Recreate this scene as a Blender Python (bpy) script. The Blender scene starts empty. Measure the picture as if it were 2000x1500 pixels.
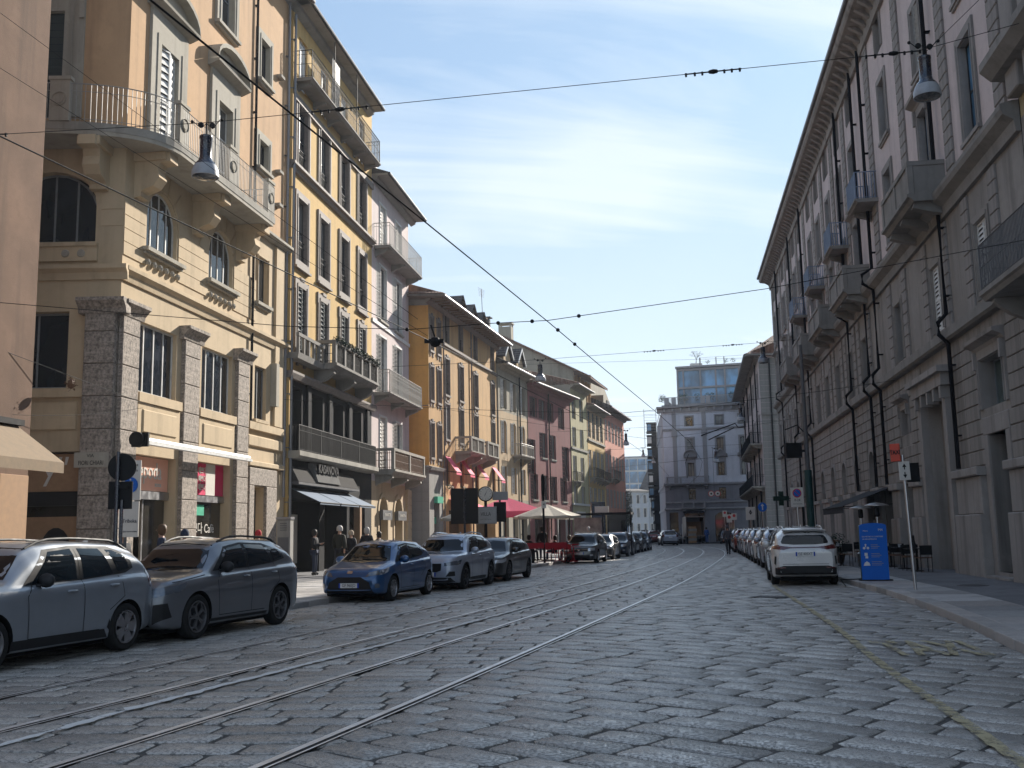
import bpy, bmesh, math, random
from math import sin, cos, pi, radians, atan2, hypot, sqrt
from mathutils import Vector, Matrix
from mathutils.bvhtree import BVHTree
from mathutils.geometry import delaunay_2d_cdt
random.seed(7)
SC = bpy.context.scene
COL = SC.collection
# ------------------------------------------------------------------ camera
cam = bpy.data.cameras.new('camera')
camo = bpy.data.objects.new('camera', cam); COL.objects.link(camo)
cam.sensor_width = 36.0; cam.lens = 36.0; cam.clip_end = 3000; cam.clip_start = 0.05
PITCH = math.atan(292/2000); ROLL = 0.019
camo.matrix_world = (Matrix.Translation((0, 0, 1.6)) @ Matrix.Rotation(pi/2+PITCH, 4, 'X') @ Matrix.Rotation(-ROLL, 4, 'Z'))
SC.camera = camo
SC.render.resolution_x = 1024; SC.render.resolution_y = 768
# ------------------------------------------------------------------ light
SUN_AZ = radians(31)      # to the right of the view direction (+Y towards +X)
SUN_EL = radians(27)
sl = bpy.data.lights.new('sun', 'SUN'); sl.energy = 4.8; sl.angle = radians(0.53); sl.color = (1.0, 0.93, 0.83)
so = bpy.data.objects.new('sun', sl); COL.objects.link(so)
sdir = Vector((sin(SUN_AZ)*cos(SUN_EL), cos(SUN_AZ)*cos(SUN_EL), sin(SUN_EL)))
so.rotation_euler = sdir.to_track_quat('Z', 'Y').to_euler()
world = bpy.data.worlds.new("World"); SC.world = world; world.use_nodes = True
nt = world.node_tree; N = nt.nodes; N.clear(); LK = nt.links.new
def wn(t, **k):
    n = N.new(t)
    for a, b in k.items(): setattr(n, a, b)
    return n
sky = wn('ShaderNodeTexSky', sky_type='NISHITA', sun_disc=False)
sky.sun_elevation = SUN_EL; sky.sun_rotation = SUN_AZ; sky.air_density = 1.0; sky.dust_density = 0.5; sky.ozone_density = 1.6
tc = wn('ShaderNodeTexCoord'); sep = wn('ShaderNodeSeparateXYZ'); LK(tc.outputs['Generated'], sep.inputs[0])
mx = wn('ShaderNodeMath', operation='MAXIMUM'); mx.inputs[1].default_value = 0.0; LK(sep.outputs[2], mx.inputs[0])
ad = wn('ShaderNodeMath', operation='ADD'); ad.inputs[1].default_value = 0.22; LK(mx.outputs[0], ad.inputs[0])
dx = wn('ShaderNodeMath', operation='DIVIDE'); LK(sep.outputs[0], dx.inputs[0]); LK(ad.outputs[0], dx.inputs[1])
dy = wn('ShaderNodeMath', operation='DIVIDE'); LK(sep.outputs[1], dy.inputs[0]); LK(ad.outputs[0], dy.inputs[1])
cb = wn('ShaderNodeCombineXYZ'); LK(dx.outputs[0], cb.inputs[0]); LK(dy.outputs[0], cb.inputs[1])
mp = wn('ShaderNodeMapping'); mp.inputs['Rotation'].default_value = (0, 0, radians(-52)); mp.inputs['Scale'].default_value = (0.42, 1.5, 1); LK(cb.outputs[0], mp.inputs[0])
n1 = wn('ShaderNodeTexNoise'); n1.inputs['Scale'].default_value = 1.5; n1.inputs['Detail'].default_value = 9; n1.inputs['Roughness'].default_value = .62; n1.inputs['Distortion'].default_value = .8; LK(mp.outputs[0], n1.inputs['Vector'])
n2 = wn('ShaderNodeTexNoise'); n2.inputs['Scale'].default_value = 0.9; n2.inputs['Detail'].default_value = 4; LK(cb.outputs[0], n2.inputs['Vector'])
mu = wn('ShaderNodeMath', operation='ADD'); LK(n1.outputs[0], mu.inputs[0]); LK(n2.outputs[0], mu.inputs[1])
cr = wn('ShaderNodeValToRGB'); cr.color_ramp.elements[0].position = .44; cr.color_ramp.elements[1].position = .585
ha = wn('ShaderNodeMath', operation='MULTIPLY'); ha.inputs[1].default_value = .5; LK(mu.outputs[0], ha.inputs[0]); LK(ha.outputs[0], cr.inputs[0])
# more veil cloud low down
lo = wn('ShaderNodeMapRange'); lo.inputs['From Min'].default_value = 0.5; lo.inputs['From Max'].default_value = 0.05; lo.inputs['To Min'].default_value = .62; lo.inputs['To Max'].default_value = 1.0; LK(sep.outputs[2], lo.inputs[0])
cm = wn('ShaderNodeMath', operation='MULTIPLY'); LK(cr.outputs[0], cm.inputs[0]); LK(lo.outputs[0], cm.inputs[1])
cm1 = wn('ShaderNodeMath', operation='MULTIPLY'); cm1.inputs[1].default_value = .85; LK(cm.outputs[0], cm1.inputs[0])
veil = wn('ShaderNodeMapRange'); veil.inputs['From Min'].default_value = 0.42; veil.inputs['From Max'].default_value = 0.02; veil.inputs['To Min'].default_value = .12; veil.inputs['To Max'].default_value = .7; LK(sep.outputs[2], veil.inputs[0])
cm2 = wn('ShaderNodeMath', operation='MAXIMUM'); LK(cm1.outputs[0], cm2.inputs[0]); LK(veil.outputs[0], cm2.inputs[1])
def vm(op, a, b=None):
    q = wn('ShaderNodeVectorMath', operation=op)
    for i, v in ((0, a), (1, b)):
        if v is None: continue
        if isinstance(v, tuple): q.inputs[i].default_value = v
        else: LK(v, q.inputs[i])
    return q.outputs[0]
tint = vm('MULTIPLY', sky.outputs[0], (.86, 1.0, 1.2))
den = vm('ADD', vm('MULTIPLY', tint, (.46, .285, .21)), (1, 1, 1)); soft = vm('DIVIDE', tint, den)      # tone curve on the sky colour, compressing the glare round the sun
mix = wn('ShaderNodeMix', data_type='RGBA'); LK(cm2.outputs[0], mix.inputs[0]); LK(soft, mix.inputs[6])
CLOUD = mix.inputs[7]; CLOUD.default_value = (3.5, 3.72, 3.85, 1)
bg = wn('ShaderNodeBackground'); bg.inputs[1].default_value = 0.15; LK(mix.outputs[2], bg.inputs[0])
wo = wn('ShaderNodeOutputWorld'); LK(bg.outputs[0], wo.inputs[0])
SC.view_settings.view_transform = 'Standard'; SC.view_settings.look = 'None'; SC.view_settings.gamma = 1
SC.view_settings.use_curve_mapping = False; SC.view_settings.exposure = 1.05
# ------------------------------------------------------------------ helpers
def tag(o, label=None, cat=None, group=None, kind=None):
    if label: o['label'] = label
    if cat: o['category'] = cat
    if group: o['group'] = group
    if kind: o['kind'] = kind
    return o
def empty(name, label=None, cat=None, loc=(0, 0, 0), rz=0, group=None):
    o = bpy.data.objects.new(name, None); COL.objects.link(o); o.empty_display_size = .2
    o.location = loc; o.rotation_euler = (0, 0, rz)
    return tag(o, label, cat, group)
def link(name, me, parent=None, loc=None, rot=None):
    o = bpy.data.objects.new(name, me); COL.objects.link(o)
    if parent: o.parent = parent
    if loc: o.location = loc
    if rot: o.rotation_euler = rot
    return o
def copy_tree(o, parent=None):
    c = o.copy(); COL.objects.link(c); c.parent = parent
    for ch in list(o.children): copy_tree(ch, c)
    return c
class MB:
    def __init__(s): s.v = []; s.f = []; s.m = []; s.cm = 0; s.M = None
    def add(s, vs, fs):
        b = len(s.v)
        if s.M is not None: vs = [tuple(s.M @ Vector(q)) for q in vs]
        s.v += [tuple(q) for q in vs]; s.f += [tuple(b+i for i in q) for q in fs]; s.m += [s.cm]*len(fs); return s
    def box(s, x0, x1, y0, y1, z0, z1):
        return s.add([(x0,y0,z0),(x1,y0,z0),(x1,y1,z0),(x0,y1,z0),(x0,y0,z1),(x1,y0,z1),(x1,y1,z1),(x0,y1,z1)],
            [(3,2,1,0),(4,5,6,7),(0,1,5,4),(1,2,6,5),(2,3,7,6),(3,0,4,7)])
    def cbox(s, x0, x1, y0, y1, z0, z1, c=.015):   # box whose -y face is chamfered
        return s.add([(x0,y1,z0),(x1,y1,z0),(x1,y1,z1),(x0,y1,z1),(x0,y0+c,z0),(x1,y0+c,z0),(x1,y0+c,z1),(x0,y0+c,z1),
            (x0+c,y0,z0+c),(x1-c,y0,z0+c),(x1-c,y0,z1-c),(x0+c,y0,z1-c)],
            [(8,9,10,11),(4,5,9,8),(5,6,10,9),(6,7,11,10),(7,4,8,11),(0,1,5,4),(1,2,6,5),(2,3,7,6),(3,0,4,7)])
    def poly(s, pts): return s.add(pts, [tuple(range(len(pts)))])
    def ext(s, pts, vec):       # extrude a planar polygon
        n = len(pts); v = Vector(vec); a = [Vector(q) for q in pts]
        return s.add(a+[q+v for q in a], [tuple(range(n-1,-1,-1)), tuple(range(n, 2*n))]+[(i,(i+1)%n,n+(i+1)%n,n+i) for i in range(n)])
    def profx(s, prof, x0, x1):  # (y,z) profile swept along x
        return s.ext([(x0, y, z) for y, z in prof], (x1-x0, 0, 0))
    def tube(s, pts, r, n=6, cap=True, r2=None):
        P = [Vector(q) for q in pts]; rings = []; k = len(P); up = Vector((0, 0, 1))
        for i, q in enumerate(P):
            d = (P[min(i+1, k-1)]-P[max(i-1, 0)]).normalized()
            a = d.cross(up)
            if a.length < .05: a = d.cross(Vector((1, 0, 0)))
            a.normalize(); b = a.cross(d)
            rr = r if r2 is None else r+(r2-r)*i/(k-1)
            if not isinstance(r, (int, float)): rr = r[i]
            rings.append([q+a*(rr*cos(2*pi*j/n))+b*(rr*sin(2*pi*j/n)) for j in range(n)])
        vs = [q for g in rings for q in g]
        fs = [(i*n+j, i*n+(j+1) % n, (i+1)*n+(j+1) % n, (i+1)*n+j) for i in range(k-1) for j in range(n)]
        if cap: fs += [tuple(range(n-1, -1, -1)), tuple((k-1)*n+j for j in range(n))]
        return s.add(vs, fs)
    def lathe(s, prof, c=(0, 0, 0), n=16, ax='z', cap=False):   # prof: (r, h)
        vs = []
        for r, h in prof:
            for j in range(n):
                a = 2*pi*j/n; q = (r*cos(a), r*sin(a), h)
                if ax == 'y': q = (q[0], q[2], q[1])
                if ax == 'x': q = (q[2], q[0], q[1])
                vs.append((q[0]+c[0], q[1]+c[1], q[2]+c[2]))
        k = len(prof); fs = [(i*n+j, i*n+(j+1) % n, (i+1)*n+(j+1) % n, (i+1)*n+j) for i in range(k-1) for j in range(n)]
        if cap: fs += [tuple(range(n-1, -1, -1)), tuple((k-1)*n+j for j in range(n))]
        return s.add(vs, fs)
    def ball(s, c, r, n=8, sq=1.0):
        k = max(3, n//2); return s.lathe([(max(r*sin(pi*i/k), .001), -r*sq*cos(pi*i/k)) for i in range(k+1)], c, n)
    def mesh(s, name, mats, smooth=0):
        me = bpy.data.meshes.new(name); me.from_pydata(s.v, [], s.f)
        if not isinstance(mats, (list, tuple)): mats = [mats]
        for q in mats: me.materials.append(q)
        if len(mats) > 1: me.polygons.foreach_set('material_index', s.m)
        me.update()
        bm = bmesh.new(); bm.from_mesh(me); bmesh.ops.recalc_face_normals(bm, faces=bm.faces); bm.to_mesh(me); bm.free()
        if smooth:
            me.polygons.foreach_set('use_smooth', [True]*len(me.polygons))
            try: me.set_sharp_from_angle(angle=radians(smooth))
            except Exception: pass
        return me
    def obj(s, name, mats, parent=None, loc=None, rot=None, smooth=0, label=None, cat=None, group=None, kind=None):
        return tag(link(name, s.mesh(name, mats, smooth), parent, loc, rot), label, cat, group, kind)
CACHE = {}
def cached(key, fn):
    if key not in CACHE: CACHE[key] = fn()
    return CACHE[key]
# ------------------------------------------------------------------ materials
MATS = {}
class NB:     # tiny node-tree writer
    def __init__(s, name):
        s.mat = bpy.data.materials.new(name); s.mat.use_nodes = True; s.t = s.mat.node_tree; s.t.nodes.clear()
        s.out = s.t.nodes.new('ShaderNodeOutputMaterial'); s.p = s.t.nodes.new('ShaderNodeBsdfPrincipled'); s.L(s.p.outputs[0], s.out.inputs[0])
        s.tc = s.t.nodes.new('ShaderNodeTexCoord')
    def L(s, a, b): s.t.links.new(a, b)
    def n(s, ty, **k):
        q = s.t.nodes.new(ty)
        for a, b in k.items(): setattr(q, a, b)
        return q
    def noise(s, scale, detail=4, rough=.55, vec=None, mapscale=None, coord='Object', dist=0):
        q = s.n('ShaderNodeTexNoise'); q.inputs['Scale'].default_value = scale; q.inputs['Detail'].default_value = detail; q.inputs['Roughness'].default_value = rough; q.inputs['Distortion'].default_value = dist
        v = vec or s.tc.outputs[coord]
        if mapscale:
            m = s.n('ShaderNodeMapping'); m.inputs['Scale'].default_value = mapscale; s.L(v, m.inputs[0]); v = m.outputs[0]
        s.L(v, q.inputs['Vector']); return q.outputs['Fac'] if 'Fac' in q.outputs else q.outputs[0]
    def rng(s, x, a, b, c, d):
        q = s.n('ShaderNodeMapRange'); q.inputs['From Min'].default_value = a; q.inputs['From Max'].default_value = b; q.inputs['To Min'].default_value = c; q.inputs['To Max'].default_value = d
        s.L(x, q.inputs[0]); return q.outputs[0]
    def mul(s, a, b, op='MULTIPLY'):
        q = s.n('ShaderNodeMath', operation=op)
        for i, v in ((0, a), (1, b)):
            if isinstance(v, (int, float)): q.inputs[i].default_value = v
            else: s.L(v, q.inputs[i])
        return q.outputs[0]
    def mix(s, f, a, b, bt='MIX'):
        q = s.n('ShaderNodeMix', data_type='RGBA', blend_type=bt)
        for i, v in ((0, f), (6, a), (7, b)):
            if isinstance(v, (int, float)): q.inputs[i].default_value = v
            elif isinstance(v, (tuple, list)): q.inputs[i].default_value = (*v[:3], 1)
            else: s.L(v, q.inputs[i])
        return q.outputs[2]
    def bump(s, h, st=.3, d=.02):
        q = s.n('ShaderNodeBump'); q.inputs['Strength'].default_value = st; q.inputs['Distance'].default_value = d; s.L(h, q.inputs['Height']); s.L(q.outputs[0], s.p.inputs['Normal'])
    def set(s, **k):
        for a, v in k.items():
            i = s.p.inputs[{'col': 'Base Color', 'rough': 'Roughness', 'metal': 'Metallic', 'spec': 'Specular IOR Level', 'coat': 'Coat Weight', 'coatr': 'Coat Roughness', 'alpha': 'Alpha', 'trans': 'Transmission Weight', 'emit': 'Emission Color', 'es': 'Emission Strength', 'sheen': 'Sheen Weight', 'sub': 'Subsurface Weight'}[a]]
            if isinstance(v, (int, float)): i.default_value = v
            elif isinstance(v, (tuple, list)): i.default_value = (*v[:3], 1)
            else: s.L(v, i)
        return s
def dark(c, k): return tuple(max(0, min(1, q*k)) for q in c)
def stucco(name, c, var=.25, stain=.5, rough=.88, bump=.25, scale=1.0, patch=None, pamt=.35):
    b = NB(name); n1 = b.noise(.35*scale, 5, .6, coord='Object'); n2 = b.noise(3.2*scale, 6, .65); st = b.noise(1.0, 5, .6, mapscale=(1.6, 1.6, .12)); fine = b.noise(38, 3, .6)
    col = b.mix(b.rng(n1, .3, .7, 0, 1), dark(c, 1-var), dark(c, 1+var*.45))
    col = b.mix(b.rng(n2, .5, .75, 0, .55), col, patch or dark(c, .72))
    col = b.mix(b.mul(b.rng(st, .5, .72, 0, 1), min(1, stain*1.25)), col, tuple(q*.42+.012 for q in c))
    col = b.mix(b.rng(fine, .3, .7, 0, .25), col, dark(c, .78))
    pt = b.noise(.9*scale, 3, .45, dist=.6); col = b.mix(b.rng(pt, .60, .64, 0, .16), col, dark(c, 1.25)); big = b.noise(.12, 4, .6); col = b.mix(b.rng(big, .4, .7, 0, .3), col, tuple(q*.6+.03 for q in c))
    b.set(col=col, rough=rough, spec=.25); b.bump(b.mul(fine, n2, 'ADD'), bump, .012); return b.mat
def plain(name, c, rough=.5, metal=0, spec=.35, coat=0, bump=0, var=.12, scale=6):
    b = NB(name); n = b.noise(scale, 4, .6)
    b.set(col=b.mix(b.rng(n, .3, .7, 0, 1), dark(c, 1-var), dark(c, 1+var)), rough=b.rng(n, .3, .7, max(rough-.06, .01), min(rough+.08, 1)), metal=metal, spec=spec, coat=coat)
    if bump: b.bump(b.noise(scale*9, 4, .6), bump, .004)
    return b.mat
def glassmat(name, c=(.012, .016, .022), rough=.03, wob=.25, cur_=False, sp=.65):
    b = NB(name); n = b.noise(.8, 2); v = b.noise(.45, 3, .5, mapscale=(1, 1, .5))
    oi = b.n('ShaderNodeObjectInfo'); cur = b.rng(oi.outputs['Random'], .62, .66, 0, 1); fold = b.noise(1, 3, .5, mapscale=(9, 9, .15))
    cc = b.mix(b.rng(fold, .35, .65, 0, 1), (.1, .1, .095), (.24, .235, .22)) if cur_ else c
    b.set(col=b.mix(b.mul(cur, .8 if cur_ else 0), b.mix(b.rng(v, .45, .62, 0, 1), c, dark(c, 3.2)), cc), rough=rough, spec=sp); b.bump(n, wob, .05); return b.mat
M = {}
M['glass'] = glassmat('window glass', cur_=True)
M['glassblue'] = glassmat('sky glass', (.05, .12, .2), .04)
M['carglass'] = glassmat('car glass', (.004, .006, .008), .02, .03, sp=.4)
M['shopglass'] = glassmat('shop glass', (.02, .018, .015), .05, .1)
M['white'] = plain('white paint', (.62, .62, .6), .5)
M['cream'] = plain('cream paint', (.55, .5, .4), .6)
M['iron'] = plain('black iron', (.012, .012, .013), .75, spec=.25)
M['irongrey'] = plain('grey iron', (.1, .1, .105), .5)
M['ironlight'] = plain('pale iron', (.3, .29, .27), .5)
M['darkframe'] = plain('dark window frame', (.03, .032, .035), .45)
M['greyframe'] = plain('grey window frame', (.2, .21, .22), .5)
M['whiteframe'] = plain('white window frame', (.6, .6, .58), .5)
M['shut_grey'] = plain('grey shutter', (.3, .29, .27), .7)
M['shut_pale'] = plain('pale shutter', (.5, .48, .44), .7)
M['shut_green'] = plain('dark green shutter', (.03, .045, .05), .7)
M['shut_maroon'] = plain('maroon shutter', (.045, .016, .02), .7)
M['cloth_tan'] = plain('tan awning cloth', (.22, .165, .11), .85, bump=.3); M['steel'] = plain('brushed steel', (.45, .45, .46), .35, 1)
M['zinc'] = plain('zinc', (.22, .22, .23), .45, .6)
M['rubber'] = plain('rubber', (.012, .012, .012), .8)
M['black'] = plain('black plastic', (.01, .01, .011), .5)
M['cloth_black'] = plain('black cloth', (.012, .012, .016), .85, bump=.3)
M['cloth_pink'] = plain('pink awning cloth', (.8, .12, .2), .8, bump=.2, var=.06)
M['cloth_cream'] = plain('cream cloth', (.5, .45, .37), .85, bump=.2)
M['cloth_white'] = plain('white cloth', (.66, .66, .64), .85, bump=.2)
M['cloth_slate'] = plain('slate cloth', (.12, .16, .22), .8, bump=.2)
M['red'] = plain('red paint', (.5, .03, .03), .45)
M['blue'] = plain('blue enamel', (.0, .115, .52), .45, var=.03)
M['signblue'] = plain('sign blue', (.01, .12, .5), .4, var=.03)
M['green'] = plain('shop green', (.05, .4, .25), .5)
M['leaf'] = plain('leaf green', (.035, .07, .025), .6, var=.5, scale=20)
M['leafdark'] = plain('dark leaf', (.015, .035, .02), .6, var=.5, scale=20)
M['wood'] = plain('brown wood', (.12, .06, .03), .6, var=.3)
M['bark'] = plain('bark', (.12, .1, .085), .9, var=.3)
M['skin'] = plain('skin', (.42, .24, .17), .55, var=.05)
M['hairdark'] = plain('dark hair', (.015, .011, .009), .6)
M['hairbrown'] = plain('brown hair', (.09, .05, .025), .6)
M['hairgrey'] = plain('grey hair', (.4, .38, .36), .6)
def tilemat(name, c=(.16, .085, .055)):
    b = NB(name); w = b.n('ShaderNodeTexWave', wave_type='BANDS', bands_direction='X'); w.inputs['Scale'].default_value = 1.6; w.inputs['Distortion'].default_value = .4; b.L(b.tc.outputs['Object'], w.inputs['Vector'])
    w2 = b.n('ShaderNodeTexWave', wave_type='BANDS', bands_direction='Y'); w2.inputs['Scale'].default_value = .9; b.L(b.tc.outputs['Object'], w2.inputs['Vector'])
    n = b.noise(3, 5, .7)
    b.set(col=b.mix(b.rng(n, .3, .7, 0, 1), dark(c, .55), dark(c, 1.35)), rough=.85); b.bump(b.mul(w.outputs['Fac'], w2.outputs['Fac'], 'ADD'), .8, .05); return b.mat
M['tile'] = tilemat('roof tiles')
M['slate'] = tilemat('dark roof', (.05, .045, .045))
def ceppo(name, c=(.33, .28, .235)):
    b = NB(name); v = b.n('ShaderNodeTexVoronoi'); v.inputs['Scale'].default_value = 11; b.L(b.tc.outputs['Object'], v.inputs['Vector']); n = b.noise(9, 6, .7); n2 = b.noise(1.2, 4)
    col = b.mix(b.rng(n, .35, .62, 0, 1), dark(c, .3), dark(c, 1.3)); col = b.mix(b.rng(v.outputs['Distance'], .0, .35, .75, 0), col, (.05, .04, .035)); col = b.mix(b.rng(n2, .35, .7, 0, .35), col, dark(c, .6))
    b.set(col=col, rough=.85); b.bump(n, .6, .03); return b.mat
M['ceppo'] = ceppo('conglomerate stone')
def granite(name, c, rough=.5, sp=60, amt=.5, spec=.5, island=True, big=1.0):
    b = NB(name); n = b.noise(sp, 3, .7, coord='Object'); n2 = b.noise(sp*2.7, 2, .6); n3 = b.noise(.5*big, 4, .6); med = b.noise(7, 5, .65)
    base = c
    if island:
        g = b.n('ShaderNodeNewGeometry'); oi = b.n('ShaderNodeObjectInfo'); r = b.mul(b.mul(g.outputs['Random Per Island'], oi.outputs['Random'], 'ADD'), 1.0, 'FRACT'); w = b.n('ShaderNodeTexWhiteNoise', noise_dimensions='1D'); b.L(r, w.inputs['W'])
        base = b.mix(r, dark(c, .62), dark(c, 1.3)); base = b.mix(b.rng(w.outputs['Value'], 0, 1, 0, .35), base, (c[0]*1.25, c[1]*1.02, c[2]*.85))
    col = b.mix(b.rng(n, .42, .6, 0, amt), base, dark(c, .25)); col = b.mix(b.rng(n2, .55, .7, 0, amt*.8), col, dark(c, 2.0)); col = b.mix(b.rng(n3, .42, .72, 0, .6), col, dark(c, .4)); n4 = b.noise(1.6, 3, .5, dist=.4); col = b.mix(b.rng(n4, .6, .64, 0, .35), col, dark(c, .45))
    b.set(col=col, rough=b.mul(b.rng(med, .3, .75, rough-.12, rough+.16), 1), spec=spec); b.bump(b.mul(n, med, 'ADD'), .55, .012); return b.mat
def cobble():
    b = NB('paving granite'); g = b.n('ShaderNodeNewGeometry'); oi = b.n('ShaderNodeObjectInfo'); r = b.mul(b.mul(g.outputs['Random Per Island'], oi.outputs['Random'], 'ADD'), 1.0, 'FRACT'); c = (.48, .46, .425)
    n = b.noise(34, 3, .75); big = b.noise(.45, 4, .6); med = b.noise(6, 4, .6); pit = b.rng(n, .46, .54, 1, 0)
    base = b.mix(r, dark(c, .7), dark(c, 1.2)); col = b.mix(b.mul(pit, .7), base, (.05, .048, .046)); col = b.mix(b.rng(big, .42, .72, 0, .3), col, (.14, .138, .135))
    b.set(col=col, rough=b.mul(b.mul(pit, .38), b.rng(med, .3, .7, .1, .26), 'ADD'), spec=.6); b.bump(b.mul(b.rng(n, .4, .6, 0, 1), b.mul(med, .6), 'ADD'), .3, .006); return b.mat
M['cobble'] = cobble()
M['joint'] = plain('joint grit', (.07, .067, .064), .9, bump=.5, var=.4, scale=9)
M['kerb'] = granite('kerb granite', (.38, .375, .37), .6, 60, .35)
M['asphalt'] = granite('pavement asphalt', (.16, .16, .17), .75, 90, .35, island=False)
M['facestone'] = stucco('grey facing stone', (.31, .285, .26), .28, .9, .9, .4, 1.3)
M['facestone2'] = stucco('warm facing stone', (.33, .305, .285), .28, .8, .9, .4, 1.3)
M['balstone'] = stucco('weathered balcony stone', (.34, .32, .28), .3, .75, .9, .4, 2)
M['balgrey'] = stucco('grey balcony stone', (.27, .255, .235), .3, .6, .9, .4, 2)
M['pinkwall'] = stucco('pale pink plaster', (.6, .51, .49), .1, .35)
M['concrete'] = stucco('concrete', (.3, .29, .27), .2, .5)
def text_mesh(s, size, ext=.004, font_align='CENTER', sx=1.0, bold=0, spacing=1.0):
    cu = bpy.data.curves.new('lettering', 'FONT'); cu.body = s; cu.size = size; cu.extrude = ext; cu.align_x = font_align; cu.align_y = 'CENTER'; cu.offset = bold; cu.space_character = spacing; cu.resolution_u = 3
    o = bpy.data.objects.new('tmp', cu); COL.objects.link(o)
    bpy.context.view_layer.update()
    me = bpy.data.meshes.new_from_object(o.evaluated_get(bpy.context.evaluated_depsgraph_get())); me = me.copy() if me.users else me
    bpy.data.objects.remove(o); bpy.data.curves.remove(cu)
    me.transform(Matrix.Diagonal((sx, 1, 1, 1))); me.name = 'lettering'; return me
def lettering(s, size, mat, parent, loc, rz=0, ext=.004, sx=1.0, bold=0, name='lettering', flat=False, spacing=1.0, rot=None):
    me = text_mesh(s, size, ext, 'CENTER', sx, bold, spacing); me.materials.clear(); me.materials.append(mat)
    o = link(name, me, parent, loc, rot or ((0 if flat else pi/2), 0, rz)); return o
# ------------------------------------------------------------------ street layout (metres; camera stands at 0,0)
def interp(poly, y):
    for (x0, y0), (x1, y1) in zip(poly, poly[1:]):
        if y0 <= y <= y1: return x0+(x1-x0)*(y-y0)/(y1-y0)
    (x0, y0), (x1, y1) = (poly[0], poly[1]) if y < poly[0][1] else (poly[-2], poly[-1])
    return x0+(x1-x0)*(y-y0)/(y1-y0)
KR = [(2.4, -6), (4.6, 6), (6.3, 13.1), (7.5, 18.05), (8.75, 24.3), (9.3, 29), (11.3, 40), (14.3, 57), (17.2, 74), (19.2, 86), (20.4, 94), (22.6, 108), (25.2, 119), (33, 121)]
KL = [(-12.6, -6), (-8.4, 10), (-5.2, 22.8), (1.4, 51), (4.2, 61), (6.8, 74), (8.4, 83), (9.9, 94), (11.6, 105), (13.2, 116), (15.2, 130), (17.6, 150), (22, 186)]
RA = [(-7.4, -10), (-4.1, 0), (-1.72, 7.9), (-.68, 11.4), (3.16, 24.9), (5.74, 34.2), (10.05, 51.7), (13.6, 66.8), (16.6, 83), (18.45, 100), (18.6, 112), (18.3, 125), (19.0, 140), (21.3, 160), (25, 190)]
def smooth(poly, it=3):
    for _ in range(it):
        q = [poly[0]]
        for a, b in zip(poly, poly[1:]):
            q += [(a[0]*.75+b[0]*.25, a[1]*.75+b[1]*.25), (a[0]*.25+b[0]*.75, a[1]*.25+b[1]*.75)]
        poly = q+[poly[-1]]
    return poly
def offs(poly, d):       # positive d = to the left of travel
    out = []
    for i, q in enumerate(poly):
        a = poly[max(i-1, 0)]; b = poly[min(i+1, len(poly)-1)]; L = hypot(b[0]-a[0], b[1]-a[1])
        out.append((q[0]-(b[1]-a[1])/L*d, q[1]+(b[0]-a[0])/L*d))
    return out
KRs = smooth(KR[:-1], 2)+[KR[-1]]; KLs = smooth(KL, 2); RAs = smooth(RA, 2)
RAILS = [offs(RAs, d) for d in (0, 1.49, 2.96, 4.45)]
def strip(mb, pa, pb, z=0):
    n = len(pa); mb.add([(x, y, z) for x, y in pa]+[(x, y, z) for x, y in pb], [(i, i+1, n+i+1, n+i) for i in range(n-1)])
g = MB(); g.poly([(-1500, -300, -.05), (1500, -300, -.05), (1500, 2500, -.05), (-1500, 2500, -.05)]); g.obj('ground', M['asphalt'], kind='structure')
road = MB(); road.poly([(-30, -12, -.016), (60, -12, -.016), (60, 240, -.016), (-30, 240, -.016)]); road = road.obj('road', M['joint'], kind='structure')
def clip(poly, p, n):       # keep the part where (q-p).n >= 0
    out = []
    for i in range(len(poly)):
        a = poly[i]; b = poly[(i+1) % len(poly)]; da = (a[0]-p[0])*n[0]+(a[1]-p[1])*n[1]; db = (b[0]-p[0])*n[0]+(b[1]-p[1])*n[1]
        if da >= 0: out.append(a)
        if da*db < 0: t = da/(da-db); out.append((a[0]+(b[0]-a[0])*t, a[1]+(b[1]-a[1])*t))
    return out
def nearline(poly, q):
    y = q[1]; x = interp(poly, y); x2 = interp(poly, y+.4); d = (x2-x, .4); L = hypot(*d); return (x, y), (d[1]/L, -d[0]/L)   # normal to the right
def stone_mesh(mb, poly, zt, tilt, base=-.03, ch=.013, dome=0):
    n = len(poly); cx = sum(q[0] for q in poly)/n; cy = sum(q[1] for q in poly)/n
    def z(q): return zt+(q[0]-cx)*tilt[0]+(q[1]-cy)*tilt[1]
    top = []; mid = []
    for q in poly:
        dx, dy = cx-q[0], cy-q[1]; L = hypot(dx, dy) or 1; k = min(ch*1.5, L*.4)/L
        top.append((q[0]+dx*k, q[1]+dy*k, z(q))); mid.append((q[0], q[1], z(q)-ch*.75))
    bot = [(q[0], q[1], base) for q in poly]
    if dome:
        tf = [(i, (i+1) % n, 3*n) for i in range(n)]
    else: tf = [tuple(range(n))]
    mb.add(top+mid+bot+([(cx, cy, zt+dome)] if dome else []), tf+[(n+i, n+(i+1) % n, (i+1) % n, i) for i in range(n)]+[(2*n+i, 2*n+(i+1) % n, n+(i+1) % n, n+i) for i in range(n)])
rnd = random.Random(11)
STONES = []
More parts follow.
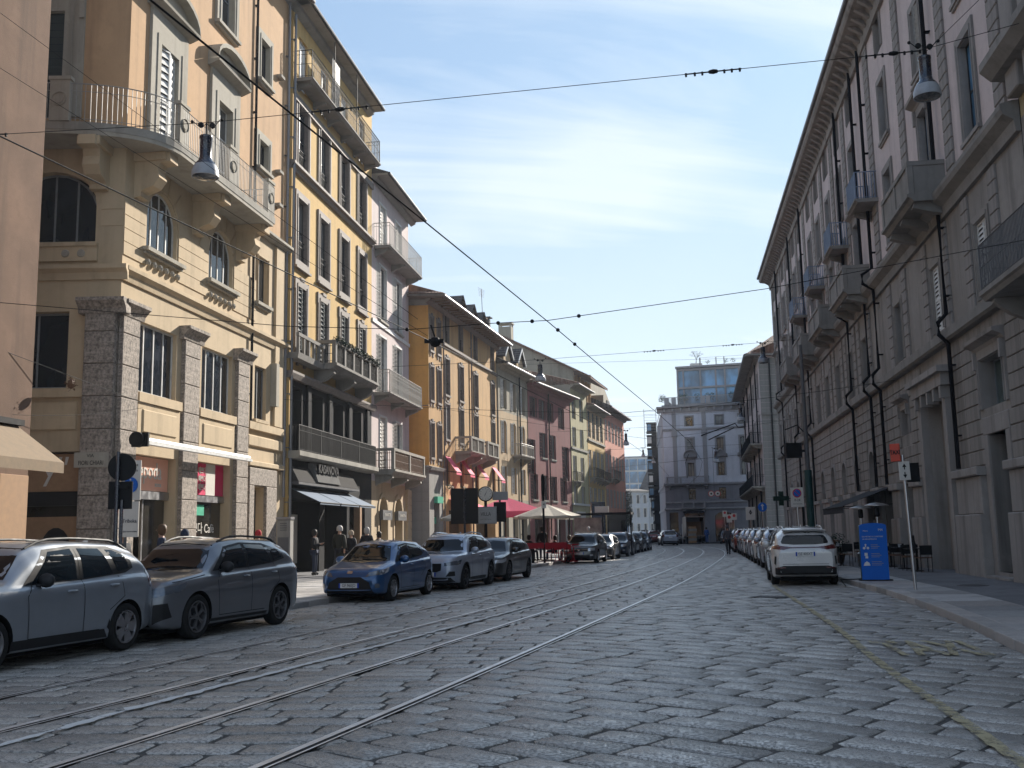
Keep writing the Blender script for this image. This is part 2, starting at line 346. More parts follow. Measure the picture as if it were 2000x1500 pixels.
def pave(ang, y0, y1, test, px, jit=1.0, ln=.74, ww=.4):
    u = (cos(ang), sin(ang)); w = (-sin(ang), cos(ang)); R = 75
    cx, cy = px
    k = -int(R/ww)
    while k*ww < R:
        s = -R+rnd.random()*.7
        wav = .0
        while s < R:
            l = ln*rnd.uniform(.72, 1.3); mx_, my_ = cx+u[0]*(s+l/2)+w[0]*(k+.5)*ww, cy+u[1]*(s+l/2)+w[1]*(k+.5)*ww
            if y0 < my_ < y1 and test(mx_, my_):
                gp = .02; J = .013*jit; r = rnd.uniform
                def P(a, b):
                    b += .035*sin((s+a)*.9+k*.35)
                    return (cx+u[0]*(s+a)+w[0]*(k*ww+b), cy+u[1]*(s+a)+w[1]*(k*ww+b))
                c = .045
                ul = [(gp+c, gp+r(-J, J)), (l/2, gp+r(-J, J)), (l-gp-c, gp+r(-J, J)), (l-gp+r(-J, J), gp+c*.8), (l-gp+r(-J, J), ww-gp-c), (l-gp-c, ww-gp+r(-J, J)), (l/2, ww-gp+r(-J, J)), (gp+c, ww-gp+r(-J, J)), (gp+r(-J, J), ww-gp-c), (gp+r(-J, J), gp+c)]
                STONES.append([P(a, b) for a, b in ul])
            s += l
        k += 1
def rightzone(x, y): return interp(RAs, y)-.6 < x < interp(KRs, min(y, 119))+.5
def leftzone(x, y): return interp(KLs, y)-.5 < x < interp(RAs, y)+.6
pave(radians(-41), -1, 62, rightzone, (5, 30))
nr = len(STONES)
pave(radians(-8), -1, 62, leftzone, (0, 30), 1.2, .7, .38)
nl = len(STONES)
pave(radians(-30), 62, 122, lambda x, y: interp(KLs, y)-.4 < x < interp(KRs, min(y, 119))+.4, (12, 92), .6, .9, .6)
pieces = []
for i, poly in enumerate(STONES):
    c = (sum(q[0] for q in poly)/len(poly), sum(q[1] for q in poly)/len(poly)); qs = [poly]
    if i < nr:
        p, n = nearline(RAs, c); qs = [clip(poly, (p[0]+n[0]*.055, p[1]+n[1]*.055), n)]; p, n = nearline(KRs, c); qs = [clip(q, (p[0]-n[0]*.012, p[1]-n[1]*.012), (-n[0], -n[1])) for q in qs]
    elif i < nl:
        p, n = nearline(KLs, c); qs = [clip(poly, (p[0]+n[0]*.01, p[1]+n[1]*.01), n)]
        if c[1] < 45:
            for rl, hw in zip(RAILS, (.055, .055, .055, .055)):
                nq = []
                for q in qs:
                    if len(q) < 3: continue
                    p, n = nearline(rl, c)
                    a = clip(q, (p[0]+n[0]*hw, p[1]+n[1]*hw), n) if rl is not RAILS[0] else []
                    b = clip(q, (p[0]-n[0]*hw, p[1]-n[1]*hw), (-n[0], -n[1])); nq += [a, b]
                qs = nq
        else:
            p, n = nearline(RAs, c); qs = [clip(q, p, (-n[0], -n[1])) for q in qs]
    for q in qs:
        if len(q) < 3: continue
        A = abs(sum(q[j][0]*q[(j+1) % len(q)][1]-q[(j+1) % len(q)][0]*q[j][1] for j in range(len(q))))/2
        if A > .012: pieces.append((hypot(*c), c, q))
def inview(c): return c[1] > 6.0 and abs(c[0]) < c[1]*.52+.6
near = sorted([p for p in pieces if inview(p[1])], key=lambda p: p[0])[:300]; nearset = set(id(p[2]) for p in near)
far = MB()
for d, c, q in pieces:
    zt = rnd.gauss(0, .003); tl = (rnd.gauss(0, .006), rnd.gauss(0, .006))
    if d > 60: q = q[::2] if len(q) >= 8 else q; tl = (tl[0]*.5, tl[1]*.5)
    if id(q) in nearset or any(q is x for x in ()):
        mb = MB(); stone_mesh(mb, [(a-c[0], b-c[1]) for a, b in q], zt, tl, dome=.009); mb.obj('paving_stone', M['cobble'], road, (c[0], c[1], 0), smooth=32)
    else: stone_mesh(far, q, zt, tl, dome=.009)
far.obj('paving_stone', M['cobble'], road, kind='stuff', smooth=32)
# tram rails: grooved head and lip
M['railtop'] = plain('worn rail steel', (.75, .74, .73), .38, .6, var=.15, scale=3)
M['raildark'] = plain('rail groove', (.008, .008, .008), .7)
for i, rl in enumerate(RAILS):
    rl = [q for q in rl if q[1] < 175]
    t = empty('tram_rail', ['grooved steel tram rail nearest the taxi rank, first from the right', 'grooved steel tram rail second from the right', 'grooved steel tram rail third from the right', 'thin tram rail nearest the parked cars on the left'][i], 'tram rail')
    t['group'] = 'tram rails set in the paving'
    mb = MB(); strip(mb, offs(rl, .05 if i != 3 else .022), offs(rl, -.016), .013); mb.obj('rail_head', M['railtop'], t)
    mb = MB(); strip(mb, offs(rl, -.0165), offs(rl, -.062), .008); mb.obj('groove', M['raildark'], t)
    mb = MB(); strip(mb, offs(rl, -.0625), offs(rl, -.085), .012); mb.obj('rail_lip', M['railtop'], t)
    mb = MB(); strip(mb, offs(rl, .0455), offs(rl, .062), .009); mb.obj('joint_filler', M['raildark'], t)
# painted lines
def paintmat(name, c, wear=.5):
    b = NB(name); n = b.noise(5, 6, .75); n2 = b.noise(55, 3, .7); m = b.rng(b.mul(n, b.mul(n2, .35), 'ADD'), wear, wear+.16, 0, 1)
    b.set(col=c, rough=.7); tr = b.n('ShaderNodeBsdfTransparent'); ms = b.n('ShaderNodeMixShader'); b.L(m, ms.inputs[0]); b.L(b.p.outputs[0], ms.inputs[1]); b.L(tr.outputs[0], ms.inputs[2]); b.L(ms.outputs[0], b.out.inputs[0]); return b.mat
M['yellowpaint'] = paintmat('worn yellow road paint', (.37, .32, .19), .63)
M['yellowfaint'] = paintmat('faint yellow road paint', (.32, .25, .1), .6)
M['whitepaint'] = paintmat('worn white road paint', (.6, .6, .58), .75)
def line(name, pts, w, mat, label, jag=.005, z=.021):
    pts = smooth(pts, 3); a = offs(pts, w/2); b = offs(pts, -w/2); r = random.Random(3)
    def den(p):
        o = []
        for q, s_ in zip(p, p[1:]):
            k = max(1, int(hypot(q[0]-s_[0], q[1]-s_[1])/.12)); o += [(q[0]+(s_[0]-q[0])*i/k, q[1]+(s_[1]-q[1])*i/k) for i in range(k)]
        return o+[p[-1]]
    n = 0; A = []; B = []
    for i in range(len(pts)-1):
        k = max(1, int(hypot(pts[i][0]-pts[i+1][0], pts[i][1]-pts[i+1][1])/.12))
        for j in range(k):
            t = j/k; A.append((a[i][0]+(a[i+1][0]-a[i][0])*t+r.gauss(0, jag), a[i][1]+(a[i+1][1]-a[i][1])*t)); B.append((b[i][0]+(b[i+1][0]-b[i][0])*t+r.gauss(0, jag), b[i][1]+(b[i+1][1]-b[i][1])*t))
    mb = MB(); strip(mb, A, B, z); return mb.obj(name, mat, label=label, cat='road marking')
line('road_marking', [(2.5, 2.5), (3.41, 7.31), (4.2, 12.21), (5.13, 16.68), (6.95, 27.69), (7.3, 29.6)], .115, M['yellowpaint'], 'long worn yellow line painted on the paving beside the taxi rank')
line('road_marking', [(-5.0, 4.5), (-4.11, 8.44), (-3.52, 10.67), (-2.65, 13.29), (-.75, 19.33), (1.2, 26), (3.6, 34)], .1, M['whitepaint'], 'thin wavering white line painted between the tram rails', .02)
for i, (ch, dx_) in enumerate(zip('TAXI', (0, .62, 1.3, 1.9))):
    pass
tx = lettering('TAXI', 1.0, M['yellowpaint'], None, (5.38, 13.7, .0215), flat=True, ext=0, sx=.56, bold=.03, name='road_marking', rot=(0, 0, radians(-9)))
tx.scale = (1, 2.3, 1); tag(tx, 'worn yellow TAXI letters painted on the paving near the right kerb', 'road marking')
# pavements
def kerbline(pl, side, y0, y1, wid, owner):
    # separate kerb stones about 1 m long
    L = 0; pts = [q for q in pl if y0-3 < q[1] < y1+3]; out = []
    def at(t):
        acc = 0
        for a, b in zip(pts, pts[1:]):
            d = hypot(b[0]-a[0], b[1]-a[1])
            if acc+d >= t: k = (t-acc)/d; return (a[0]+(b[0]-a[0])*k, a[1]+(b[1]-a[1])*k), ((b[0]-a[0])/d, (b[1]-a[1])/d)
            acc += d
        return None
    t = 0; r = random.Random(5)
    while True:
        l = r.uniform(.95, 1.35); a = at(t); b = at(t+l)
        if not a or not b: break
        (ax, ay), _ = a; (bx, by), d = b; n = (-d[1]*side, d[0]*side)
        mb = MB(); z = .13+r.gauss(0, .003); g_ = .012
        p = [(ax+d[0]*g_, ay+d[1]*g_), (bx-d[0]*g_, by-d[1]*g_), (bx-d[0]*g_+n[0]*wid, by-d[1]*g_+n[1]*wid), (ax+d[0]*g_+n[0]*wid, ay+d[1]*g_+n[1]*wid)]
        out.append(p); stone_mesh(mb, [(q[0]-ax, q[1]-ay) for q in p], z, (0, 0), -.03, .018); mb.obj('kerb_stone', M['kerb'], owner, (ax, ay, 0)); t += l
def outer_r(y): return 13.6+.158*(y-30)+1.0
pv = MB(); ys = [q[1] for q in KRs if q[1] < 118]; strip(pv, [(interp(KRs, y)+.3, y) for y in ys], [(outer_r(y)+8, y) for y in ys], .122); pr_ = pv.obj('pavement', M['asphalt'], kind='structure', label=None)
kerbline(KRs, -1, -4, 90, .32, pr_)
# band of long granite slabs behind the kerb
r = random.Random(9); t = 0
a = offs(KRs, -.325); b = offs(KRs, -1.45)
yv = 4.0
while yv < 60:
    l = r.uniform(.9, 1.5); q = [(interp(a, yv)+.004, yv+.012), (interp(a, yv+l), yv+l-.012), (interp(b, yv+l), yv+l-.25), (interp(b, yv), yv-.24)]
    mb = MB(); stone_mesh(mb, [(p[0]-q[0][0], p[1]-q[0][1]) for p in q], .128+r.gauss(0, .002), (0, 0), .05, .006); mb.obj('slab', M['kerb'], pr_, (q[0][0], q[0][1], 0)); yv += l
pv = MB(); ys = [q[1] for q in KLs]; strip(pv, [(interp(KLs, y)-.3, y) for y in ys], [(-30, y) for y in ys], .122); pl_ = pv.obj('pavement', M['asphalt'], kind='structure')
kerbline(KLs, 1, -4, 110, .32, pl_)
yv = 18.0; a = offs(KLs, .325)
while yv < 60:       # light flagstones of the left pavement
    l = .8
    for j in range(4):
        x0 = -j*1.1-.33; x1 = x0-1.09
        q = [(interp(KLs, yv)+x0, yv), (interp(KLs, yv+l)+x0, yv+l-.01), (interp(KLs, yv+l)+x1, yv+l-.01), (interp(KLs, yv)+x1, yv)]
        mb = MB(); stone_mesh(mb, [(p[0]-q[0][0], p[1]-q[0][1]) for p in q], .128+r.gauss(0, .002), (0, 0), .05, .006); mb.obj('slab', M['kerb'], pl_, (q[0][0], q[0][1], 0))
    yv += l
pv = MB(); pv.poly([(17.2, 124, .11), (60, 119, .11), (60, 160, .11), (23.5, 160, .11), (19.6, 136, .11)]); pv.obj('pavement', M['asphalt'], kind='structure')
for i, (x, y, lab) in enumerate(((11.2, 25.6, 'round iron manhole cover in the dark right pavement'),)):
    z = .123 if i == 0 else .0; m_ = empty('manhole_cover', lab, 'manhole cover', (x, y, z)); mb = MB(); mb.lathe([(.36, -.02), (.36, .014), (.31, .014), (.31, .006), (.001, .006)], (0, 0, 0), 28); mb.obj('cover', M['irongrey'], m_); mb = MB()
    for a in range(-3, 4): mb.box(-.26, .26, a*.075-.012, a*.075+.012, .0065, .012)
    mb.obj('tread', M['irongrey'], m_)
mh = empty('drain_cover', 'dark iron drain grating set in the paving near the taxi line', 'drain', (6.0, 24.6, .008), radians(-40))
mb = MB(); mb.box(-.45, .45, -.3, .3, -.03, .004); mb.obj('frame', M['raildark'], mh)
mb = MB()
for i in range(9): mb.box(-.4+i*.09, -.35+i*.09, -.26, .26, .0045, .012)
mb.obj('grating', M['irongrey'], mh)
# ------------------------------------------------------------------ buildings
class Face:
    """one wall plane of a building: x runs along it, -y towards the street, z up"""
    def __init__(s, b, P, ang, L):
        s.b = b; s.P = Vector(P); s.ang = ang; s.L = L; s.h = []; s.R = Matrix.Rotation(ang, 3, 'Z')
    def at(s, x, y, z): return s.P+s.R @ Vector((x, y, z))
    def put(s, name, me, x=0, y=0, z=0, parent=None, rz=0, label=None):
        o = bpy.data.objects.new(name, me); COL.objects.link(o)
        if parent is None: o.parent = s.b; o.location = s.at(x, y, z); o.rotation_euler = (0, 0, s.ang+rz)
        else: o.parent = parent; o.location = (x, y, z); o.rotation_euler = (0, 0, rz)
        if label: o['label'] = label
        return o
    def box(s, name, x0, x1, y0, y1, z0, z1, mat, parent=None, bev=0):
        mb = MB(); w, d, h = x1-x0, y1-y0, z1-z0
        (mb.cbox(0, w, 0, d, 0, h, bev) if bev else mb.box(0, w, 0, d, 0, h)); return s.put(name, mb.mesh(name, mat), x0, y0, z0, parent)
    def mbput(s, name, mb, mat, x=0, y=0, z=0, parent=None, smooth=0): return s.put(name, mb.mesh(name, mat, smooth), x, y, z, parent)
    def cornice(s, name, prof, z, mat, x0=None, x1=None):
        mb = MB(); mb.profx(prof, 0, (s.L if x1 is None else x1)-(x0 or 0)); return s.mbput(name, mb, mat, x0 or 0, 0, z)
    def hole(s, x, z, w, h, arch=0, d=.28): s.h.append((x-w/2, x+w/2, z, z+h, arch, d))
    def wall(s, z0, z1, mat, x0=0, x1=None, name='wall', y=0, groove=0):
        x1 = s.L if x1 is None else x1; mb = MB(); H = [q for q in s.h if q[3] > z0 and q[2] < z1 and q[1] > x0 and q[0] < x1]
        xs = sorted({round(v, 4) for q in H for v in q[:2] if x0 < v < x1} | {x0, x1}); zs = sorted({round(v, 4) for q in H for v in q[2:4] if z0 < v < z1} | {z0, z1})
        for a, b in zip(xs, xs[1:]):
            run = None
            for c, d in zip(zs, zs[1:]):
                mx_, mz = (a+b)/2, (c+d)/2
                if any(q[0] < mx_ < q[1] and q[2] < mz < q[3] for q in H):
                    if run: mb.poly([(a, y, run[0]), (b, y, run[0]), (b, y, run[1]), (a, y, run[1])]); run = None
                else: run = (run[0], d) if run else (c, d)
            if run: mb.poly([(a, y, run[0]), (b, y, run[0]), (b, y, run[1]), (a, y, run[1])])
        for a, b, c, d, ar, dp in H:
            c2, d2 = max(c, z0), min(d, z1); e = y+dp
            if ar and d <= z1+.01:
                w2 = (b-a)/2; xc = (a+b)/2; rise = min(ar, w2) if ar > 0 else w2; zs_ = d-rise; n = 12
                pts = [(xc-w2*cos(pi*i/n), zs_+rise*sin(pi*i/n)) for i in range(n+1)]
                for p, q in zip(pts[:n//2], pts[1:n//2+1]): mb.poly([(a, y, d), (p[0], y, p[1]), (q[0], y, q[1])])
                for p, q in zip(pts[n//2:], pts[n//2+1:]): mb.poly([(b, y, d), (p[0], y, p[1]), (q[0], y, q[1])])
                mb.poly([(a, y, d), (pts[n//2][0], y, d), (b, y, d)]) if 0 else None
                for p, q in zip(pts, pts[1:]): mb.poly([(p[0], y, p[1]), (q[0], y, q[1]), (q[0], e, q[1]), (p[0], e, p[1])])
                top = zs_
            else:
                top = d2
                if d <= z1: mb.poly([(a, y, d), (b, y, d), (b, e, d), (a, e, d)])
            if c >= z0: mb.poly([(a, y, c), (b, y, c), (b, e, c), (a, e, c)])
            mb.poly([(a, y, c2), (a, e, c2), (a, e, top), (a, y, top)]); mb.poly([(b, y, c2), (b, e, c2), (b, e, top), (b, y, top)])
        me = bpy.data.meshes.new(name); me.from_pydata(mb.v, [], mb.f); me.materials.append(mat)
        return s.put(name, me)
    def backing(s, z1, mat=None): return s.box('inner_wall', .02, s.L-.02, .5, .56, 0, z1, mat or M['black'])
def winmesh(w, h, nx, nz, arch, fw=.06, d=.05, mid=.05):
    mb = MB()
    def arc(r_, n=12): return [(w/2*0+r_*-cos(pi*i/n), (h-w/2)+r_*sin(pi*i/n)) for i in range(n+1)]
    if arch:
        hs = h-w/2
        mb.box(-w/2, -w/2+fw, 0, d, 0, hs); mb.box(w/2-fw, w/2, 0, d, 0, hs); mb.box(-w/2+fw, w/2-fw, 0, d, 0, fw)
        A = arc(w/2); B = arc(w/2-fw); n = len(A)
        for i in range(n-1):
            mb.ext([(A[i][0], 0, A[i][1]), (A[i+1][0], 0, A[i+1][1]), (B[i+1][0], 0, B[i+1][1]), (B[i][0], 0, B[i][1])], (0, d, 0))
    else:
        mb.box(-w/2, -w/2+fw, 0, d, 0, h); mb.box(w/2-fw, w/2, 0, d, 0, h); mb.box(-w/2+fw, w/2-fw, 0, d, 0, fw); mb.box(-w/2+fw, w/2-fw, 0, d, h-fw, h)
    for i in range(1, nx):
        x = -w/2+w*i/nx; hh = h-fw
        if arch: hh = (h-w/2)+sqrt(max(0, (w/2)**2-x*x))-fw*.6
        mb.box(x-mid/2, x+mid/2, .004, d+.004, fw, hh)
    for i in range(1, nz):
        z = h*i/nz; mb.box(-w/2+fw, w/2-fw, .008, d-.004, z-mid/2, z+mid/2)
    return mb
def shuttermesh(w, h, n, t=.04):     # one leaf, hinge at x=0, extends +x
    mb = MB(); f = .06; mb.box(0, f, 0, t, 0, h); mb.box(w-f, w, 0, t, 0, h)
    for z in (0, h*.48, h-f): mb.box(f, w-f, 0, t, z, z+f)
    k = n
    for i in range(k):
        z = f+(h-2*f)*(i+.5)/k; q = (h-2*f)/k*.42; mb.add([(f, 0, z-q), (w-f, 0, z-q), (w-f, t, z+q), (f, t, z+q)], [(0, 1, 2, 3)])
    return mb
def window(F, x, z, w, h, frame='darkframe', glass='glass', nx=2, nz=1, arch=0, rec=.22, sill=None, sur=None, shut=None, curtain=None, rail=None, hole=True, fw=.06, slats=14, ang=(8, 172), grille=None):
    """sur = (material, border width, proud, kind); shut = (material, 'open'|'closed'|'half'); rail = (material, height)"""
    if hole: F.hole(x, z, w, h, arch, rec+.12)
    key = ('win', round(w, 2), round(h, 2), nx, nz, arch, fw)
    me = cached(key+(frame,), lambda: winmesh(w, h, nx, nz, arch, fw).mesh('window', M[frame]))
    o = F.put('window', me, x, rec, z)
    def pane():
        mb = MB()
        if arch: mb.poly([(-w/2+.01, 0, .01), (w/2-.01, 0, .01)]+[((w/2-.01)*cos(pi*i/12), 0, (h-w/2)+(w/2-.01)*sin(pi*i/12)) for i in range(13)])
        else: mb.poly([(-w/2+.01, 0, .01), (w/2-.01, 0, .01), (w/2-.01, 0, h-.01), (-w/2+.01, 0, h-.01)])
        return mb.mesh('pane', M[glass])
    F.put('pane', cached(key[:6]+('p', glass), pane), 0, .03, 0, o)
    if sill:
        sm, sw, sp = sill
        def mk():
            mb = MB(); mb.box(-w/2-sw, w/2+sw, -sp, .0, -.12, 0); mb.box(-w/2-sw+.04, w/2+sw-.04, -sp*.6, 0, -.2, -.12); mb.box(-w/2, w/2, 0, rec, -.1, .008); return mb.mesh('sill', M[sm])
        F.put('sill', cached(('sill', w, sm, sw, sp, rec), mk), 0, -rec, 0, o)
    if sur:
        um, bw, pr, kind = sur
        def mk():
            mb = MB(); W = w/2; e = .004
            if not arch: mb.box(-W, -W+.018, -.01, rec, 0, h); mb.box(W-.018, W, -.01, rec, 0, h); mb.box(-W+.018, W-.018, -.01, rec, h-.018, h)
            if arch:
                n = 12; hs = h-W
                mb.box(-W-bw, -W-e, -pr, 0, 0, hs); mb.box(W+e, W+bw, -pr, 0, 0, hs)
                for i in range(n):
                    a0, a1 = pi*i/n, pi*(i+1)/n
                    mb.ext([((W+e)*cos(a0), -pr, hs+(W+e)*sin(a0)), ((W+e)*cos(a1), -pr, hs+(W+e)*sin(a1)), ((W+bw)*cos(a1), -pr, hs+(W+bw)*sin(a1)), ((W+bw)*cos(a0), -pr, hs+(W+bw)*sin(a0))], (0, pr, 0))
            else:
                mb.box(-W-bw, -W-e, -pr, 0, 0 if kind != 'full' else -bw, h+bw); mb.box(W+e, W+bw, -pr, 0, 0 if kind != 'full' else -bw, h+bw); mb.box(-W-e, W+e, -pr, 0, h+e, h+bw)
                mb.box(-W-bw*.45, -W-bw*.3, -pr-.03, -pr, 0, h+bw*.4); mb.box(W+bw*.3, W+bw*.45, -pr-.03, -pr, 0, h+bw*.4)
                if kind == 'full': mb.box(-W-e, W+e, -pr, 0, -bw, -e); mb.box(-W-bw-.04, W+bw+.04, -pr-.08, 0, -bw-.1, -bw)
                if kind == 'ears': mb.box(-W-bw-.07, -W-bw, -pr, 0, h-.15, h+bw+.05); mb.box(W+bw, W+bw+.07, -pr, 0, h-.15, h+bw+.05); mb.box(-W*.5, W*.5, -pr-.03, 0, h+bw, h+bw+.14); mb.box(-W-bw, W+bw, -pr-.05, 0, -.16, -.02); mb.box(-W-.04, -W+.12, -pr, 0, -.42, -.16); mb.box(W-.12, W+.04, -pr, 0, -.42, -.16)
                if kind == 'hood': mb.profx([(-.06, h+bw), (-.12, h+bw+.1), (-.34, h+bw+.2), (-.36, h+bw+.3), (0, h+bw+.34), (0, h+bw)], -W-bw-.12, W+bw+.12); mb.box(-W-bw, -W-bw+.14, -.16, -pr, h-.25, h+bw); mb.box(W+bw-.14, W+bw, -.16, -pr, h-.25, h+bw)
                if kind in ('tri', 'seg'):
                    zz = h+bw+.35; mb.box(-W-bw, W+bw, -pr, 0, h+bw, zz); mb.profx([(-.08, zz), (-.42, zz+.14), (-.44, zz+.22), (0, zz+.24), (0, zz)], -W-bw-.2, W+bw+.2)
                    X = W+bw+.2; rise = .75
                    pts = [(-X, zz+.24), (X, zz+.24)]+([(0, zz+.24+rise)] if kind == 'tri' else [(X*cos(pi*i/10), zz+.24+rise*sin(pi*i/10)) for i in range(1, 10)])
                    mb.ext([(q[0], -.12, q[1]) for q in pts], (0, .12, 0))
                    up = [(-X, zz+.24), (0, zz+.24+rise), (X, zz+.24)] if kind == 'tri' else [(-X*cos(pi*i/10), zz+.24+rise*sin(pi*i/10)) for i in range(11)]
                    for p, q in zip(up, up[1:]): mb.ext([(p[0], -.42, p[1]), (q[0], -.42, q[1]), (q[0], -.42, q[1]+.16), (p[0], -.42, p[1]+.16)], (0, .42, 0))
            return mb.mesh('surround', M[um])
        F.put('surround', cached(('sur', w, h, um, bw, pr, kind, arch, rec), mk), 0, -rec, 0, o)
    if shut:
        sm, mode = shut; lw = w/2
        me = cached(('shut', w, h, sm, slats), lambda: shuttermesh(w/2-.004, h-.04, slats).mesh('shutter', M[sm]))
        if mode == 'open': L = [(-w/2, -rec-.06, 180-ang[0]), (w/2, -rec-.02, ang[0])]
        elif mode == 'half': L = [(-w/2, -rec-.02, 180+68), (w/2, -rec-.02, -70)]
        elif mode == 'ajar': L = [(-w/2+.01, -rec+.03, -14), (w/2-.01, -rec+.07, 180+10)]
        else: L = [(-w/2+.01, -rec+.05, 0), (w/2-.01, -rec+.09, 180)]
        for sx, sy, a in L:
            F.put('shutter', me, sx, sy, .02, o, radians(a))
    if curtain:
        def mk():
            mb = MB(); n = 16; v = []
            for i in range(n+1):
                xx = -w/2*.92+w*.92*i/n; yy = .012*((i % 2)*2-1); v += [(xx, yy, .05), (xx, yy, h-.1)]
            mb.add(v, [(2*i, 2*i+2, 2*i+3, 2*i+1) for i in range(n)]); return mb.mesh('curtain', M[curtain])
        F.put('curtain', cached(('cur', w, h, curtain), mk), 0, .015, 0, o)
    if rail:
        rm, rh = rail
        def mk():
            mb = MB(); n = max(5, int(w/.11))
            for zz in (.08, rh*.75, rh): mb.box(-w/2, w/2, -.03, 0, zz-.015, zz+.015)
            for i in range(n+1): xx = -w/2+w*i/n; mb.box(xx-.008, xx+.008, -.02, -.006, .06, rh)
            return mb.mesh('window_rail', M[rm])
        F.put('window_rail', cached(('wr', w, rm, rh), mk), 0, -.04, 0, o)
    return o
def balustrade(mb, path, z0, h, sp=.12, r=.008, rails=(.06, 1.0), th=.022, closed=False, posts=True, scroll=False):
    """iron railing along a 2-D path"""
    for q in rails:
        zz = z0+h*q; mb.tube([(x, y, zz) for x, y in path], th if q == 1.0 else th*.55, 4)
    for a, b in zip(path, path[1:]):
        d = hypot(b[0]-a[0], b[1]-a[1]); n = max(1, int(d/sp))
        for i in range(n):
            x, y = a[0]+(b[0]-a[0])*i/n, a[1]+(b[1]-a[1])*i/n; big = (i == 0 and posts); rr = r*2 if big else r
            mb.box(x-rr, x+rr, y-rr, y+rr, z0, z0+h)
            if scroll and i % 2: mb.box(x-sp*.35, x+sp*.35, y-.006, y+.006, z0+h*.68, z0+h*.72); mb.box(x-.03, x+.03, y-.006, y+.006, z0+h*.3, z0+h*.5)
def iron_balcony(F, x0, x1, z, dep=1.0, slab='balstone', rail='iron', h=1.05, th=.16, brackets=2, rails=(.06, .85, 1.0), sp=.12, scroll=False, z_under=.45, r=.009):
    mb = MB(); mb.profx([(0, z-th), (-dep+.12, z-th), (-dep+.06, z-th*.6), (-dep, z-th*.45), (-dep, z), (0, z)], x0, x1); o = F.mbput('balcony', mb, M[slab])
    mb = MB(); balustrade(mb, [(x0+.05, 0), (x0+.05, -dep+.06), (x1-.05, -dep+.06), (x1-.05, 0)], z, h, sp, r, rails, scroll=scroll); F.mbput('railing', mb, M[rail], parent=o)
    for i in range(brackets):
        xx = x0+.35+(x1-x0-.7)*i/max(1, brackets-1); mb = MB(); mb.ext([(xx-.11, 0, z-th), (xx-.11, -dep+.22, z-th), (xx-.11, -dep+.2, z-th-.1), (xx-.11, -dep*.5, z-th-z_under*.5), (xx-.11, -.12, z-th-z_under*.75), (xx-.11, 0, z-th-z_under)], (.22, 0, 0)); F.mbput('bracket', mb, M[slab], parent=o)
    return o
def stone_balcony(F, x0, x1, z, dep=1.1, mat='balstone', h=1.1, panels=3, solid=False, th=.22, infill='iron', zu=.55):
    mb = MB(); mb.profx([(0, z-th), (-dep+.15, z-th), (-dep+.05, z-th*.5), (-dep-.05, z-th*.4), (-dep-.05, z), (0, z)], x0, x1); o = F.mbput('balcony', mb, M[mat])
    mb = MB(); p = .16
    mb.box(x0, x1, -dep, -dep+p, z+h-.13, z+h+.02); mb.box(x0+.004, x0+p, -dep+p, 0, z+h-.13, z+h+.016); mb.box(x1-p, x1-.004, -dep+p, 0, z+h-.13, z+h+.016)
    n = panels
    for i in range(n+1):
        xx = x0+(x1-x0-.24)*i/n; mb.box(xx+.01, xx+.23, -dep+.01, -dep+p+.02, z+.003, z+h-.134)
    if solid: mb.box(x0+.2, x1-.2, -dep+.05, -dep+.12, z+.003, z+h-.14); mb.box(x0+.03, x0+.11, -dep+p+.03, 0, z+.003, z+h-.14); mb.box(x1-.11, x1-.03, -dep+p+.03, 0, z+.003, z+h-.14)
    F.mbput('parapet', mb, M[mat], parent=o)
    if not solid:
        mb = MB(); balustrade(mb, [(x0+.08, 0), (x0+.08, -dep+.08), (x1-.08, -dep+.08), (x1-.08, 0)], z, h-.15, .1, .012, (.1, .5, .9)); F.mbput('railing', mb, M[infill], parent=o)
    for xx in ((x0+.3, x1-.3) if x1-x0 < 4 else (x0+.35, (x0+x1)/2, x1-.35)):
        mb = MB(); mb.ext([(xx-.16, 0, z-th), (xx-.16, -dep+.2, z-th), (xx-.16, -dep+.15, z-th-.16), (xx-.16, -dep*.55, z-th-zu*.6), (xx-.16, -.15, z-th-zu*.85), (xx-.16, 0, z-th-zu)], (.32, 0, 0)); F.mbput('bracket', mb, M[mat], parent=o)
    return o
def eave(F, z, dep=1.0, th=.12, mat='concrete', gutter='zinc', x0=-.3, x1=None, roof='tile', rise=2.6, run=6.0, tile=True, rafters=False):
    x1 = F.L+.3 if x1 is None else x1; mb = MB()
    mb.box(x0, x1, -dep, .0, z-.02, z+th); mb.profx([(-.02, z-.3), (-.3, z-.16), (-.34, z-.02), (-.02, z-.02)], x0+.02, x1-.02); s_ = F.mbput('eave', mb, M[mat])
    if rafters:
        mb = MB(); k = int((x1-x0)/.7)
        for i in range(k): xx = x0+.2+i*.7; mb.box(xx, xx+.12, -dep+.08, -.35, z-.14, z-.021)
        F.mbput('rafter', mb, M['wood'], parent=s_)
    mb = MB(); mb.lathe([(.085, 0), (.085, x1-x0)], (0, 0, 0), 8, 'x', True); F.mbput('gutter', mb, M[gutter], x0, -dep-.06, z+.06)
    mb = MB(); mb.add([(x0, -dep-.02, z+th+.01), (x1, -dep-.02, z+th+.01), (x1, run, z+th+rise), (x0, run, z+th+rise), (x0, -dep, z+th-.04), (x1, -dep, z+th-.04), (x1, run, z+th-.1), (x0, run, z+th-.1)], [(0, 1, 2, 3), (0, 4, 5, 1), (1, 5, 6, 2), (3, 7, 4, 0), (2, 6, 7, 3)])
    if tile:
        k = int((x1-x0)/.24)
        for i in range(k):
            xx = x0+.12+i*.24; mb.tube([(xx, -dep-.06, z+th+.03), (xx, run, z+th+rise+.03)], .07, 5, True)
    return F.mbput('roof', mb, M[roof])
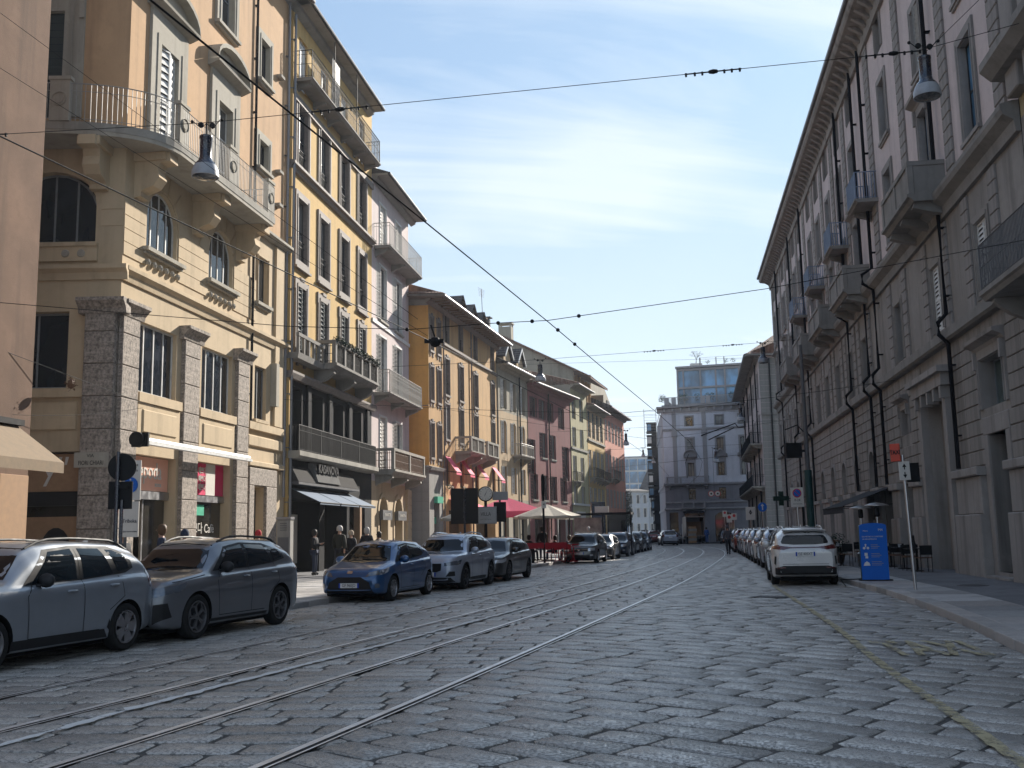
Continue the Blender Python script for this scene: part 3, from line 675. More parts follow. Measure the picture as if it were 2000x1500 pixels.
def pipe(F, x, z0, z1, r=.055, y=-.1, mat='zinc', jog=None):
    pts = [(x, y, z1), (x, y, z0)]
    if jog:
        pts = [(x, y, z1)]
        for zj, a in jog: pts += [(x, y, zj+.55), (x, y-a, zj+.28), (x, y-a, zj-.1), (x, y, zj-.4)]
        pts.append((x, y, z0))
    mb = MB(); mb.tube(pts, r, 7)
    for i in range(int((z1-z0)/2.2)): zz = z0+1+i*2.2; mb.box(x-r-.02, x+r+.02, y-.02, 0, zz, zz+.04)
    return F.mbput('drainpipe', mb, M[mat])
def building(name, label, P, Q, cat='building', flip=False):
    L = hypot(Q[0]-P[0], Q[1]-P[1]); ang = atan2(Q[1]-P[1], Q[0]-P[0])
    b = empty(name, label, cat, (P[0], P[1], 0)); F = Face(b, (0, 0, 0), ang, L); return b, F
def sidewall(F, end, z1, depth, mat, z0=0):       # blank end wall; end 0 = start, 1 = far end
    x = 0 if end == 0 else F.L; mb = MB(); mb.poly([(x, 0, z0), (x, depth, z0), (x, depth, z1), (x, 0, z1)])
    return F.mbput('end_wall', mb, mat)
def awning(F, x0, x1, zt, zb, out, mat, val=.18, label=None):
    mb = MB(); n = 8; t = .012
    for i in range(n):
        a = x0+(x1-x0)*i/n; b = x0+(x1-x0)*(i+1)/n
        mb.add([(a, -.02, zt), (b, -.02, zt), (b, -out, zb), (a, -out, zb), (a, -.02, zt-t), (b, -.02, zt-t), (b, -out, zb-t), (a, -out, zb-t)], [(0, 1, 2, 3), (4, 7, 6, 5)])
    mb.add([(x0, -out-.003, zb+.01), (x1, -out-.003, zb+.01), (x1, -out-.006, zb-val), (x0, -out-.006, zb-val)], [(0, 1, 2, 3)])
    mb.add([(x0, -.02, zt), (x0, -out, zb), (x0, -out, zb-t), (x0, -.02, zt-t)], [(0, 1, 2, 3)]); mb.add([(x1, -.02, zt), (x1, -out, zb), (x1, -out, zb-t), (x1, -.02, zt-t)], [(0, 1, 2, 3)])
    o = F.mbput('awning', mb, M[mat])
    mb = MB(); mb.tube([(x0, -out, zb-.02), (x1, -out, zb-.02)], .03, 6); mb.tube([(x0+.1, -.03, zb+.05), (x0+.1, -out, zb-.03)], .018, 5); mb.tube([(x1-.1, -.03, zb+.05), (x1-.1, -out, zb-.03)], .018, 5); F.mbput('awning_arm', mb, M['iron'], parent=o)
    if label: o['label'] = label
    return o
LP = lambda t: (-9.09+.145*t, 42.48+t)    # line of the first three left-hand facades
def onL(s): t = (s+6.11)/1.01046-20; return LP(t)
# ============ B1 cream corner house with curved balcony
M['cream1'] = stucco('cream render', (.56, .44, .29), .1, .4, .88, .3)
M['cream2'] = stucco('orange ochre render', (.54, .35, .2), .14, .5, .9, .3)
M['trim1'] = stucco('pale trim stone', (.4, .37, .31), .15, .55, .9, .3, 2)
b1, F = building('corner_house', 'tall cream corner house with a curved balcony and grey stone pillars at its shops', onL(0), onL(12.95))
F1 = F
for x in (2.25, 6.5): window(F, x, 5.93, 2.45, 2.1, 'whiteframe', nx=4, nz=1, rec=.14)
window(F, 10.35, 6.05, 1.15, 2.05, 'greyframe', nx=2, rec=.14, sill=('cream1', .1, .12))
window(F, 2.3, 10.3, 1.95, 1.98, 'whiteframe', nx=4, nz=1, arch=1, rec=.13, sill=('trim1', .25, .22))
window(F, 6.6, 10.4, 1.95, 1.95, 'whiteframe', nx=4, nz=1, arch=1, rec=.13, sill=('trim1', .25, .22))
window(F, 10.35, 10.55, 1.0, 1.85, 'darkframe', nx=2, rec=.14, sill=('trim1', .25, .18), sur=('cream1', .1, .04, 'plain'))
for x in (2.3, 6.55): window(F, x, 13.5, 1.15, 3.5, 'whiteframe', nx=2, nz=3, rec=.14, sur=('trim1', .62, .1, 'seg'), shut=('whiteframe', 'ajar') if x < 3 else None)
for x in (2.3, 6.55): window(F, x, 19.9, 1.1, 2.6, 'greyframe', nx=2, nz=2, rec=.14, sur=('trim1', .38, .1, 'hood'), sill=('trim1', .4, .2))
for z, h in ((15.9, 1.15), (19.5, 1.75)): window(F, 10.2, z, .9, h, 'darkframe', nx=2, rec=.13, sill=('trim1', .25, .2), sur=('trim1', .32, .07, 'plain'))
F.hole(2.3, 0, 2.72, 4.1, 0, .7); F.hole(6.35, 0, 2.78, 4.15, 0, .7); F.hole(10.25, 0, 1.15, 3.5, 0, .5)
F.wall(0, 13.3, M['cream1']); F.wall(13.3, 24.5, M['cream2']); F.backing(24.4)
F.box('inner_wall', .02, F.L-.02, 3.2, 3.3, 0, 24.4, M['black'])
# pillars with caps, course joints in the stone
for x0, x1, wq in ((-.06, .93, .5), (3.78, 4.92, .3), (7.95, 9.0, .3)):
    for k in range(9):
        z = .1+k*.92
        if z > 7.6: break
        F.box('stone', x0+.02, x1-.02, -.14, -.002, z, z+.905, M['ceppo'], bev=.02)
    zt = 8.38; mb = MB(); mb.ext([(x0-.02, -.3, zt-.35), (x1+.02, -.3, zt-.35), (x1+.28, -.55, zt-.05), (x1+.28, -.55, zt+.08), (x0-.28, -.55, zt+.08), (x0-.28, -.55, zt-.05)], (0, .001, 0)) if 0 else None
    mb.profx([(0, zt-.42), (-.16, zt-.42), (-.2, zt-.28), (-.32, zt-.14), (-.38, zt-.1), (-.38, zt), (0, zt)], x0-.16, x1+.16); F.mbput('pillar_cap', mb, M['ceppo'])
F.box('stone', 9.2, 11.9, -.12, -.002, 3.55, 4.2, M['ceppo'], bev=.02); F.box('stone', 9.2, 9.66, -.12, -.002, .1, 3.54, M['ceppo'], bev=.02); F.box('stone', 10.84, 11.9, -.12, -.002, .1, 3.54, M['ceppo'], bev=.02)
for x0, x1 in ((1.0, 3.7), (5.0, 7.9)):
    F.box('sill', x0, x1, -.14, -.002, 5.62, 5.9, M['cream1']); F.box('panel_frame', x0+.04, x1-.04, -.08, -.002, 4.55, 5.6, M['cream1']); F.box('panel', x0+.3, x1-.3, -.12, -.082, 4.74, 5.42, M['cream1'], bev=.03)
F.box('sill', 9.1, 12.6, -.14, -.002, 5.62, 5.9, M['cream1']); F.box('band', 9.1, 12.6, -.1, -.002, 5.0, 5.4, M['cream1'], bev=.03); F.box('band', 9.1, 12.6, -.16, -.002, 4.25, 4.45, M['cream1'], bev=.03)
F.cornice('cornice', [(-.002, 0), (-.06, 0), (-.1, .2), (-.22, .3), (-.22, .42), (-.002, .46)], 9.0, M['cream1'])
for z in (9.75, 10.15, 10.55, 10.95):       # bands of ashlar between the joints
    for xa, xb in ((0, 1.25), (3.35, 5.55), (7.65, 9.7)): F.box('stone', xa+.01, xb-.01, -.03, -.002, z+.012, z+.39, M['cream1'])
for x in (2.3, 6.6):        # carved bosses under the arches
    for i in range(6):
        mb = MB(); mb.ball((0, -.05, 0), .09, 8, 1.2); F.mbput('carving', mb, M['trim1'], x-.95+i*.38, -.02, 9.86)
    n = 7
    for i in range(n):      # voussoirs
        a0, a1 = pi*(i+.06)/n, pi*(i+.94)/n; mb = MB(); W = 1.06; O = 1.75+.15*(i == 3); hs = 12.28-.975
        mb.ext([(W*cos(a0), -.032, hs+W*sin(a0)), (W*cos(a1), -.032, hs+W*sin(a1)), (O*cos(a1), -.032, hs+O*sin(a1)), (O*cos(a0), -.032, hs+O*sin(a0))], (0, .03, 0)); F.mbput('voussoir', mb, M['cream1'], x, 0, 0)
F.cornice('cornice', [(-.002, 0), (-.1, 0), (-.3, .15), (-.3, .25), (-.002, .28)], 13.25, M['trim1'], 7.9)
# left (alley) wall of the corner house, facing the camera
G1 = Face(b1, (0, 0, 0), pi, 9)      # runs to the left
def alley(name, x0, x1, z0, z1, mat, y0=-.0, d=.1): return G1.box(name, x0, x1, y0-d, y0, z0, z1, mat)
# build this wall as a face whose x runs from the left end towards the corner
GA = Face(b1, (-9, .0, 0), 0, 9)
window(GA, 7.0-.9, 5.9, 2.9, 2.2, 'greyframe', nx=3, rec=.25); window(GA, 6.9, 10.1, 2.6, 2.15, 'greyframe', nx=4, arch=1, rec=.25, sill=('cream1', .1, .15))
window(GA, 6.3, 13.9, 1.5, 3.3, 'darkframe', nx=2, rec=.3, sur=('trim1', .6, .08, 'hood'), shut=('shut_green', 'closed')); window(GA, 6.3, 19.9, 1.3, 2.6, 'darkframe', nx=2, rec=.3, sur=('trim1', .4, .08, 'hood'))
GA.hole(6.6, 0, 2.9, 4.1, 0, .5)
GA.wall(0, 13.3, M['cream1']); GA.wall(13.3, 24.5, M['cream2']); GA.box('inner_wall', 0, 8.9, .5, .55, 0, 24, M['black'])
for k in range(9):
    z = .1+k*.92
    if z < 7.6: GA.box('stone', 8.12, 8.98-.0, -.3, -.002, z, z+.905, M['ceppo'], bev=.02)
mb = MB(); zt = 8.38; mb.profx([(0, zt-.42), (-.32, zt-.42), (-.36, zt-.28), (-.5, zt-.14), (-.56, zt-.1), (-.56, zt), (0, zt)], 7.94, 9.3); GA.mbput('pillar_cap', mb, M['ceppo'])
GA.cornice('cornice', [(-.002, 0), (-.06, 0), (-.1, .2), (-.22, .3), (-.22, .42), (-.002, .46)], 9.0, M['cream1'], 0, 9.2)
GA.box('panel', 5.2, 7.9, -.06, -.002, 4.7, 5.5, M['cream1'], bev=.03); GA.box('sill', 4.7, 8.1, -.14, -.002, 5.62, 5.86, M['cream1'])
GA.box('sill_band', 5.3, 8.3, -.1, -.002, 9.55, 10.0, M['cream1'])
for x in (5.6, 7.4, 7.85): mb = MB(); mb.lathe([(.12, 0), (.1, -.04), (.04, -.05)], (0, 0, 0), 12, 'y', True); GA.mbput('boss', mb, M['trim1'], x, -.1, 9.77)
for z in (10.6, 11.1): GA.box('stone', 8.35, 8.98, -.02, -.002, z, z+.46, M['cream1'])
# shop fronts
M['pink'] = plain('salmon sign panel', (.8, .42, .3), .5, var=.03)
M['tan'] = plain('tan display board', (.33, .2, .11), .7)
M['crimson'] = plain('crimson poster', (.6, .02, .1), .5, var=.05)
M['offwhite'] = plain('off white panel', (.6, .57, .52), .5, var=.04)
sf = F.box('shop_sign', .98, 3.62, .25, .3, 3.08, 4.08, M['pink']); lettering('yepoda', .72, M['offwhite'], b1, F.at(2.35, .24, 3.66), F.ang, .01, sx=.8, name='shop_sign')
lettering('SEOUL', .14, M['offwhite'], b1, F.at(3.0, .24, 3.26), F.ang, .01, name='shop_sign')
F.box('header', .98, 3.62, .2, .34, 2.82, 3.06, M['steel']); F.box('shop_window', 2.2, 3.6, .34, .36, .2, 2.8, M['shopglass']); F.box('mullion', 2.16, 2.24, .3, .37, .1, 2.8, M['steel']); F.box('mullion', 1.35, 1.43, .3, .37, .1, 2.8, M['steel'])
F.box('interior_panel', 1.45, 2.14, 1.2, 1.25, .1, 2.8, M['tan'])
F.box('header', 4.98, 7.72, .2, .34, 2.84, 3.05, M['steel']); F.box('shop_window', 4.98, 7.72, .34, .36, .3, 2.83, M['shopglass']); F.box('stall_riser', 4.98, 7.72, .2, .38, .1, .3, M['irongrey'])
F.box('poster', 4.98, 5.7, .25, .3, 3.08, 4.1, M['offwhite']); F.box('poster', 5.72, 6.32, .25, .3, 3.08, 4.14, M['crimson']); F.box('poster', 6.34, 7.05, .25, .3, 3.08, 4.14, M['offwhite']); F.box('poster', 7.07, 7.72, .25, .3, 3.08, 4.15, M['crimson'])
for zz in (3.88, 3.6, 3.32): lettering('예쁘다', .26, M['offwhite'], b1, F.at(6.02, .24, zz), F.ang, .006, sx=.78, name='poster')
lettering('예쁘다 Cafè', .42, M['offwhite'], b1, F.at(6.2, .33, 1.95), F.ang, .006, name='shop_window')
F.box('shop_window', 5.1, 6.4, .32, .335, 2.4, 2.75, M['green'])
mb = MB(); mb.lathe([(.1, 0), (.1, 7.6)], (0, 0, 0), 8, 'x', True); mb.box(0, 7.6, -.16, .02, -.12, -.04); o = F.mbput('rolled_awning', mb, M['white'], .4, -.55, 4.42); mb = MB(); mb.box(-.08, 0, -.2, .3, -.2, .2); mb.lathe([(.22, -.2), (.22, 0)], (0, .1, 0), 12, 'x', True); F.mbput('awning_housing', mb, M['iron'], .4, -.6, 4.42)
F.box('door', 9.7, 10.8, .3, .36, .12, 3.4, M['darkframe'])
GA.box('shop_window', 5.2, 8.05, .3, .34, .1, 2.6, M['shopglass']); GA.box('shop_sign', 5.2, 8.05, .2, .26, 3.0, 4.05, M['tan']); GA.box('header', 5.2, 8.05, .15, .3, 2.6, 2.98, M['black'])
lettering('y″', .85, M['offwhite'], b1, GA.at(7.3, .19, 3.6), GA.ang, .01, name='shop_sign'); GA.box('display_board', 6.4, 8.0, .24, .28, .1, 2.3, M['tan'])
mb = MB(); mb.ext([(.42*cos(2*pi*i/18)+0, 0, .65*sin(2*pi*i/18)*(1 if i < 9 else 1.3)) for i in range(18)], (0, .02, 0)); GA.mbput('display_board', mb, M['black'], 7.35, .21, 1.35)
# name plate of the side street
mb = MB(); mb.box(0, .95, -.02, 0, 0, .42); o = GA.mbput('street_name_plate', mb, M['trim1'], 8.0, -.31, 3.62)
lettering('VIA', .13, M['black'], b1, GA.at(8.45, -.335, 3.94), 0, .003, name='street_name_plate'); lettering('FIORI CHIARI', .17, M['black'], b1, GA.at(8.47, -.335, 3.74), 0, .003, sx=.7, name='street_name_plate')
# curved balcony round the corner with brackets
zb = 13.3
pth = [(-9, -1.25), (-4, -1.25), (-1.6, -1.25)]+[( -.2+1.5*sin(a)-0.35, -.0-1.25*1.0*cos(a)+.0) for a in ()]
rad = 1.5
bal = [(-9, -1.3), (-5, -1.3), (-1.9, -1.3), (-1.2, -1.28), (-.6, -1.3), (0.0, -1.34), (.6, -1.32), (1.2, -1.3), (4, -1.3), (8.1, -1.3), (8.1, 0)]
# outline: parallel to the alley wall on the left, rounded at the corner, parallel to the street front
def fr(x, y): v = F.at(x, y, 0); return (v.x, v.y)      # street-face local -> building
def al(x, y): v = GA.at(x, y, 0); return (v.x, v.y)
A0 = al(6.6, -1.25); B0 = fr(1.2, -1.3); ctrl = (fr(-1.0, -1.3)[0]+.1, A0[1]-.0)
arc = []
for i in range(13):
    t = i/12; arc.append(((1-t)**2*A0[0]+2*t*(1-t)*ctrl[0]+t*t*B0[0], (1-t)**2*A0[1]+2*t*(1-t)*ctrl[1]+t*t*B0[1]))
outline = [al(0, -1.25)]+arc+[fr(4.5, -1.3), fr(8.3, -1.3)]
inner = [fr(8.3, .0), (0, 0), al(0, 0)]
mb = MB(); mb.ext([(x, y, zb-.24) for x, y in outline+inner], (0, 0, .24)); bo = link('balcony', mb.mesh('balcony', M['balstone']), b1)
mb = MB(); k = .1; mb.ext([(x*.985, y*.985, zb-.36) for x, y in outline+inner], (0, 0, .118)); link('balcony_moulding', mb.mesh('m', M['trim1']), bo)
mb = MB(); ins = [(x*.99, y*.99) for x, y in outline]; balustrade(mb, ins+[fr(8.2, 0)], zb, 1.12, .115, .008, (.07, .8, 1.0), .018, posts=False); link('railing', mb.mesh('railing', M['ironlight']), bo)
for q, an in ((al(7.55, -1.16), 0), (fr(1.0, -1.2), F.ang), (fr(4.55, -1.2), F.ang), (fr(7.9, -1.2), F.ang)):
    mb = MB(); mb.box(-.28, .28, -.09, .09, 0, 1.2); mb.box(-.32, .32, -.12, .12, 1.2, 1.3); mb.lathe([(.2, -.13), (.2, -.1), (.13, -.1), (.13, -.12), (0.01, -.12)], (0, 0, .62), 14, 'y'); link('balcony_pier', mb.mesh('pier', M['trim1']), bo, (*q, zb), (0, 0, an))
def console(q, an, s=1.0):
    mb = MB(); prof = [(0, 0), (-1.1, 0), (-1.12, -.28), (-.78, -.3), (-.72, -.5), (-.78, -.75), (-.6, -1.0), (-.3, -1.1), (-.22, -1.15), (-.22, -1.3), (0, -1.32)]
    mb.ext([(-.24, y*s, z*s) for y, z in prof], (.48, 0, 0)); mb.box(-.32, .32, -1.0, 0, -.24, 0); link('bracket', mb.mesh('bracket', M['cream1']), bo, (*q, zb-.365), (0, 0, an))
for q, an in ((al(5.0, 0), 0), (al(8.3, 0), 0), (fr(.75, 0), F.ang), (fr(4.55, 0), F.ang), (fr(8.0, 0), F.ang)): console(q, an)
pipe(F, 9.25, 5.9, 24, .05, -.09, 'iron'); pipe(F, 12.6, 3.2, 24.4, .06, -.12, 'zinc')
for z in (20.4, 16.3, 14.9): F.box('wire_anchor', 11.5, 11.9, -.22, -.002, z, z+.12, M['balstone'])
F.box('pilaster', 11.6, 12.5, -.1, -.002, 5.95, 13.2, M['cream1']); F.box('lantern_bracket', 11.35, 11.65, -.25, -.002, 6.7, 8.4, M['trim1'])
eave(F, 24.5, .9, roof='slate', x0=-.2); sidewall(F, 1, 24.5, 10, M['cream2'])
# ============ B0 rose-brown wall at the left edge of the picture
M['rose'] = stucco('rose brown render', (.175, .108, .074), .4, 1.0, .9, .5, 1.6)
P0 = (-11.75, 24.8)
b0, F = building('render_house', 'rose brown rendered house at the left edge, with a tan awning over its shop', (-14.0, 9.3), P0)
F.L = 15.66
F.hole(11.2, .3, 3.4, 2.9, 0, .4); F.hole(5.5, .3, 3.4, 2.9, 0, .4); F.wall(0, 26, M['rose']); 
# end wall facing the alley is out of sight; wall facing the camera starts past the frame
GR = Face(b0, F.at(F.L, 0, 0), radians(180)-.0, 8)
mb = MB(); mb.poly([(0, 0, 0), (-8, 0, 0), (-8, 0, 26), (0, 0, 26)]); o = link('end_wall', mb.mesh('e', M['rose']), b0, F.at(F.L, 0, 0))
F.box('inner_wall', 0, F.L, .5, .6, 0, 26, M['black'])
aw = F.mbput('awning', MB().ext([(9.4, -.02, 4.35), (9.4, -1.25, 3.45), (9.4, -1.25, 3.2), (9.4, -.02, 4.3)], (5.75, 0, 0)), M['cloth_tan'])
F.box('pillar', 14.55, 15.64, -.04, -.002, .1, 3.2, M['tan'], bev=.01); F.box('shop_window', 9.4, 12.9, .34, .38, .3, 3.2, M['shopglass'])
F.mbput('awning_arm', MB().box(9.3, 15.2, -.16, .0, 4.36, 4.5), M['iron'], parent=aw)
# the part of this house that fills the left edge faces the camera: a projecting end
b0w = Face(b0, (P0[0]-(-14.0)-8.0, P0[1]-9.3, 0), 0, 8.0)
# ============ B2 yellow house with dark shop floors
M['yellow'] = stucco('yellow ochre render', (.62, .42, .17), .12, .45, .9, .3)
M['taupe'] = plain('taupe trim', (.2, .17, .15), .75, var=.2)
M['darkfront'] = plain('dark bronze front', (.012, .012, .014), .85, spec=.15)
M['slateblue'] = plain('blue black roof', (.03, .033, .04), .6)
b2, F = building('yellow_house', 'tall yellow house with dark metal shop floors and a planted stone balcony', onL(13.1), onL(25.5))
F2 = F; XS = [1.53, 4.43, 7.5, 10.5]
for i, x in enumerate(XS):
    window(F, x, 17.45, 1.2, 2.8, 'darkframe', nx=2, nz=2, rec=.13, sur=('taupe', .3, .07, 'plain'), rail=('iron', .95))
    window(F, x, 13.35, 1.15, 2.75, 'darkframe', nx=2, nz=2, rec=.13, sur=('taupe', .3, .08, 'full'), rail=('iron', .95))
    window(F, x, 9.2, .95, 3.0, 'darkframe', nx=2, nz=2, rec=.13, sur=('taupe', .3, .08, 'ears'), shut=('shut_green', 'ajar'))
    window(F, x, 21.1, 1.1, 2.4, 'whiteframe', nx=2, nz=1, rec=.12, curtain='white' if i % 2 == 0 else None)
F.hole(1.4, 5.15, 1.5, 2.75, 0, .7)
for i, x in enumerate((1.05, 3.8, 6.8, 9.8)):
    window(F, x, 5.1, 1.5, 2.75, 'darkframe', nx=2, nz=1, rec=.5, glass='glass', curtain='cloth_cream' if i in (0, 2, 3) else None)
F.h.pop(-5)
for a, b in ((.3, 4.2), (4.9, 8.2), (8.6, 11.2)): F.hole((a+b)/2, .12, b-a, 3.1, 0, 1.2)
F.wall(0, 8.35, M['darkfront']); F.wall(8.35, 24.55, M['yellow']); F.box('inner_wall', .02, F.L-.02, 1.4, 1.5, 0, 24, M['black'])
F.box('pilaster', -.05, .28, -.12, -.002, 0, 24.1, M['yellow'])
for x in (2.45, 5.3, 8.3, 11.4): F.box('pilaster', x-.22, x+.22, -.14, -.002, 5.1, 8.3, M['darkfront'], bev=.03)
F.cornice('cornice', [(-.002, 0), (-.12, .02), (-.16, .16), (-.28, .22), (-.28, .34), (-.002, .4)], 17.05, M['taupe'], -.1)
F.cornice('cornice', [(-.002, 0), (-.12, 0), (-.12, .3), (-.002, .3)], 20.3, M['taupe'], .3); F.cornice('cornice', [(-.002, 0), (-.2, 0), (-.3, .2), (-.3, .3), (-.002, .3)], 8.1, M['taupe'], -.1)
o = stone_balcony(F, 3.1, 9.95, 9.2, 1.07, 'balgrey', 1.0, 5, infill='iron', th=.28, zu=.7)
mb = MB(); mb.profx([(0, 8.9), (-.5, 8.9), (-.55, 9.14), (0, 9.14)], -.1, 3.18); mb.box(-.1, 3.18, -.55, -.42, 9.82, 9.96)
for i in range(6): mb.box(-.05+i*.62, .08+i*.62, -.53, -.43, 9.143, 9.818)
F.mbput('balcony', mb, M['balgrey'])
rr = random.Random(4)
def foliage(mb, c, r, n, leaf=.05, rr=rr):
    for _ in range(n):
        x, y, z = rr.gauss(0, 1), rr.gauss(0, 1), rr.gauss(0, 1); L = sqrt(x*x+y*y+z*z) or 1; k = rr.random()**.4
        p = Vector((c[0]+x/L*r[0]*k, c[1]+y/L*r[1]*k, c[2]+z/L*r[2]*k)); a = Vector((rr.gauss(0, 1), rr.gauss(0, 1), rr.gauss(0, 1))).normalized()*leaf; b = a.orthogonal().normalized()*leaf*.5
        mb.add([p-a, p+b, p+a, p-b], [(0, 1, 2, 3)])
mb = MB()
for i in range(24): foliage(mb, (3.3+i*.285, -1.05, 10.25+.05*sin(i*2.1)), (.22, .2, .16), 60, .06)
F.mbput('plants', mb, M['leafdark'], parent=o)
mb = MB(); mb.profx([(0, 4.8), (-.5, 4.8), (-.62, 4.9), (-.62, 5.1), (0, 5.1)], -.05, 11.6); o = F.mbput('balcony', mb, M['balstone'])
mb = MB(); balustrade(mb, [(.05, 0), (.05, -.52), (2.8, -.52), (5.6, -.52), (8.4, -.52), (11.3, -.52), (11.3, 0)], 5.1, 1.05, .12, .014, (.06, .8, 1.0), .028); F.mbput('railing', mb, M['iron'], parent=o)
iron_balcony(F, .55, 11.4, 21.35, .8, 'balgrey', 'iron', 1.25, .16, 6, (.06, .5, .85, 1.0), .14, True, .3)
mb = MB()
for x in (3.7, 7.2): mb.box(x-.02, x+.02, -.76, -.72, 21.35, 24.5)
F.mbput('post', mb, M['iron'])
F.mbput('screen', MB().box(3.5, 4.6, -.7, -.68, 21.5, 23.6), M['shut_grey'])
eave(F, 24.5, .8, .16, 'concrete', 'slateblue', -.2, 11.8, 'slateblue', 2.0, 6, tile=False)
sidewall(F, 0, 24.55, 10, M['yellow'])
sidewall(F, 1, 24.55, 12, M['yellow']); pipe(F, .02, 2, 24, .06, -.2, 'zinc')
# shop sign, awnings
F.box('fascia', .2, 8.6, -.5, -.02, 3.75, 3.85, M['irongrey']); mb = MB(); mb.ext([(.2, -.16, 4.5), (.2, -.5, 3.86), (.2, -.02, 3.86), (.2, -.02, 4.5)], (8.3, 0, 0)); F.mbput('fascia', mb, plain('grey fascia', (.06, .057, .055), .95, spec=.08))
mb = MB(); mb.ext([(2.4, -.28, 4.75), (2.4, -.56, 3.93), (2.4, -.1, 3.93), (2.4, -.1, 4.75)], (3.1, 0, 0)); F.mbput('shop_sign', mb, plain('silver sign panel', (.13, .128, .125), .95, spec=.08))
o = lettering('KASANOVA', .52, M['black'], b2, F.at(3.95, -.47, 4.5), F.ang, .05, bold=.012, name='shop_sign'); 
for x0, x1 in ((.5, 3.1), (3.25, 5.9), (6.05, 8.6)): awning(F, x0, x1, 3.62, 3.02, 1.3, 'cloth_slate', .1)
for a, b in ((.3, 4.2), (4.9, 8.2), (8.6, 11.2)):
    F.box('shop_window', a+.05, b-.05, 1.0, 1.03, .12, 3.2, M['shopglass']); F.box('mullion', (a+b)/2-.04, (a+b)/2+.04, .9, 1.0, .12, 3.2, M['steel'] if a > 1 else M['offwhite'])
F.box('display', 3.0, 3.9, .9, .97, .5, 2.6, M['offwhite']); F.box('display', 6.2, 6.6, .85, .95, .5, 2.9, M['offwhite']); F.box('door_post', 10.3, 10.6, -.02, .3, .12, 3.1, M['tan'])
# ============ B3 pale pink shuttered house
b3, F = building('pink_house', 'narrow pale pink house with grey louvred shutters and stacked balconies', onL(25.5), onL(33.6))
for x in (2.2, 5.6): 
    window(F, x, 17.2, 1.3, 2.85, 'whiteframe', rec=.12, shut=('shut_pale', 'closed'), sur=('white', .1, .03, 'plain'))
    window(F, x, 13.4, 1.35, 3.1, 'greyframe', rec=.12, shut=('shut_pale', 'open'), sill=('trim1', .2, .15), sur=('white', .1, .03, 'plain'))
    window(F, x, 9.2, 1.35, 3.3, 'greyframe', rec=.12, shut=('shut_grey', 'open'), sur=('white', .1, .03, 'plain'))
    window(F, x, 5.0, 1.4, 3.05, 'greyframe', rec=.12, shut=('shut_pale', 'closed') if x < 3 else ('shut_grey', 'open'), sur=('white', .1, .03, 'plain'))
for x in (2.2, 5.4): window(F, x, .15, 1.7, 3.55, 'darkframe', nx=2, arch=1, rec=.35, sur=('cream1', .22, .06, 'plain')); F.box('shop_sign', x-.95, x+.95, -.28, -.1, 2.45, 2.98, M['irongrey']); lettering('KARAKTER', .24, M['offwhite'], b3, F.at(x, -.29, 2.72), F.ang, .005, name='shop_sign')
F.wall(0, 4.5, M['cream1']); F.wall(4.5, 21.2, M['pinkwall']); F.backing(20.8)
iron_balcony(F, .4, 7.9, 17.3, .95, 'concrete', 'ironlight', 1.25, .16, 3, (.06, .85, 1.0), .13)
iron_balcony(F, .3, 7.7, 9.2, .95, 'concrete', 'ironlight', 1.2, .16, 3, (.06, .85, 1.0), .11, True)
stone_balcony(F, .5, 7.6, 5.1, 1.1, 'balstone', 1.1, 2, infill='wood', th=.3)
eave(F, 21.15, .9, .14, 'concrete', 'slateblue', .05, 8.8, 'slateblue', 2.5, 6, tile=False)
sidewall(F, 1, 21.2, 10, M['pinkwall']); F.box('rusticated_pier', 7.1, 8.05, -.1, -.002, .1, 4.3, M['cream1'])
F.box('roof_terrace', 2.5, 6.5, 1.0, 3.0, 21.4, 23.3, M['slateblue']); F.cornice('band', [(-.002, 0), (-.08, 0), (-.08, .2), (-.002, .2)], 13.0, M['white'])
for k in range(9): F.box('stone', 7.12, 8.07, -.16, -.102, .15+k*.46, .58+k*.46, M['cream1'])
# ============ B4 orange house
M['orange'] = stucco('orange render', (.72, .36, .09), .1, .3, .9, .25)
M['orange2'] = stucco('peach ochre render', (.56, .35, .16), .16, .55, .9, .3)
k4 = .235; P4 = (-5.15, 62.5); n4 = hypot(k4, 1); Q4 = (P4[0]+k4/n4*17.2, P4[1]+17.2/n4)
b4, F = building('orange_house', 'long orange house with a blank end wall, twin stone balconies and small pink awnings', P4, Q4)
F4 = F; X4 = [3.9, 7.2, 11.0, 15.9]
for x in (.65, 2.15):
    for z in (13.05, 9.9, 6.35): window(F, x, z, .62, 2.1, 'darkframe', rec=.18, sur=('taupe', .13, .05, 'ears'))
for i, x in enumerate(X4):
    window(F, x, 14.1, .85, 2.0, 'darkframe', rec=.12, rail=('iron', .8), sur=('taupe', .12, .04, 'plain')); window(F, x, 10.65, .9, 2.35, 'darkframe', rec=.12, sur=('taupe', .15, .06, 'ears'), rail=('iron', .8))
    window(F, x, 7.75, .85, 2.25, 'darkframe', rec=.12, sur=('taupe', .14, .05, 'ears'), shut=('shut_grey', 'closed') if i == 0 else None); window(F, x, 4.7, 1.0, 1.95, 'darkframe', rec=.12)
    awning(F, x-.55, x+.6, 6.6, 5.6, .75, 'cloth_pink', .2)
    mb = MB(); foliage(mb, (x, -.2, 4.62), (.6, .2, .18), 80, .06); F.mbput('window_box', mb, M['leaf'])
F.hole(1.5, .12, 1.1, 3.6, 0, .4); F.hole(6.6, .12, 5, 3.1, 0, .9); F.hole(13.4, .12, 5.5, 3.1, 0, .9)
F.wall(0, 5.6, M['concrete'], 0, 2.9); F.wall(5.6, 16.2, M['orange2'], 0, 2.9); F.wall(0, 16.2, M['orange2'], 2.9); F.box('inner_wall', .02, F.L, 1.1, 1.15, 0, 16, M['black'])
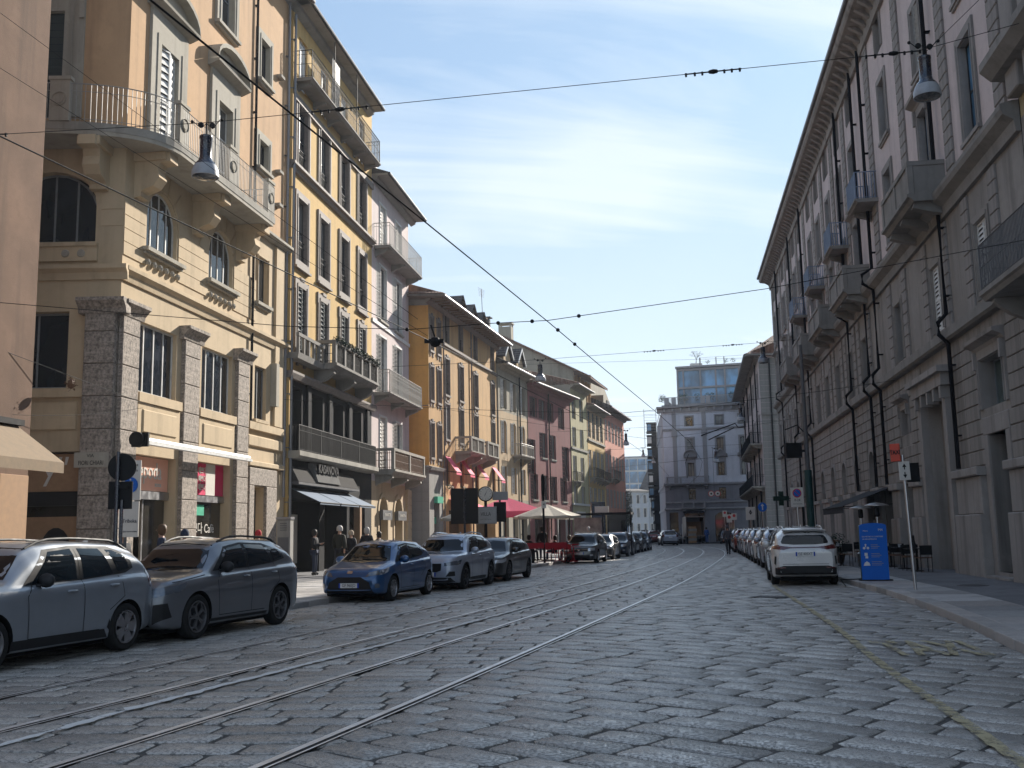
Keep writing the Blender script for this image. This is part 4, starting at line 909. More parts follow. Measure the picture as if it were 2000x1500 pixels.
F.cornice('band', [(-.002, 0), (-.15, 0), (-.22, .18), (-.002, .25)], 5.55, M['concrete'], -.1, 2.9); F.cornice('band', [(-.002, 0), (-.14, .05), (-.14, .22), (-.002, .28)], 13.75, M['taupe'], 3.0); pipe(F, 9.6, .5, 16, .06, -.1, 'taupe'); pipe(F, 2.95, .5, 16, .05, -.08, 'taupe')
stone_balcony(F, 5.6, 9.0, 7.1, 1.15, 'balstone', .95, 2, infill='balgrey', zu=.6); stone_balcony(F, 9.9, 13.1, 7.1, 1.15, 'balstone', .95, 2, infill='balgrey', zu=.6)
eave(F, 16.15, 1.2, .12, 'taupe', 'zinc', -.6, F.L+.2, 'tile', 2.4, 6, rafters=True)
F.box('shop_window', 1.0, 2.0, .3, .33, .12, 3.5, M['shopglass']); F.box('shop_sign', .9, 2.1, -.25, -.02, 3.55, 3.95, M['green']); F.box('shop_sign', .95, 2.05, .22, .28, 2.3, 2.7, M['green'])
for a, b in ((4.2, 9.0), (10.8, 16.0)): F.box('shop_window', a, b, .8, .83, .12, 3.2, M['shopglass'])
awning(F, 4.0, 9.2, 3.9, 3.05, 2.0, 'cloth_pink', .25)
S4 = Face(b4, (-8.0, -.0, 0), 0, 8.0); 
S4.wall(5.6, 16.2, M['orange']); S4.wall(0, 5.55, M['concrete'])
for k in range(9): S4.box('stone', 4.0, 7.985, -.03, -.002, .15+k*.58, .71+k*.58, M['concrete'])
S4.cornice('band', [(-.002, 0), (-.15, 0), (-.22, .18), (-.002, .25)], 5.56, M['concrete']); S4.cornice('cornice', [(-.002, 0), (-.1, 0), (-.2, .2), (-.3, .3), (-.002, .3)], 15.8, M['concrete'])
mb = MB(); mb.box(0, 9.1, -1.1, 0, 16.14, 16.28); S4.mbput('eave', mb, M['taupe']); mb = MB(); mb.add([(0, -1.2, 16.3), (9.1, -1.2, 16.3), (5, 4, 18.4), (0, 4, 18.4)], [(0, 1, 2, 3)]); S4.mbput('roof', mb, M['tile'])
S4.mbput('conduit', MB().tube([(5.8, -.04, 5.6), (5.8, -.04, 9.3), (6.3, -.04, 9.5), (8, -.04, 9.5)], .025, 5), M['taupe'])
for x in (8.5, 11.5, 14.3):      # dormer windows on the roof
    mb = MB(); mb.ext([(x-.6, .3, 17.0), (x+.6, .3, 17.0), (x+.6, .3, 17.7), (x, .3, 18.2), (x-.6, .3, 17.7)], (0, 2.5, 0)); mb.add([(x-.8, .1, 17.6), (x, .1, 18.35), (x, 2.8, 18.35), (x-.8, 2.8, 17.6)], [(0, 1, 2, 3)]); mb.add([(x+.8, .1, 17.6), (x, .1, 18.35), (x, 2.8, 18.35), (x+.8, 2.8, 17.6)], [(0, 1, 2, 3)]); F.mbput('dormer', mb, M['slate'])
def gable(F, x, y0, y1, z0, z1, z2, mat):    # end wall with pitched top, ridge at y1
    mb = MB(); mb.poly([(x, y0, z0), (x, y1, z0), (x, y1, z2), (x, y0, z1)]); F.mbput('end_wall', mb, mat)
# ============ B5 grey-cream house
M['greycream'] = stucco('grey cream render', (.36, .32, .245), .15, .5); M['peach'] = stucco('peach render', (.55, .4, .24), .1, .4)
b5, F = building('grey_cream_house', 'grey and cream house with pale shutters and two gabled dormers, next to the orange one', (-1.1, 79.35), (1.25, 87.1))
for x in (1.5, 4.1, 6.7):
    window(F, x, 11.45, .95, 2.3, 'darkframe', rec=.15, shut=('shut_pale', 'open'), slats=8, sur=('greycream', .1, .04, 'plain'))
    window(F, x, 7.9, .95, 2.55, 'greyframe', rec=.15, shut=('shut_pale', 'open'), slats=8, arch=.25, sur=('greycream', .12, .04, 'plain'))
    window(F, x, 4.75, .95, 2.1, 'greyframe', rec=.15, shut=('shut_pale', 'open'), slats=8)
    window(F, x, .3, 1.5, 3.1, 'darkframe', arch=1, rec=.3)
F.wall(0, 4.3, M['greycream']); F.wall(4.3, 11.2, M['peach']); F.wall(11.2, 15, M['greycream']); F.backing(14.8)
iron_balcony(F, 3.6, 7.4, 7.85, .8, 'balstone', 'ironlight', .95, .14, 2, sp=.15)
eave(F, 14.75, .75, .12, 'greycream', 'white', .0, F.L, 'slate', 2.6, 5); pipe(F, 5.6, .5, 14.7, .06, -.1, 'darkfront'); sidewall(F, 0, 14.9, 8, M['greycream']); sidewall(F, 1, 14.9, 8, M['greycream'])
for x in (2.2, 5.8):
    mb = MB(); mb.ext([(x-.9, -.1, 15.3), (x+.9, -.1, 15.3), (x+.9, -.1, 15.7), (x, -.1, 16.7), (x-.9, -.1, 15.7)], (0, 3, 0)); d_ = F.mbput('dormer', mb, M['peach'])
    mb = MB()
    for sg in (-1, 1): mb.ext([(x+sg*1.15, -.3, 15.55), (x, -.3, 16.85), (x, -.3, 17.0), (x+sg*1.15, -.3, 15.7)], (0, 3.2, 0))
    F.mbput('dormer_roof', mb, M['slate'], parent=d_); mb = MB()
    for sg in (-1, 1): mb.ext([(x+sg*1.15, -.36, 15.5), (x, -.36, 16.8), (x, -.36, 17.0), (x+sg*1.15, -.36, 15.7)], (0, .05, 0))
    F.mbput('bargeboard', mb, M['white'], parent=d_)
for x, hh in ((3.6, 19.2), (4.9, 19.5)): mb = MB(); mb.box(x-.2, x+.2, 2.2, 2.6, 15.5, hh); mb.box(x-.34, x+.34, 2.05, 2.75, hh+.1, hh+.2); mb.box(x-.1, x+.1, 2.3, 2.5, hh, hh+.1); F.mbput('chimney', mb, M['rose'] if x < 4 else M['slate'])
mb = MB(); mb.tube([(5.8, 3, 16), (5.2, 3, 22.3)], .03, 5)
for i in range(6): mb.tube([(5.2-.9+i*.05, 3, 22.2-.25*i*.5), (5.2+.9-i*.05, 3, 22.3-.25*i*.5)], .015, 4)
F.mbput('antenna', mb, M['irongrey'])
# ============ B6 maroon house
M['maroon'] = stucco('maroon render', (.25, .09, .09), .16, .4, .9, .3)
b6, F = building('maroon_house', 'maroon house with dark red shutters and a white shop frame at street level', (1.3, 87.1), (5.5, 98.35))
for x, w_ in ((1.7, 1.2), (4.1, 1.2), (6.3, 1.2)): window(F, x, 11.6, w_, 1.75, 'darkframe', rec=.15, shut=('shut_maroon', 'open'), slats=8)
window(F, 9.6, 11.2, 1.2, 2.0, 'darkframe', rec=.15, shut=('shut_maroon', 'open'), slats=8)
window(F, 1.1, 6.6, 1.3, 3.0, 'darkframe', rec=.15, shut=('shut_maroon', 'open'), slats=8)
for x in (4.2, 6.8): window(F, x, 8.2, 1.3, 2.2, 'darkframe', rec=.15, shut=('shut_maroon', 'open'), slats=8, sill=('balstone', .1, .08))
window(F, 10.7, 6.4, 1.4, 3.2, 'darkframe', rec=.15, shut=('shut_maroon', 'open'), slats=8)
for x in (1.6, 4.4, 6.9, 9.9): window(F, x, 4.45, 1.3, 2.2, 'darkframe', rec=.15, shut=('shut_maroon', 'open'), slats=8, sill=('balstone', .1, .08))
F.hole(3, .12, 3.5, 2.7, 0, .6); F.hole(8.6, .12, 2.4, 2.7, 0, .6); F.hole(11.0, .12, 1.1, 2.7, 0, .6)
F.wall(0, 14.3, M['maroon']); F.box('inner_wall', .02, F.L, .8, .85, 0, 14, M['black']); eave(F, 14.3, .9, .1, 'maroon', 'ironlight', -.1, F.L+.2, 'tile', 1.6, 5); pipe(F, 5.4, 1, 14.2, .06, -.1, 'darkfront')
F.box('shop_frame', 7.2, 7.38, -.12, 0, .12, 3.2, M['offwhite']); F.box('shop_frame', 9.85, 10.0, -.12, 0, .12, 3.2, M['offwhite']); F.box('shop_frame', 7.38, 9.85, -.12, 0, 2.85, 3.2, M['offwhite']); F.box('shop_window', 1.3, 9.8, .5, .53, .12, 2.9, M['shopglass']); sidewall(F, 1, 14.3, 8, M['greycream']); sidewall(F, 0, 14.3, 8, M['greycream'])
F.box('chimney', 2.6, 3.6, .8, 1.6, 14.5, 15.9, M['rose'])
awning(F, 2.0, 6.5, 3.7, 2.9, 1.8, 'cloth_cream', .15)
# ============ B7 olive cream house
M['olive'] = stucco('olive cream render', (.42, .38, .22), .12, .4)
b7, F = building('olive_house', 'narrow olive cream house between the maroon one and the yellow loggia', (5.6, 98.5), (7.65, 105.4))
for x in (1.6, 4.9):
    for z, h in ((12.6, 2.2), (9.9, 1.9), (6.6, 2.4), (4.4, 1.7)): window(F, x, z, 1.0, h, 'darkframe', rec=.15, shut=('shut_green' if z > 12 else 'shut_grey', 'open'), slats=8)
F.hole(3.4, .12, 5, 2.8, 0, .6); F.wall(0, 15.8, M['olive']); F.backing(15.6); F.box('inner_wall', 0, F.L, .9, .95, 0, 4, M['black'])
iron_balcony(F, .3, 3.0, 6.5, .5, 'balstone', 'iron', .9, .12, 2, sp=.15); F.cornice('band', [(-.002, 0), (-.12, 0), (-.12, .2), (-.002, .2)], 4.2, M['white']); F.cornice('band', [(-.002, 0), (-.1, 0), (-.1, .2), (-.002, .2)], 9.6, M['balstone'])
eave(F, 15.8, .85, .12, 'greycream', 'ironlight', 0, F.L, 'tile', 1.8, 5.2); gable(F, 0, 0, 6, 14, 15.8, 17.6, M['greycream']); F.box('shop_sign', 1.0, 4.6, -.2, -.02, 2.9, 3.6, M['offwhite']); F.box('shop_window', .8, 6.0, .5, .53, .12, 2.9, M['shopglass'])
# ============ B8 shuttered house with a yellow loggia above, set back
b8, F = building('loggia_house', 'cream and yellow shuttered house with an ochre roof loggia and a tall plain gable', (7.7, 105.6), (10.3, 115.3))
for i in range(4):
    x = 1.3+i*2.4
    for z, h in ((11.4, 2.7), (7.3, 2.8), (4.3, 1.9)): window(F, x, z, 1.0, h, 'darkframe', rec=.15, shut=('shut_green' if z > 11 else 'shut_grey', 'open'), slats=6)
F.hole(5, .12, 9, 2.8, 0, .6); F.wall(0, 11.0, M['yellow']); F.wall(11.0, 14.6, M['peach']); F.backing(14.4); F.box('inner_wall', 0, F.L, .9, .95, 0, 4, M['black']); F.cornice('band', [(-.002, 0), (-.14, 0), (-.14, .2), (-.002, .2)], 11.0, M['balstone'])
iron_balcony(F, .5, 5.2, 7.2, .8, 'balstone', 'iron', .95, .12, 3, sp=.15); iron_balcony(F, 5.6, 9.5, 7.1, .8, 'balstone', 'iron', .95, .12, 3, sp=.15)
eave(F, 14.6, .7, .1, 'greycream', 'zinc', 0, F.L, 'tile', .5, 1.4)
gable(F, .05, 1.3, 8.8, 13.5, 18.6, 22.4, M['greycream'])
mb = MB(); mb.box(.1, 9.6, 3.0, 8.8, 14.7, 17.9); F.mbput('loggia_wall', mb, M['greycream'])
mb = MB()
for i in range(6): mb.box(.1+i*1.85, .35+i*1.85, 1.3, 1.6, 15.3, 18.2)
mb.box(.1, 9.6, 1.3, 1.5, 14.9, 15.3); F.mbput('loggia_posts', mb, M['orange2'])
mb = MB(); mb.add([(-.4, -.6, 17.55), (9.9, -.6, 17.55), (9.9, 8.8, 22.5), (-.4, 8.8, 22.5), (-.4, -.6, 17.4), (9.9, -.6, 17.4), (9.9, 8.8, 22.3), (-.4, 8.8, 22.3)], [(0, 1, 2, 3), (4, 7, 6, 5), (0, 4, 5, 1), (3, 7, 4, 0)])
for i in range(40): mb.tube([(-.4+i*.26, -.6, 17.58), (-.4+i*.26, 8.8, 22.52)], .06, 4)
F.mbput('roof', mb, M['tile']); F.box('chimney', .1, 1.1, 8.0, 9.4, 21.5, 23.6, M['greycream']); F.box('chimney_cap', .0, 1.2, 7.9, 9.5, 23.9, 24.05, M['greycream']); mb = MB(); [mb.box(a, a+.15, b, b+.15, 23.6, 23.9) for a in (.1, .95) for b in (8.0, 9.25)]; F.mbput('chimney_cap', mb, M['greycream'])
# ============ B9 salmon house at the bend
M['salmon'] = stucco('salmon render', (.62, .27, .2), .1, .3)
b9, F = building('salmon_house', 'salmon pink house at the far bend with many slim shuttered windows and an iron balcony', (10.35, 115.4), (14.05, 129.3))
for i in range(6):
    x = 1.3+i*2.3
    for z, h in ((11.9, 2.4), (7.7, 2.7), (4.3, 2.1)): window(F, x, z, .95, h, 'darkframe', rec=.15, shut=('shut_grey', 'open'), slats=5, arch=.2 if z < 9 else 0)
F.hole(7, .12, 12, 2.8, 0, .6); F.wall(0, 3.8, M['darkfront']); F.wall(3.8, 15.5, M['salmon']); F.backing(15.2); F.box('inner_wall', 0, F.L, .9, .95, 0, 4, M['black'])
iron_balcony(F, 1.5, 6.5, 7.6, .8, 'balstone', 'iron', .95, .12, 3, sp=.2)
eave(F, 15.5, .9, .12, 'slate', 'zinc', -.3, F.L+.5, 'slate', 2.8, 5.5); mb = MB(); mb.ext([(0, 1.4, 15.8), (13, 1.4, 16.2), (13.6, 1.4, 17.4), (9, 1.4, 19.0), (0, 1.4, 19.4)], (0, 5, 0)); F.mbput('attic', mb, M['greycream']); F.box('attic_window', 10.2, 11.8, 1.3, 1.38, 16.6, 17.7, M['black']); sidewall(F, 1, 15.5, 8, M['salmon']); sidewall(F, 0, 17, 8, M['greycream'])
mb = MB()
for i in range(30): foliage(mb, (13.9, -.3, 2.5+(i % 12)*.35), (.35, .5, .4), 30, .12)
F.mbput('creeper', mb, M['leafdark'])
# ============ R long grey stone palazzo on the right
def RP(s): return (8.86+.15606*s, .98774*s)
LR = 87.0
bR, F = building('stone_palazzo', 'long grey stone palazzo with pink upper walls filling the right side of the street', RP(LR), RP(24.4))
X = lambda s: LR-s
bays = [28.2, 33.4, 39.3, 46.6, 50.5, 54.4, 58.4, 62.1, 67.0, 70.6, 74.2, 78.0, 82.0, 85.3]
fs = M['facestone']; fs2 = M['facestone2']
rrr = random.Random(21)
H0 = []   # keep-out zones for the rusticated blocks (x0, x1, z0, z1)
def keep(x, z, w, h, m=.22): H0.append((x-w/2-m, x+w/2+m, z-m*.6, z+h+m))
for i, s in enumerate(bays):
    x = X(s); up = 'greyframe'; wm = 1.2
    # mezzanine windows between the two string courses
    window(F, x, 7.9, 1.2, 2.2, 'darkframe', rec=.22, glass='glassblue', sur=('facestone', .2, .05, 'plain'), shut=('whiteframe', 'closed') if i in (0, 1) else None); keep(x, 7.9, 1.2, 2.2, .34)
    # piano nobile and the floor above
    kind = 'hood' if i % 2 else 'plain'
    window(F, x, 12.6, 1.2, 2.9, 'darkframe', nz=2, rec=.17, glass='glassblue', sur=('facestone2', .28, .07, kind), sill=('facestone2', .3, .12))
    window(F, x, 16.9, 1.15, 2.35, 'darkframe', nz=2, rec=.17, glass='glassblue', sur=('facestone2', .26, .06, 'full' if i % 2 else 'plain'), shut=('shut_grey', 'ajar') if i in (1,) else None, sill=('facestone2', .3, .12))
    window(F, x, 20.5, 1.0, 1.6, 'darkframe', rec=.3, sur=('facestone2', .2, .05, 'plain'))
# ground storey openings
for s in (46.7, 50.7, 54.6, 58.5, 62.6, 67.5, 71.5, 75.5, 79.5, 83.5):
    x = X(s); F.hole(x, .9, 1.35, 4.05, 1, .5); window(F, x, 3.6, 1.35, 1.35, 'darkframe', nx=2, arch=1, rec=.4, hole=False, sur=('facestone2', .16, .05, 'plain')); keep(x, .9, 1.35, 4.05, .2)
    F.box('shop_window', x-.66, x+.66, .42, .45, .12, 3.55, M['shopglass'] if s < 52 else M['glass']); F.box('panel', x-.66, x+.66, .38, .41, .12, 1.0, fs)
window(F, X(39.4), 5.05, 1.2, .95, 'whiteframe', nx=1, rec=.3, sur=('facestone2', .18, .06, 'hood')); keep(X(39.4), 5.05, 1.2, .95, .34)
F.hole(X(39.4), .12, 2.0, 3.1, 0, .8); keep(X(39.4), .1, 2.0, 3.1); F.box('shop_window', X(40.4), X(38.4), .7, .73, .12, 3.2, M['shopglass'])
F.hole(X(43.2), .12, 2.2, 3.1, 0, .8); keep(X(43.2), .1, 2.2, 3.1); F.box('shop_window', X(44.3), X(42.1), .7, .73, .12, 3.2, M['shopglass'])
# big portal
F.hole(X(34.4), .12, 2.9, 5.7, 0, 1.0); keep(X(34.4), .1, 3.4, 6.5, .35)
pt = F.box('portal', X(36.3), X(35.9), -.25, 0, .12, 6.0, fs2); F.box('portal_jamb', X(32.95), X(32.55), -.25, 0, .12, 6.0, fs2); F.box('portal_lintel', X(36.5), X(32.3), -.4, -.0, 6.0, 6.4, fs2); F.box('portal_cornice', X(36.7), X(32.1), -.55, 0, 6.4, 6.6, fs2)
for k in range(5): F.box('bracket', X(36.2)+k*.87, X(36.2)+k*.87+.2, -.38, -.002, 5.6, 5.99, fs2)
F.box('door_frame', X(35.85), X(35.3), .4, .75, .12, 5.8, fs); F.box('door_frame', X(33.5), X(33.0), .4, .75, .12, 5.8, fs); F.box('door', X(35.3), X(33.5), .8, .86, .12, 4.6, M['darkframe']); F.box('transom', X(35.3), X(33.5), .7, .86, 4.6, 5.8, fs)
# near shop: window above a door
window(F, X(28.35), 4.85, 2.1, 1.4, 'greyframe', nx=1, rec=.35, glass='shopbright', sur=('facestone2', .25, .07, 'hood'), hole=True) if 'shopbright' in M else None
M['shopbright'] = glassmat('pale shop glass', (.07, .1, .1), .04, .1)  # paler glass colour for the near shop
window(F, X(28.35), 4.85, 2.1, 1.4, 'greyframe', nx=1, rec=.35, glass='shopbright', sur=('facestone2', .25, .07, 'hood')); keep(X(28.35), 4.85, 2.1, 1.4, .36)
F.hole(X(28.3), .3, 1.6, 3.8, 0, .9); keep(X(28.3), .1, 1.6, 4.0, .4)
F.box('door_jamb', X(29.5), X(29.12), -.06, .5, .12, 4.1, fs2, bev=.02); F.box('door_jamb', X(27.5), X(27.15), -.06, .5, .12, 4.1, fs2, bev=.02); F.box('lintel', X(29.5), X(27.15), -.06, .5, 4.1, 4.6, fs2, bev=.02)
F.box('door', X(29.1), X(27.5), .6, .66, .3, 4.1, M['shopglass']); F.box('mullion', X(28.3), X(28.25), .55, .6, .3, 4.1, M['darkframe']); F.box('step', X(29.3), X(27.3), -.35, .6, .13, .2, fs2); F.box('step', X(29.1), X(27.5), -.05, .6, .2, .3, fs2)
nb = F.box('notice_board', X(27.1), X(26.4), -.16, -.07, 1.9, 2.7, M['offwhite'])
for k, w_ in enumerate((.4, .3, .45, .25)): F.box('notice_board', X(27.0), X(27.0-w_), -.166, -.161, 2.5-k*.12, 2.53-k*.12, M['irongrey'])
# plain body
F.wall(0, 7.3, fs); F.wall(7.3, 11.5, fs); F.wall(11.5, 22.6, M['pinkwall']); F.box('inner_wall', .02, F.L-.02, 1.1, 1.2, 0, 22.5, M['black'])
# plinth, string courses, cornice
for a, b in ((X(32.3), X(29.6)), (X(38.3), X(36.8)), (X(42.05), X(40.5)), (X(45.95), X(44.4)), (X(27.1), X(24.5))):
    F.box('plinth', a, b, -.3, -.002, .1, 1.9, fs2, bev=.03); F.box('plinth', a+.06, b-.06, -.2, -.002, 1.9, 3.0, fs2, bev=.03); F.box('plinth_cap', a-.05, b+.05, -.32, -.002, 3.0, 3.25, fs2, bev=.03)
ax = [46.7, 50.7, 54.6, 58.5, 62.6, 67.5, 71.5, 75.5, 79.5, 83.5]
for a, b in zip(ax, ax[1:]): F.box('plinth', X(b-.75), X(a+.75), -.22, -.002, .1, 3.0, fs2, bev=.03); F.box('plinth_cap', X(b-.78), X(a+.78), -.3, -.002, 3.0, 3.22, fs2, bev=.02)
F.cornice('string_course', [(-.002, 0), (-.22, 0), (-.3, .06), (-.3, .34), (-.12, .42), (-.002, .42)], 7.3, M['balgrey'], 0)
F.cornice('string_course', [(-.002, -.3), (-.12, -.3), (-.16, 0), (-.4, .16), (-.45, .3), (-.45, .42), (-.15, .5), (-.002, .5)], 11.5, M['balgrey'], 0)
F.cornice('cornice', [(-.002, -.7), (-.14, -.7), (-.2, -.3), (-.35, -.1), (-.9, 0), (-.98, .1), (-1.02, .4), (0, .45)], 22.6, fs, -.3)
mb = MB(); mb.lathe([(.1, 0), (.1, 63)], (0, 0, 0), 8, 'x', True); F.mbput('gutter', mb, M['zinc'], -.3, -1.08, 23.0)
for i in range(84): 
    x = .3+i*.745
    if i % 1 == 0: F.put('modillion', cached('modil', lambda: MB().ext([(-.1, -.75, 0), (-.1, -.2, -.36), (-.1, 0, -.4), (-.1, 0, 0)], (.2, 0, 0)).mesh('modillion', fs2)), x, -.02, 22.56)
mb = MB(); mb.add([(0, -1.0, 23.06), (62.6, -1.0, 23.06), (62.6, 6, 26), (0, 6, 26)], [(0, 1, 2, 3)]); F.mbput('roof', mb, M['slate'])
for s in (42, 46.4, 50.9, 56, 62, 69, 76):     # roof lights catching the sky
    mb = MB(); mb.ext([(-.8, 0, 0), (.8, 0, 0), (.8, 0, 1.0), (-.8, 0, 1.0)], (0, 2, 0)); F.mbput('dormer', mb, M['zinc'], X(s), 0, 23.6)
# pipes
for s in (31.8, 42.8, 45.0, 49.7, 65.2, 72.1, 81.7): pipe(F, X(s), 3.3 if s < 60 else .5, 22.4, .07, -.2, 'raildark' if 0 else 'darkfront', jog=((11.9, .42), (7.6, .26)))
# balconies: solid stone ones on the first string course, iron ones above
for s in (33.4, 46.4, 54.4, 62.3, 70.6): stone_balcony(F, X(s+2.1), X(s-2.1), 11.95, 1.15, 'balgrey', 1.05, 2, solid=True, th=.24, zu=.45)
M['balpanel'] = plain('blue grey metal balcony', (.16, .2, .28), .5, .2)
for s in (42.4, 49.6, 58.0, 66.0): iron_balcony(F, X(s+1.0), X(s-1.0), 15.1, .95, 'balgrey', 'balpanel', 1.15, .16, 1, (.05, 1.0), .1, z_under=.4, r=.014)
# panels framed on the pink wall; ashlar strips between bays
blocks = []
def course(x0, x1, z0, z1, bl, zoned=True, pr=.045):
    segs = [(x0, x1)]
    if zoned:
        for a, b, c, d in H0:
            if c < z1 and d > z0:
                ns = []
                for p, q in segs:
                    if b <= p or a >= q: ns.append((p, q)); continue
                    if a > p+.12: ns.append((p, a))
                    if b < q-.12: ns.append((b, q))
                segs = ns
    for p, q in segs:
        n = max(1, round((q-p)/bl)); 
        for i in range(n): blocks.append((p+(q-p)*i/n+.012, p+(q-p)*(i+1)/n-.012, z0+.014, z1-.014, pr))
for s in (32.3, 31.0, 29.6): pass
for k in range(9): course(X(86.9), X(24.5), 3.28+k*.44, 3.28+(k+1)*.44, 1.15)
for k in range(8):
    for s in bays:
        for sg in (-1.35, 1.35): blocks.append((X(s+sg)-.34, X(s+sg)+.34, 7.78+k*.42, 8.18+k*.42, .07))
for k in range(24):
    for s in (25.6, 30.55, 36.3, 42.0, 48.5, 52.4, 56.4, 60.2, 64.5, 68.8, 72.4, 76.1, 80.0, 83.6, 86.6): blocks.append((X(s)-.42, X(s)+.42, 12.05+k*.42, 12.44+k*.42, .07))
blocks.sort(key=lambda q: -(q[1]))       # near end first
stuffb = MB()
def vis(q): return True
for i, (a, b, c, d, pr) in enumerate(blocks):
    w, h = round(b-a, 2), round(d-c, 2)
    if i < 300: F.put('stone', cached(('blk', w, h, pr), lambda: MB().cbox(0, w, -pr, .0, 0, h, .018).mesh('stone', fs if pr < .06 else fs2)), a, -.002, c)
    else: stuffb.cbox(a, b, -pr-.002, -.002, c, d, .018)
o = F.mbput('stone', stuffb, fs); o['kind'] = 'stuff'
# yellow-panelled projecting bay at the near end, out to the right edge
bN, F = building('projecting_bay_house', 'grey stone house at the right edge with an iron balcony and yellow wall panels', RP(24.35), RP(4))
F.L = 20.6; dy = -.55
for x in (2.2, 7, 12): window(F, x, 8.3, 1.2, 2.0, 'darkframe', rec=.35, shut=('whiteframe', 'closed')); window(F, x, 13, 1.2, 3, 'darkframe', rec=.3, sur=('facestone2', .3, .07, 'hood'))
F.wall(0, 11.5, fs); F.wall(11.5, 26, plain('pale yellow plaster', (.42, .34, .2), .85)); F.backing(25); sidewall(F, 0, 22.5, 1.0, fs)
F.box('pilaster', .02, .9, -.3, -.002, 12, 22, fs2, bev=.03); F.box('pilaster', 1.3, 2.0, -.3, -.002, 12, 22, fs2, bev=.03)
F.cornice('cornice', [(-.002, 0), (-.5, .05), (-.75, .3), (-.75, .5), (-.002, .55)], 12.6, M['balgrey'], -.4); F.cornice('string_course', [(-.002, 0), (-.22, 0), (-.3, .06), (-.3, .34), (-.002, .42)], 7.0, M['balgrey'])
for k in range(10): 
    for j in range(5): F.put('stone', cached(('nb', 1), lambda: MB().cbox(0, 1.15, -.05, 0, 0, .41, .018).mesh('stone', fs)), .05+j*1.2-(.0), -.002, 2.4+k*.44) if True else None
mb = MB()
o = iron_balcony(F, -.6, 4.5, 7.3, 1.15, 'balgrey', 'irongrey', 1.15, .25, 2, (.06, .5, 1.0), .09, True, .8)
# ============ R2 paler house beyond
bR2, F = building('pale_stone_house', 'pale stone house beyond the palazzo with long iron balconies and a tiled roof', (28.4, 125.4), (22.5, 92.2))
for i in range(9):
    x = 2+i*3.7
    for z, h in ((13.6, 2.4), (9.6, 2.5), (5.9, 2.2)): window(F, x, z, 1.1, h, 'darkframe', rec=.2, shut=('shut_grey', 'open'), slats=6)
    F.hole(x, .12, 1.7, 3.0, 0, .5)
F.wall(0, 5.0, M['concrete']); F.wall(5.0, 17.2, M['pinkwall']); F.box('inner_wall', 0, F.L, .9, 1, 0, 17, M['black'])
iron_balcony(F, 12, 33, 9.3, 1.1, 'balstone', 'iron', 1.0, .16, 8, sp=.2); iron_balcony(F, 3, 33.6, 5.4, 1.1, 'balstone', 'iron', 1.0, .16, 9, sp=.2)
eave(F, 17.2, 1.2, .14, 'balgrey', 'zinc', -.2, F.L+.2, 'tile', 2.6, 6); 
for x in (6, 14, 22, 30): pipe(F, x, .5, 17, .07, -.15, 'darkfront')
S2 = Face(bR2, F.at(F.L, 0, 0), 0, 9)
S2.ang = 0; S2.wall(0, 17.2, M['pinkwall'])
for k in range(33):
    for j in range(4): S2.put('stone', cached('r2s', lambda: MB().cbox(0, 1.9, -.03, 0, 0, .49, .015).mesh('stone', M['concrete'])), .02+j*1.93-(.0 if k % 2 else .0), -.002, .2+k*.51)
S2.cornice('string_course', [(-.002, 0), (-.15, 0), (-.15, .2), (-.002, .2)], 11.8, M['balgrey']); S2.box('eave', -1.2, 9, -.6, 0, 17.2, 17.34, M['balgrey'])
mb = MB(); mb.add([(-1.2, -.6, 17.36), (9, -.6, 17.36), (9, 5, 20.2), (3, 5, 20.2)], [(0, 1, 2, 3)]); S2.mbput('roof', mb, M['tile'])
# ============ EB lilac-grey corner house closing the view
M['lilac'] = stucco('lilac grey render', (.64, .67, .73), .08, .3); M['slatestone'] = stucco('slate stone', (.26, .265, .29), .15, .4); M['greystone'] = stucco('grey stone trim', (.34, .34, .35), .12, .4)
PE = (19.1, 130); QE = (34, 125.7)
bE, F = building('glass_topped_house', 'lilac grey corner house with a two storey glass penthouse closing the street', PE, QE)
FE = F; XE = [3.35, 7.1, 10.0, 13]
for x in XE:
    window(F, x, 14.6, .95, 1.25, 'greyframe', rec=.2, sur=('greystone', .15, .05, 'plain')); window(F, x, 11.3, .85, 1.75, 'darkframe', rec=.2, sur=('greystone', .22, .07, 'full'), shut=('shut_grey', 'closed') if x < 4 else None, slats=8)
    window(F, x, 8.3, .85, 1.7, 'darkframe', rec=.2, sur=('greystone', .2, .07, 'tri' if x > 4 else 'seg')); window(F, x, 5.3, .9, 1.5, 'darkframe', rec=.25)
F.hole(.95, .12, 1.1, 3.7, 0, .4); F.hole(3.5, .12, 2.5, 3.7, 0, .5); F.hole(7.2, .12, 2.4, 3.65, .6, .5); F.hole(11.2, .12, 2.4, 3.65, .6, .5)
F.wall(0, 7.4, M['slatestone']); F.wall(7.4, 17, M['lilac']); F.box('inner_wall', 0, F.L, .7, .8, 0, 17, M['black'])
F.cornice('cornice', [(-.002, -.5), (-.15, -.5), (-.2, 0), (-.6, .1), (-.65, .3), (-.002, .35)], 16.9, M['greystone'], -.65); F.cornice('string_course', [(-.002, 0), (-.15, .05), (-.15, .25), (-.002, .3)], 14.1, M['greystone'])
for x in (1.45, 5.2): F.box('pilaster', x-.25, x+.25, -.12, -.002, 7.5, 16.4, M['greystone']); F.box('capital', x-.35, x+.35, -.2, -.002, 13.3, 14.1, M['greystone'])
for i in range(14): F.box('modillion', .2+i*1.05, .4+i*1.05, -.5, -.16, 16.55, 16.95, M['greystone'])
stone_balcony(F, .3, 5.5, 7.4, .8, 'greystone', .85, 3, infill='greystone', zu=.5); stone_balcony(F, 2.0, 5.0, 4.35, .6, 'greystone', .8, 2, infill='greystone', zu=.5)
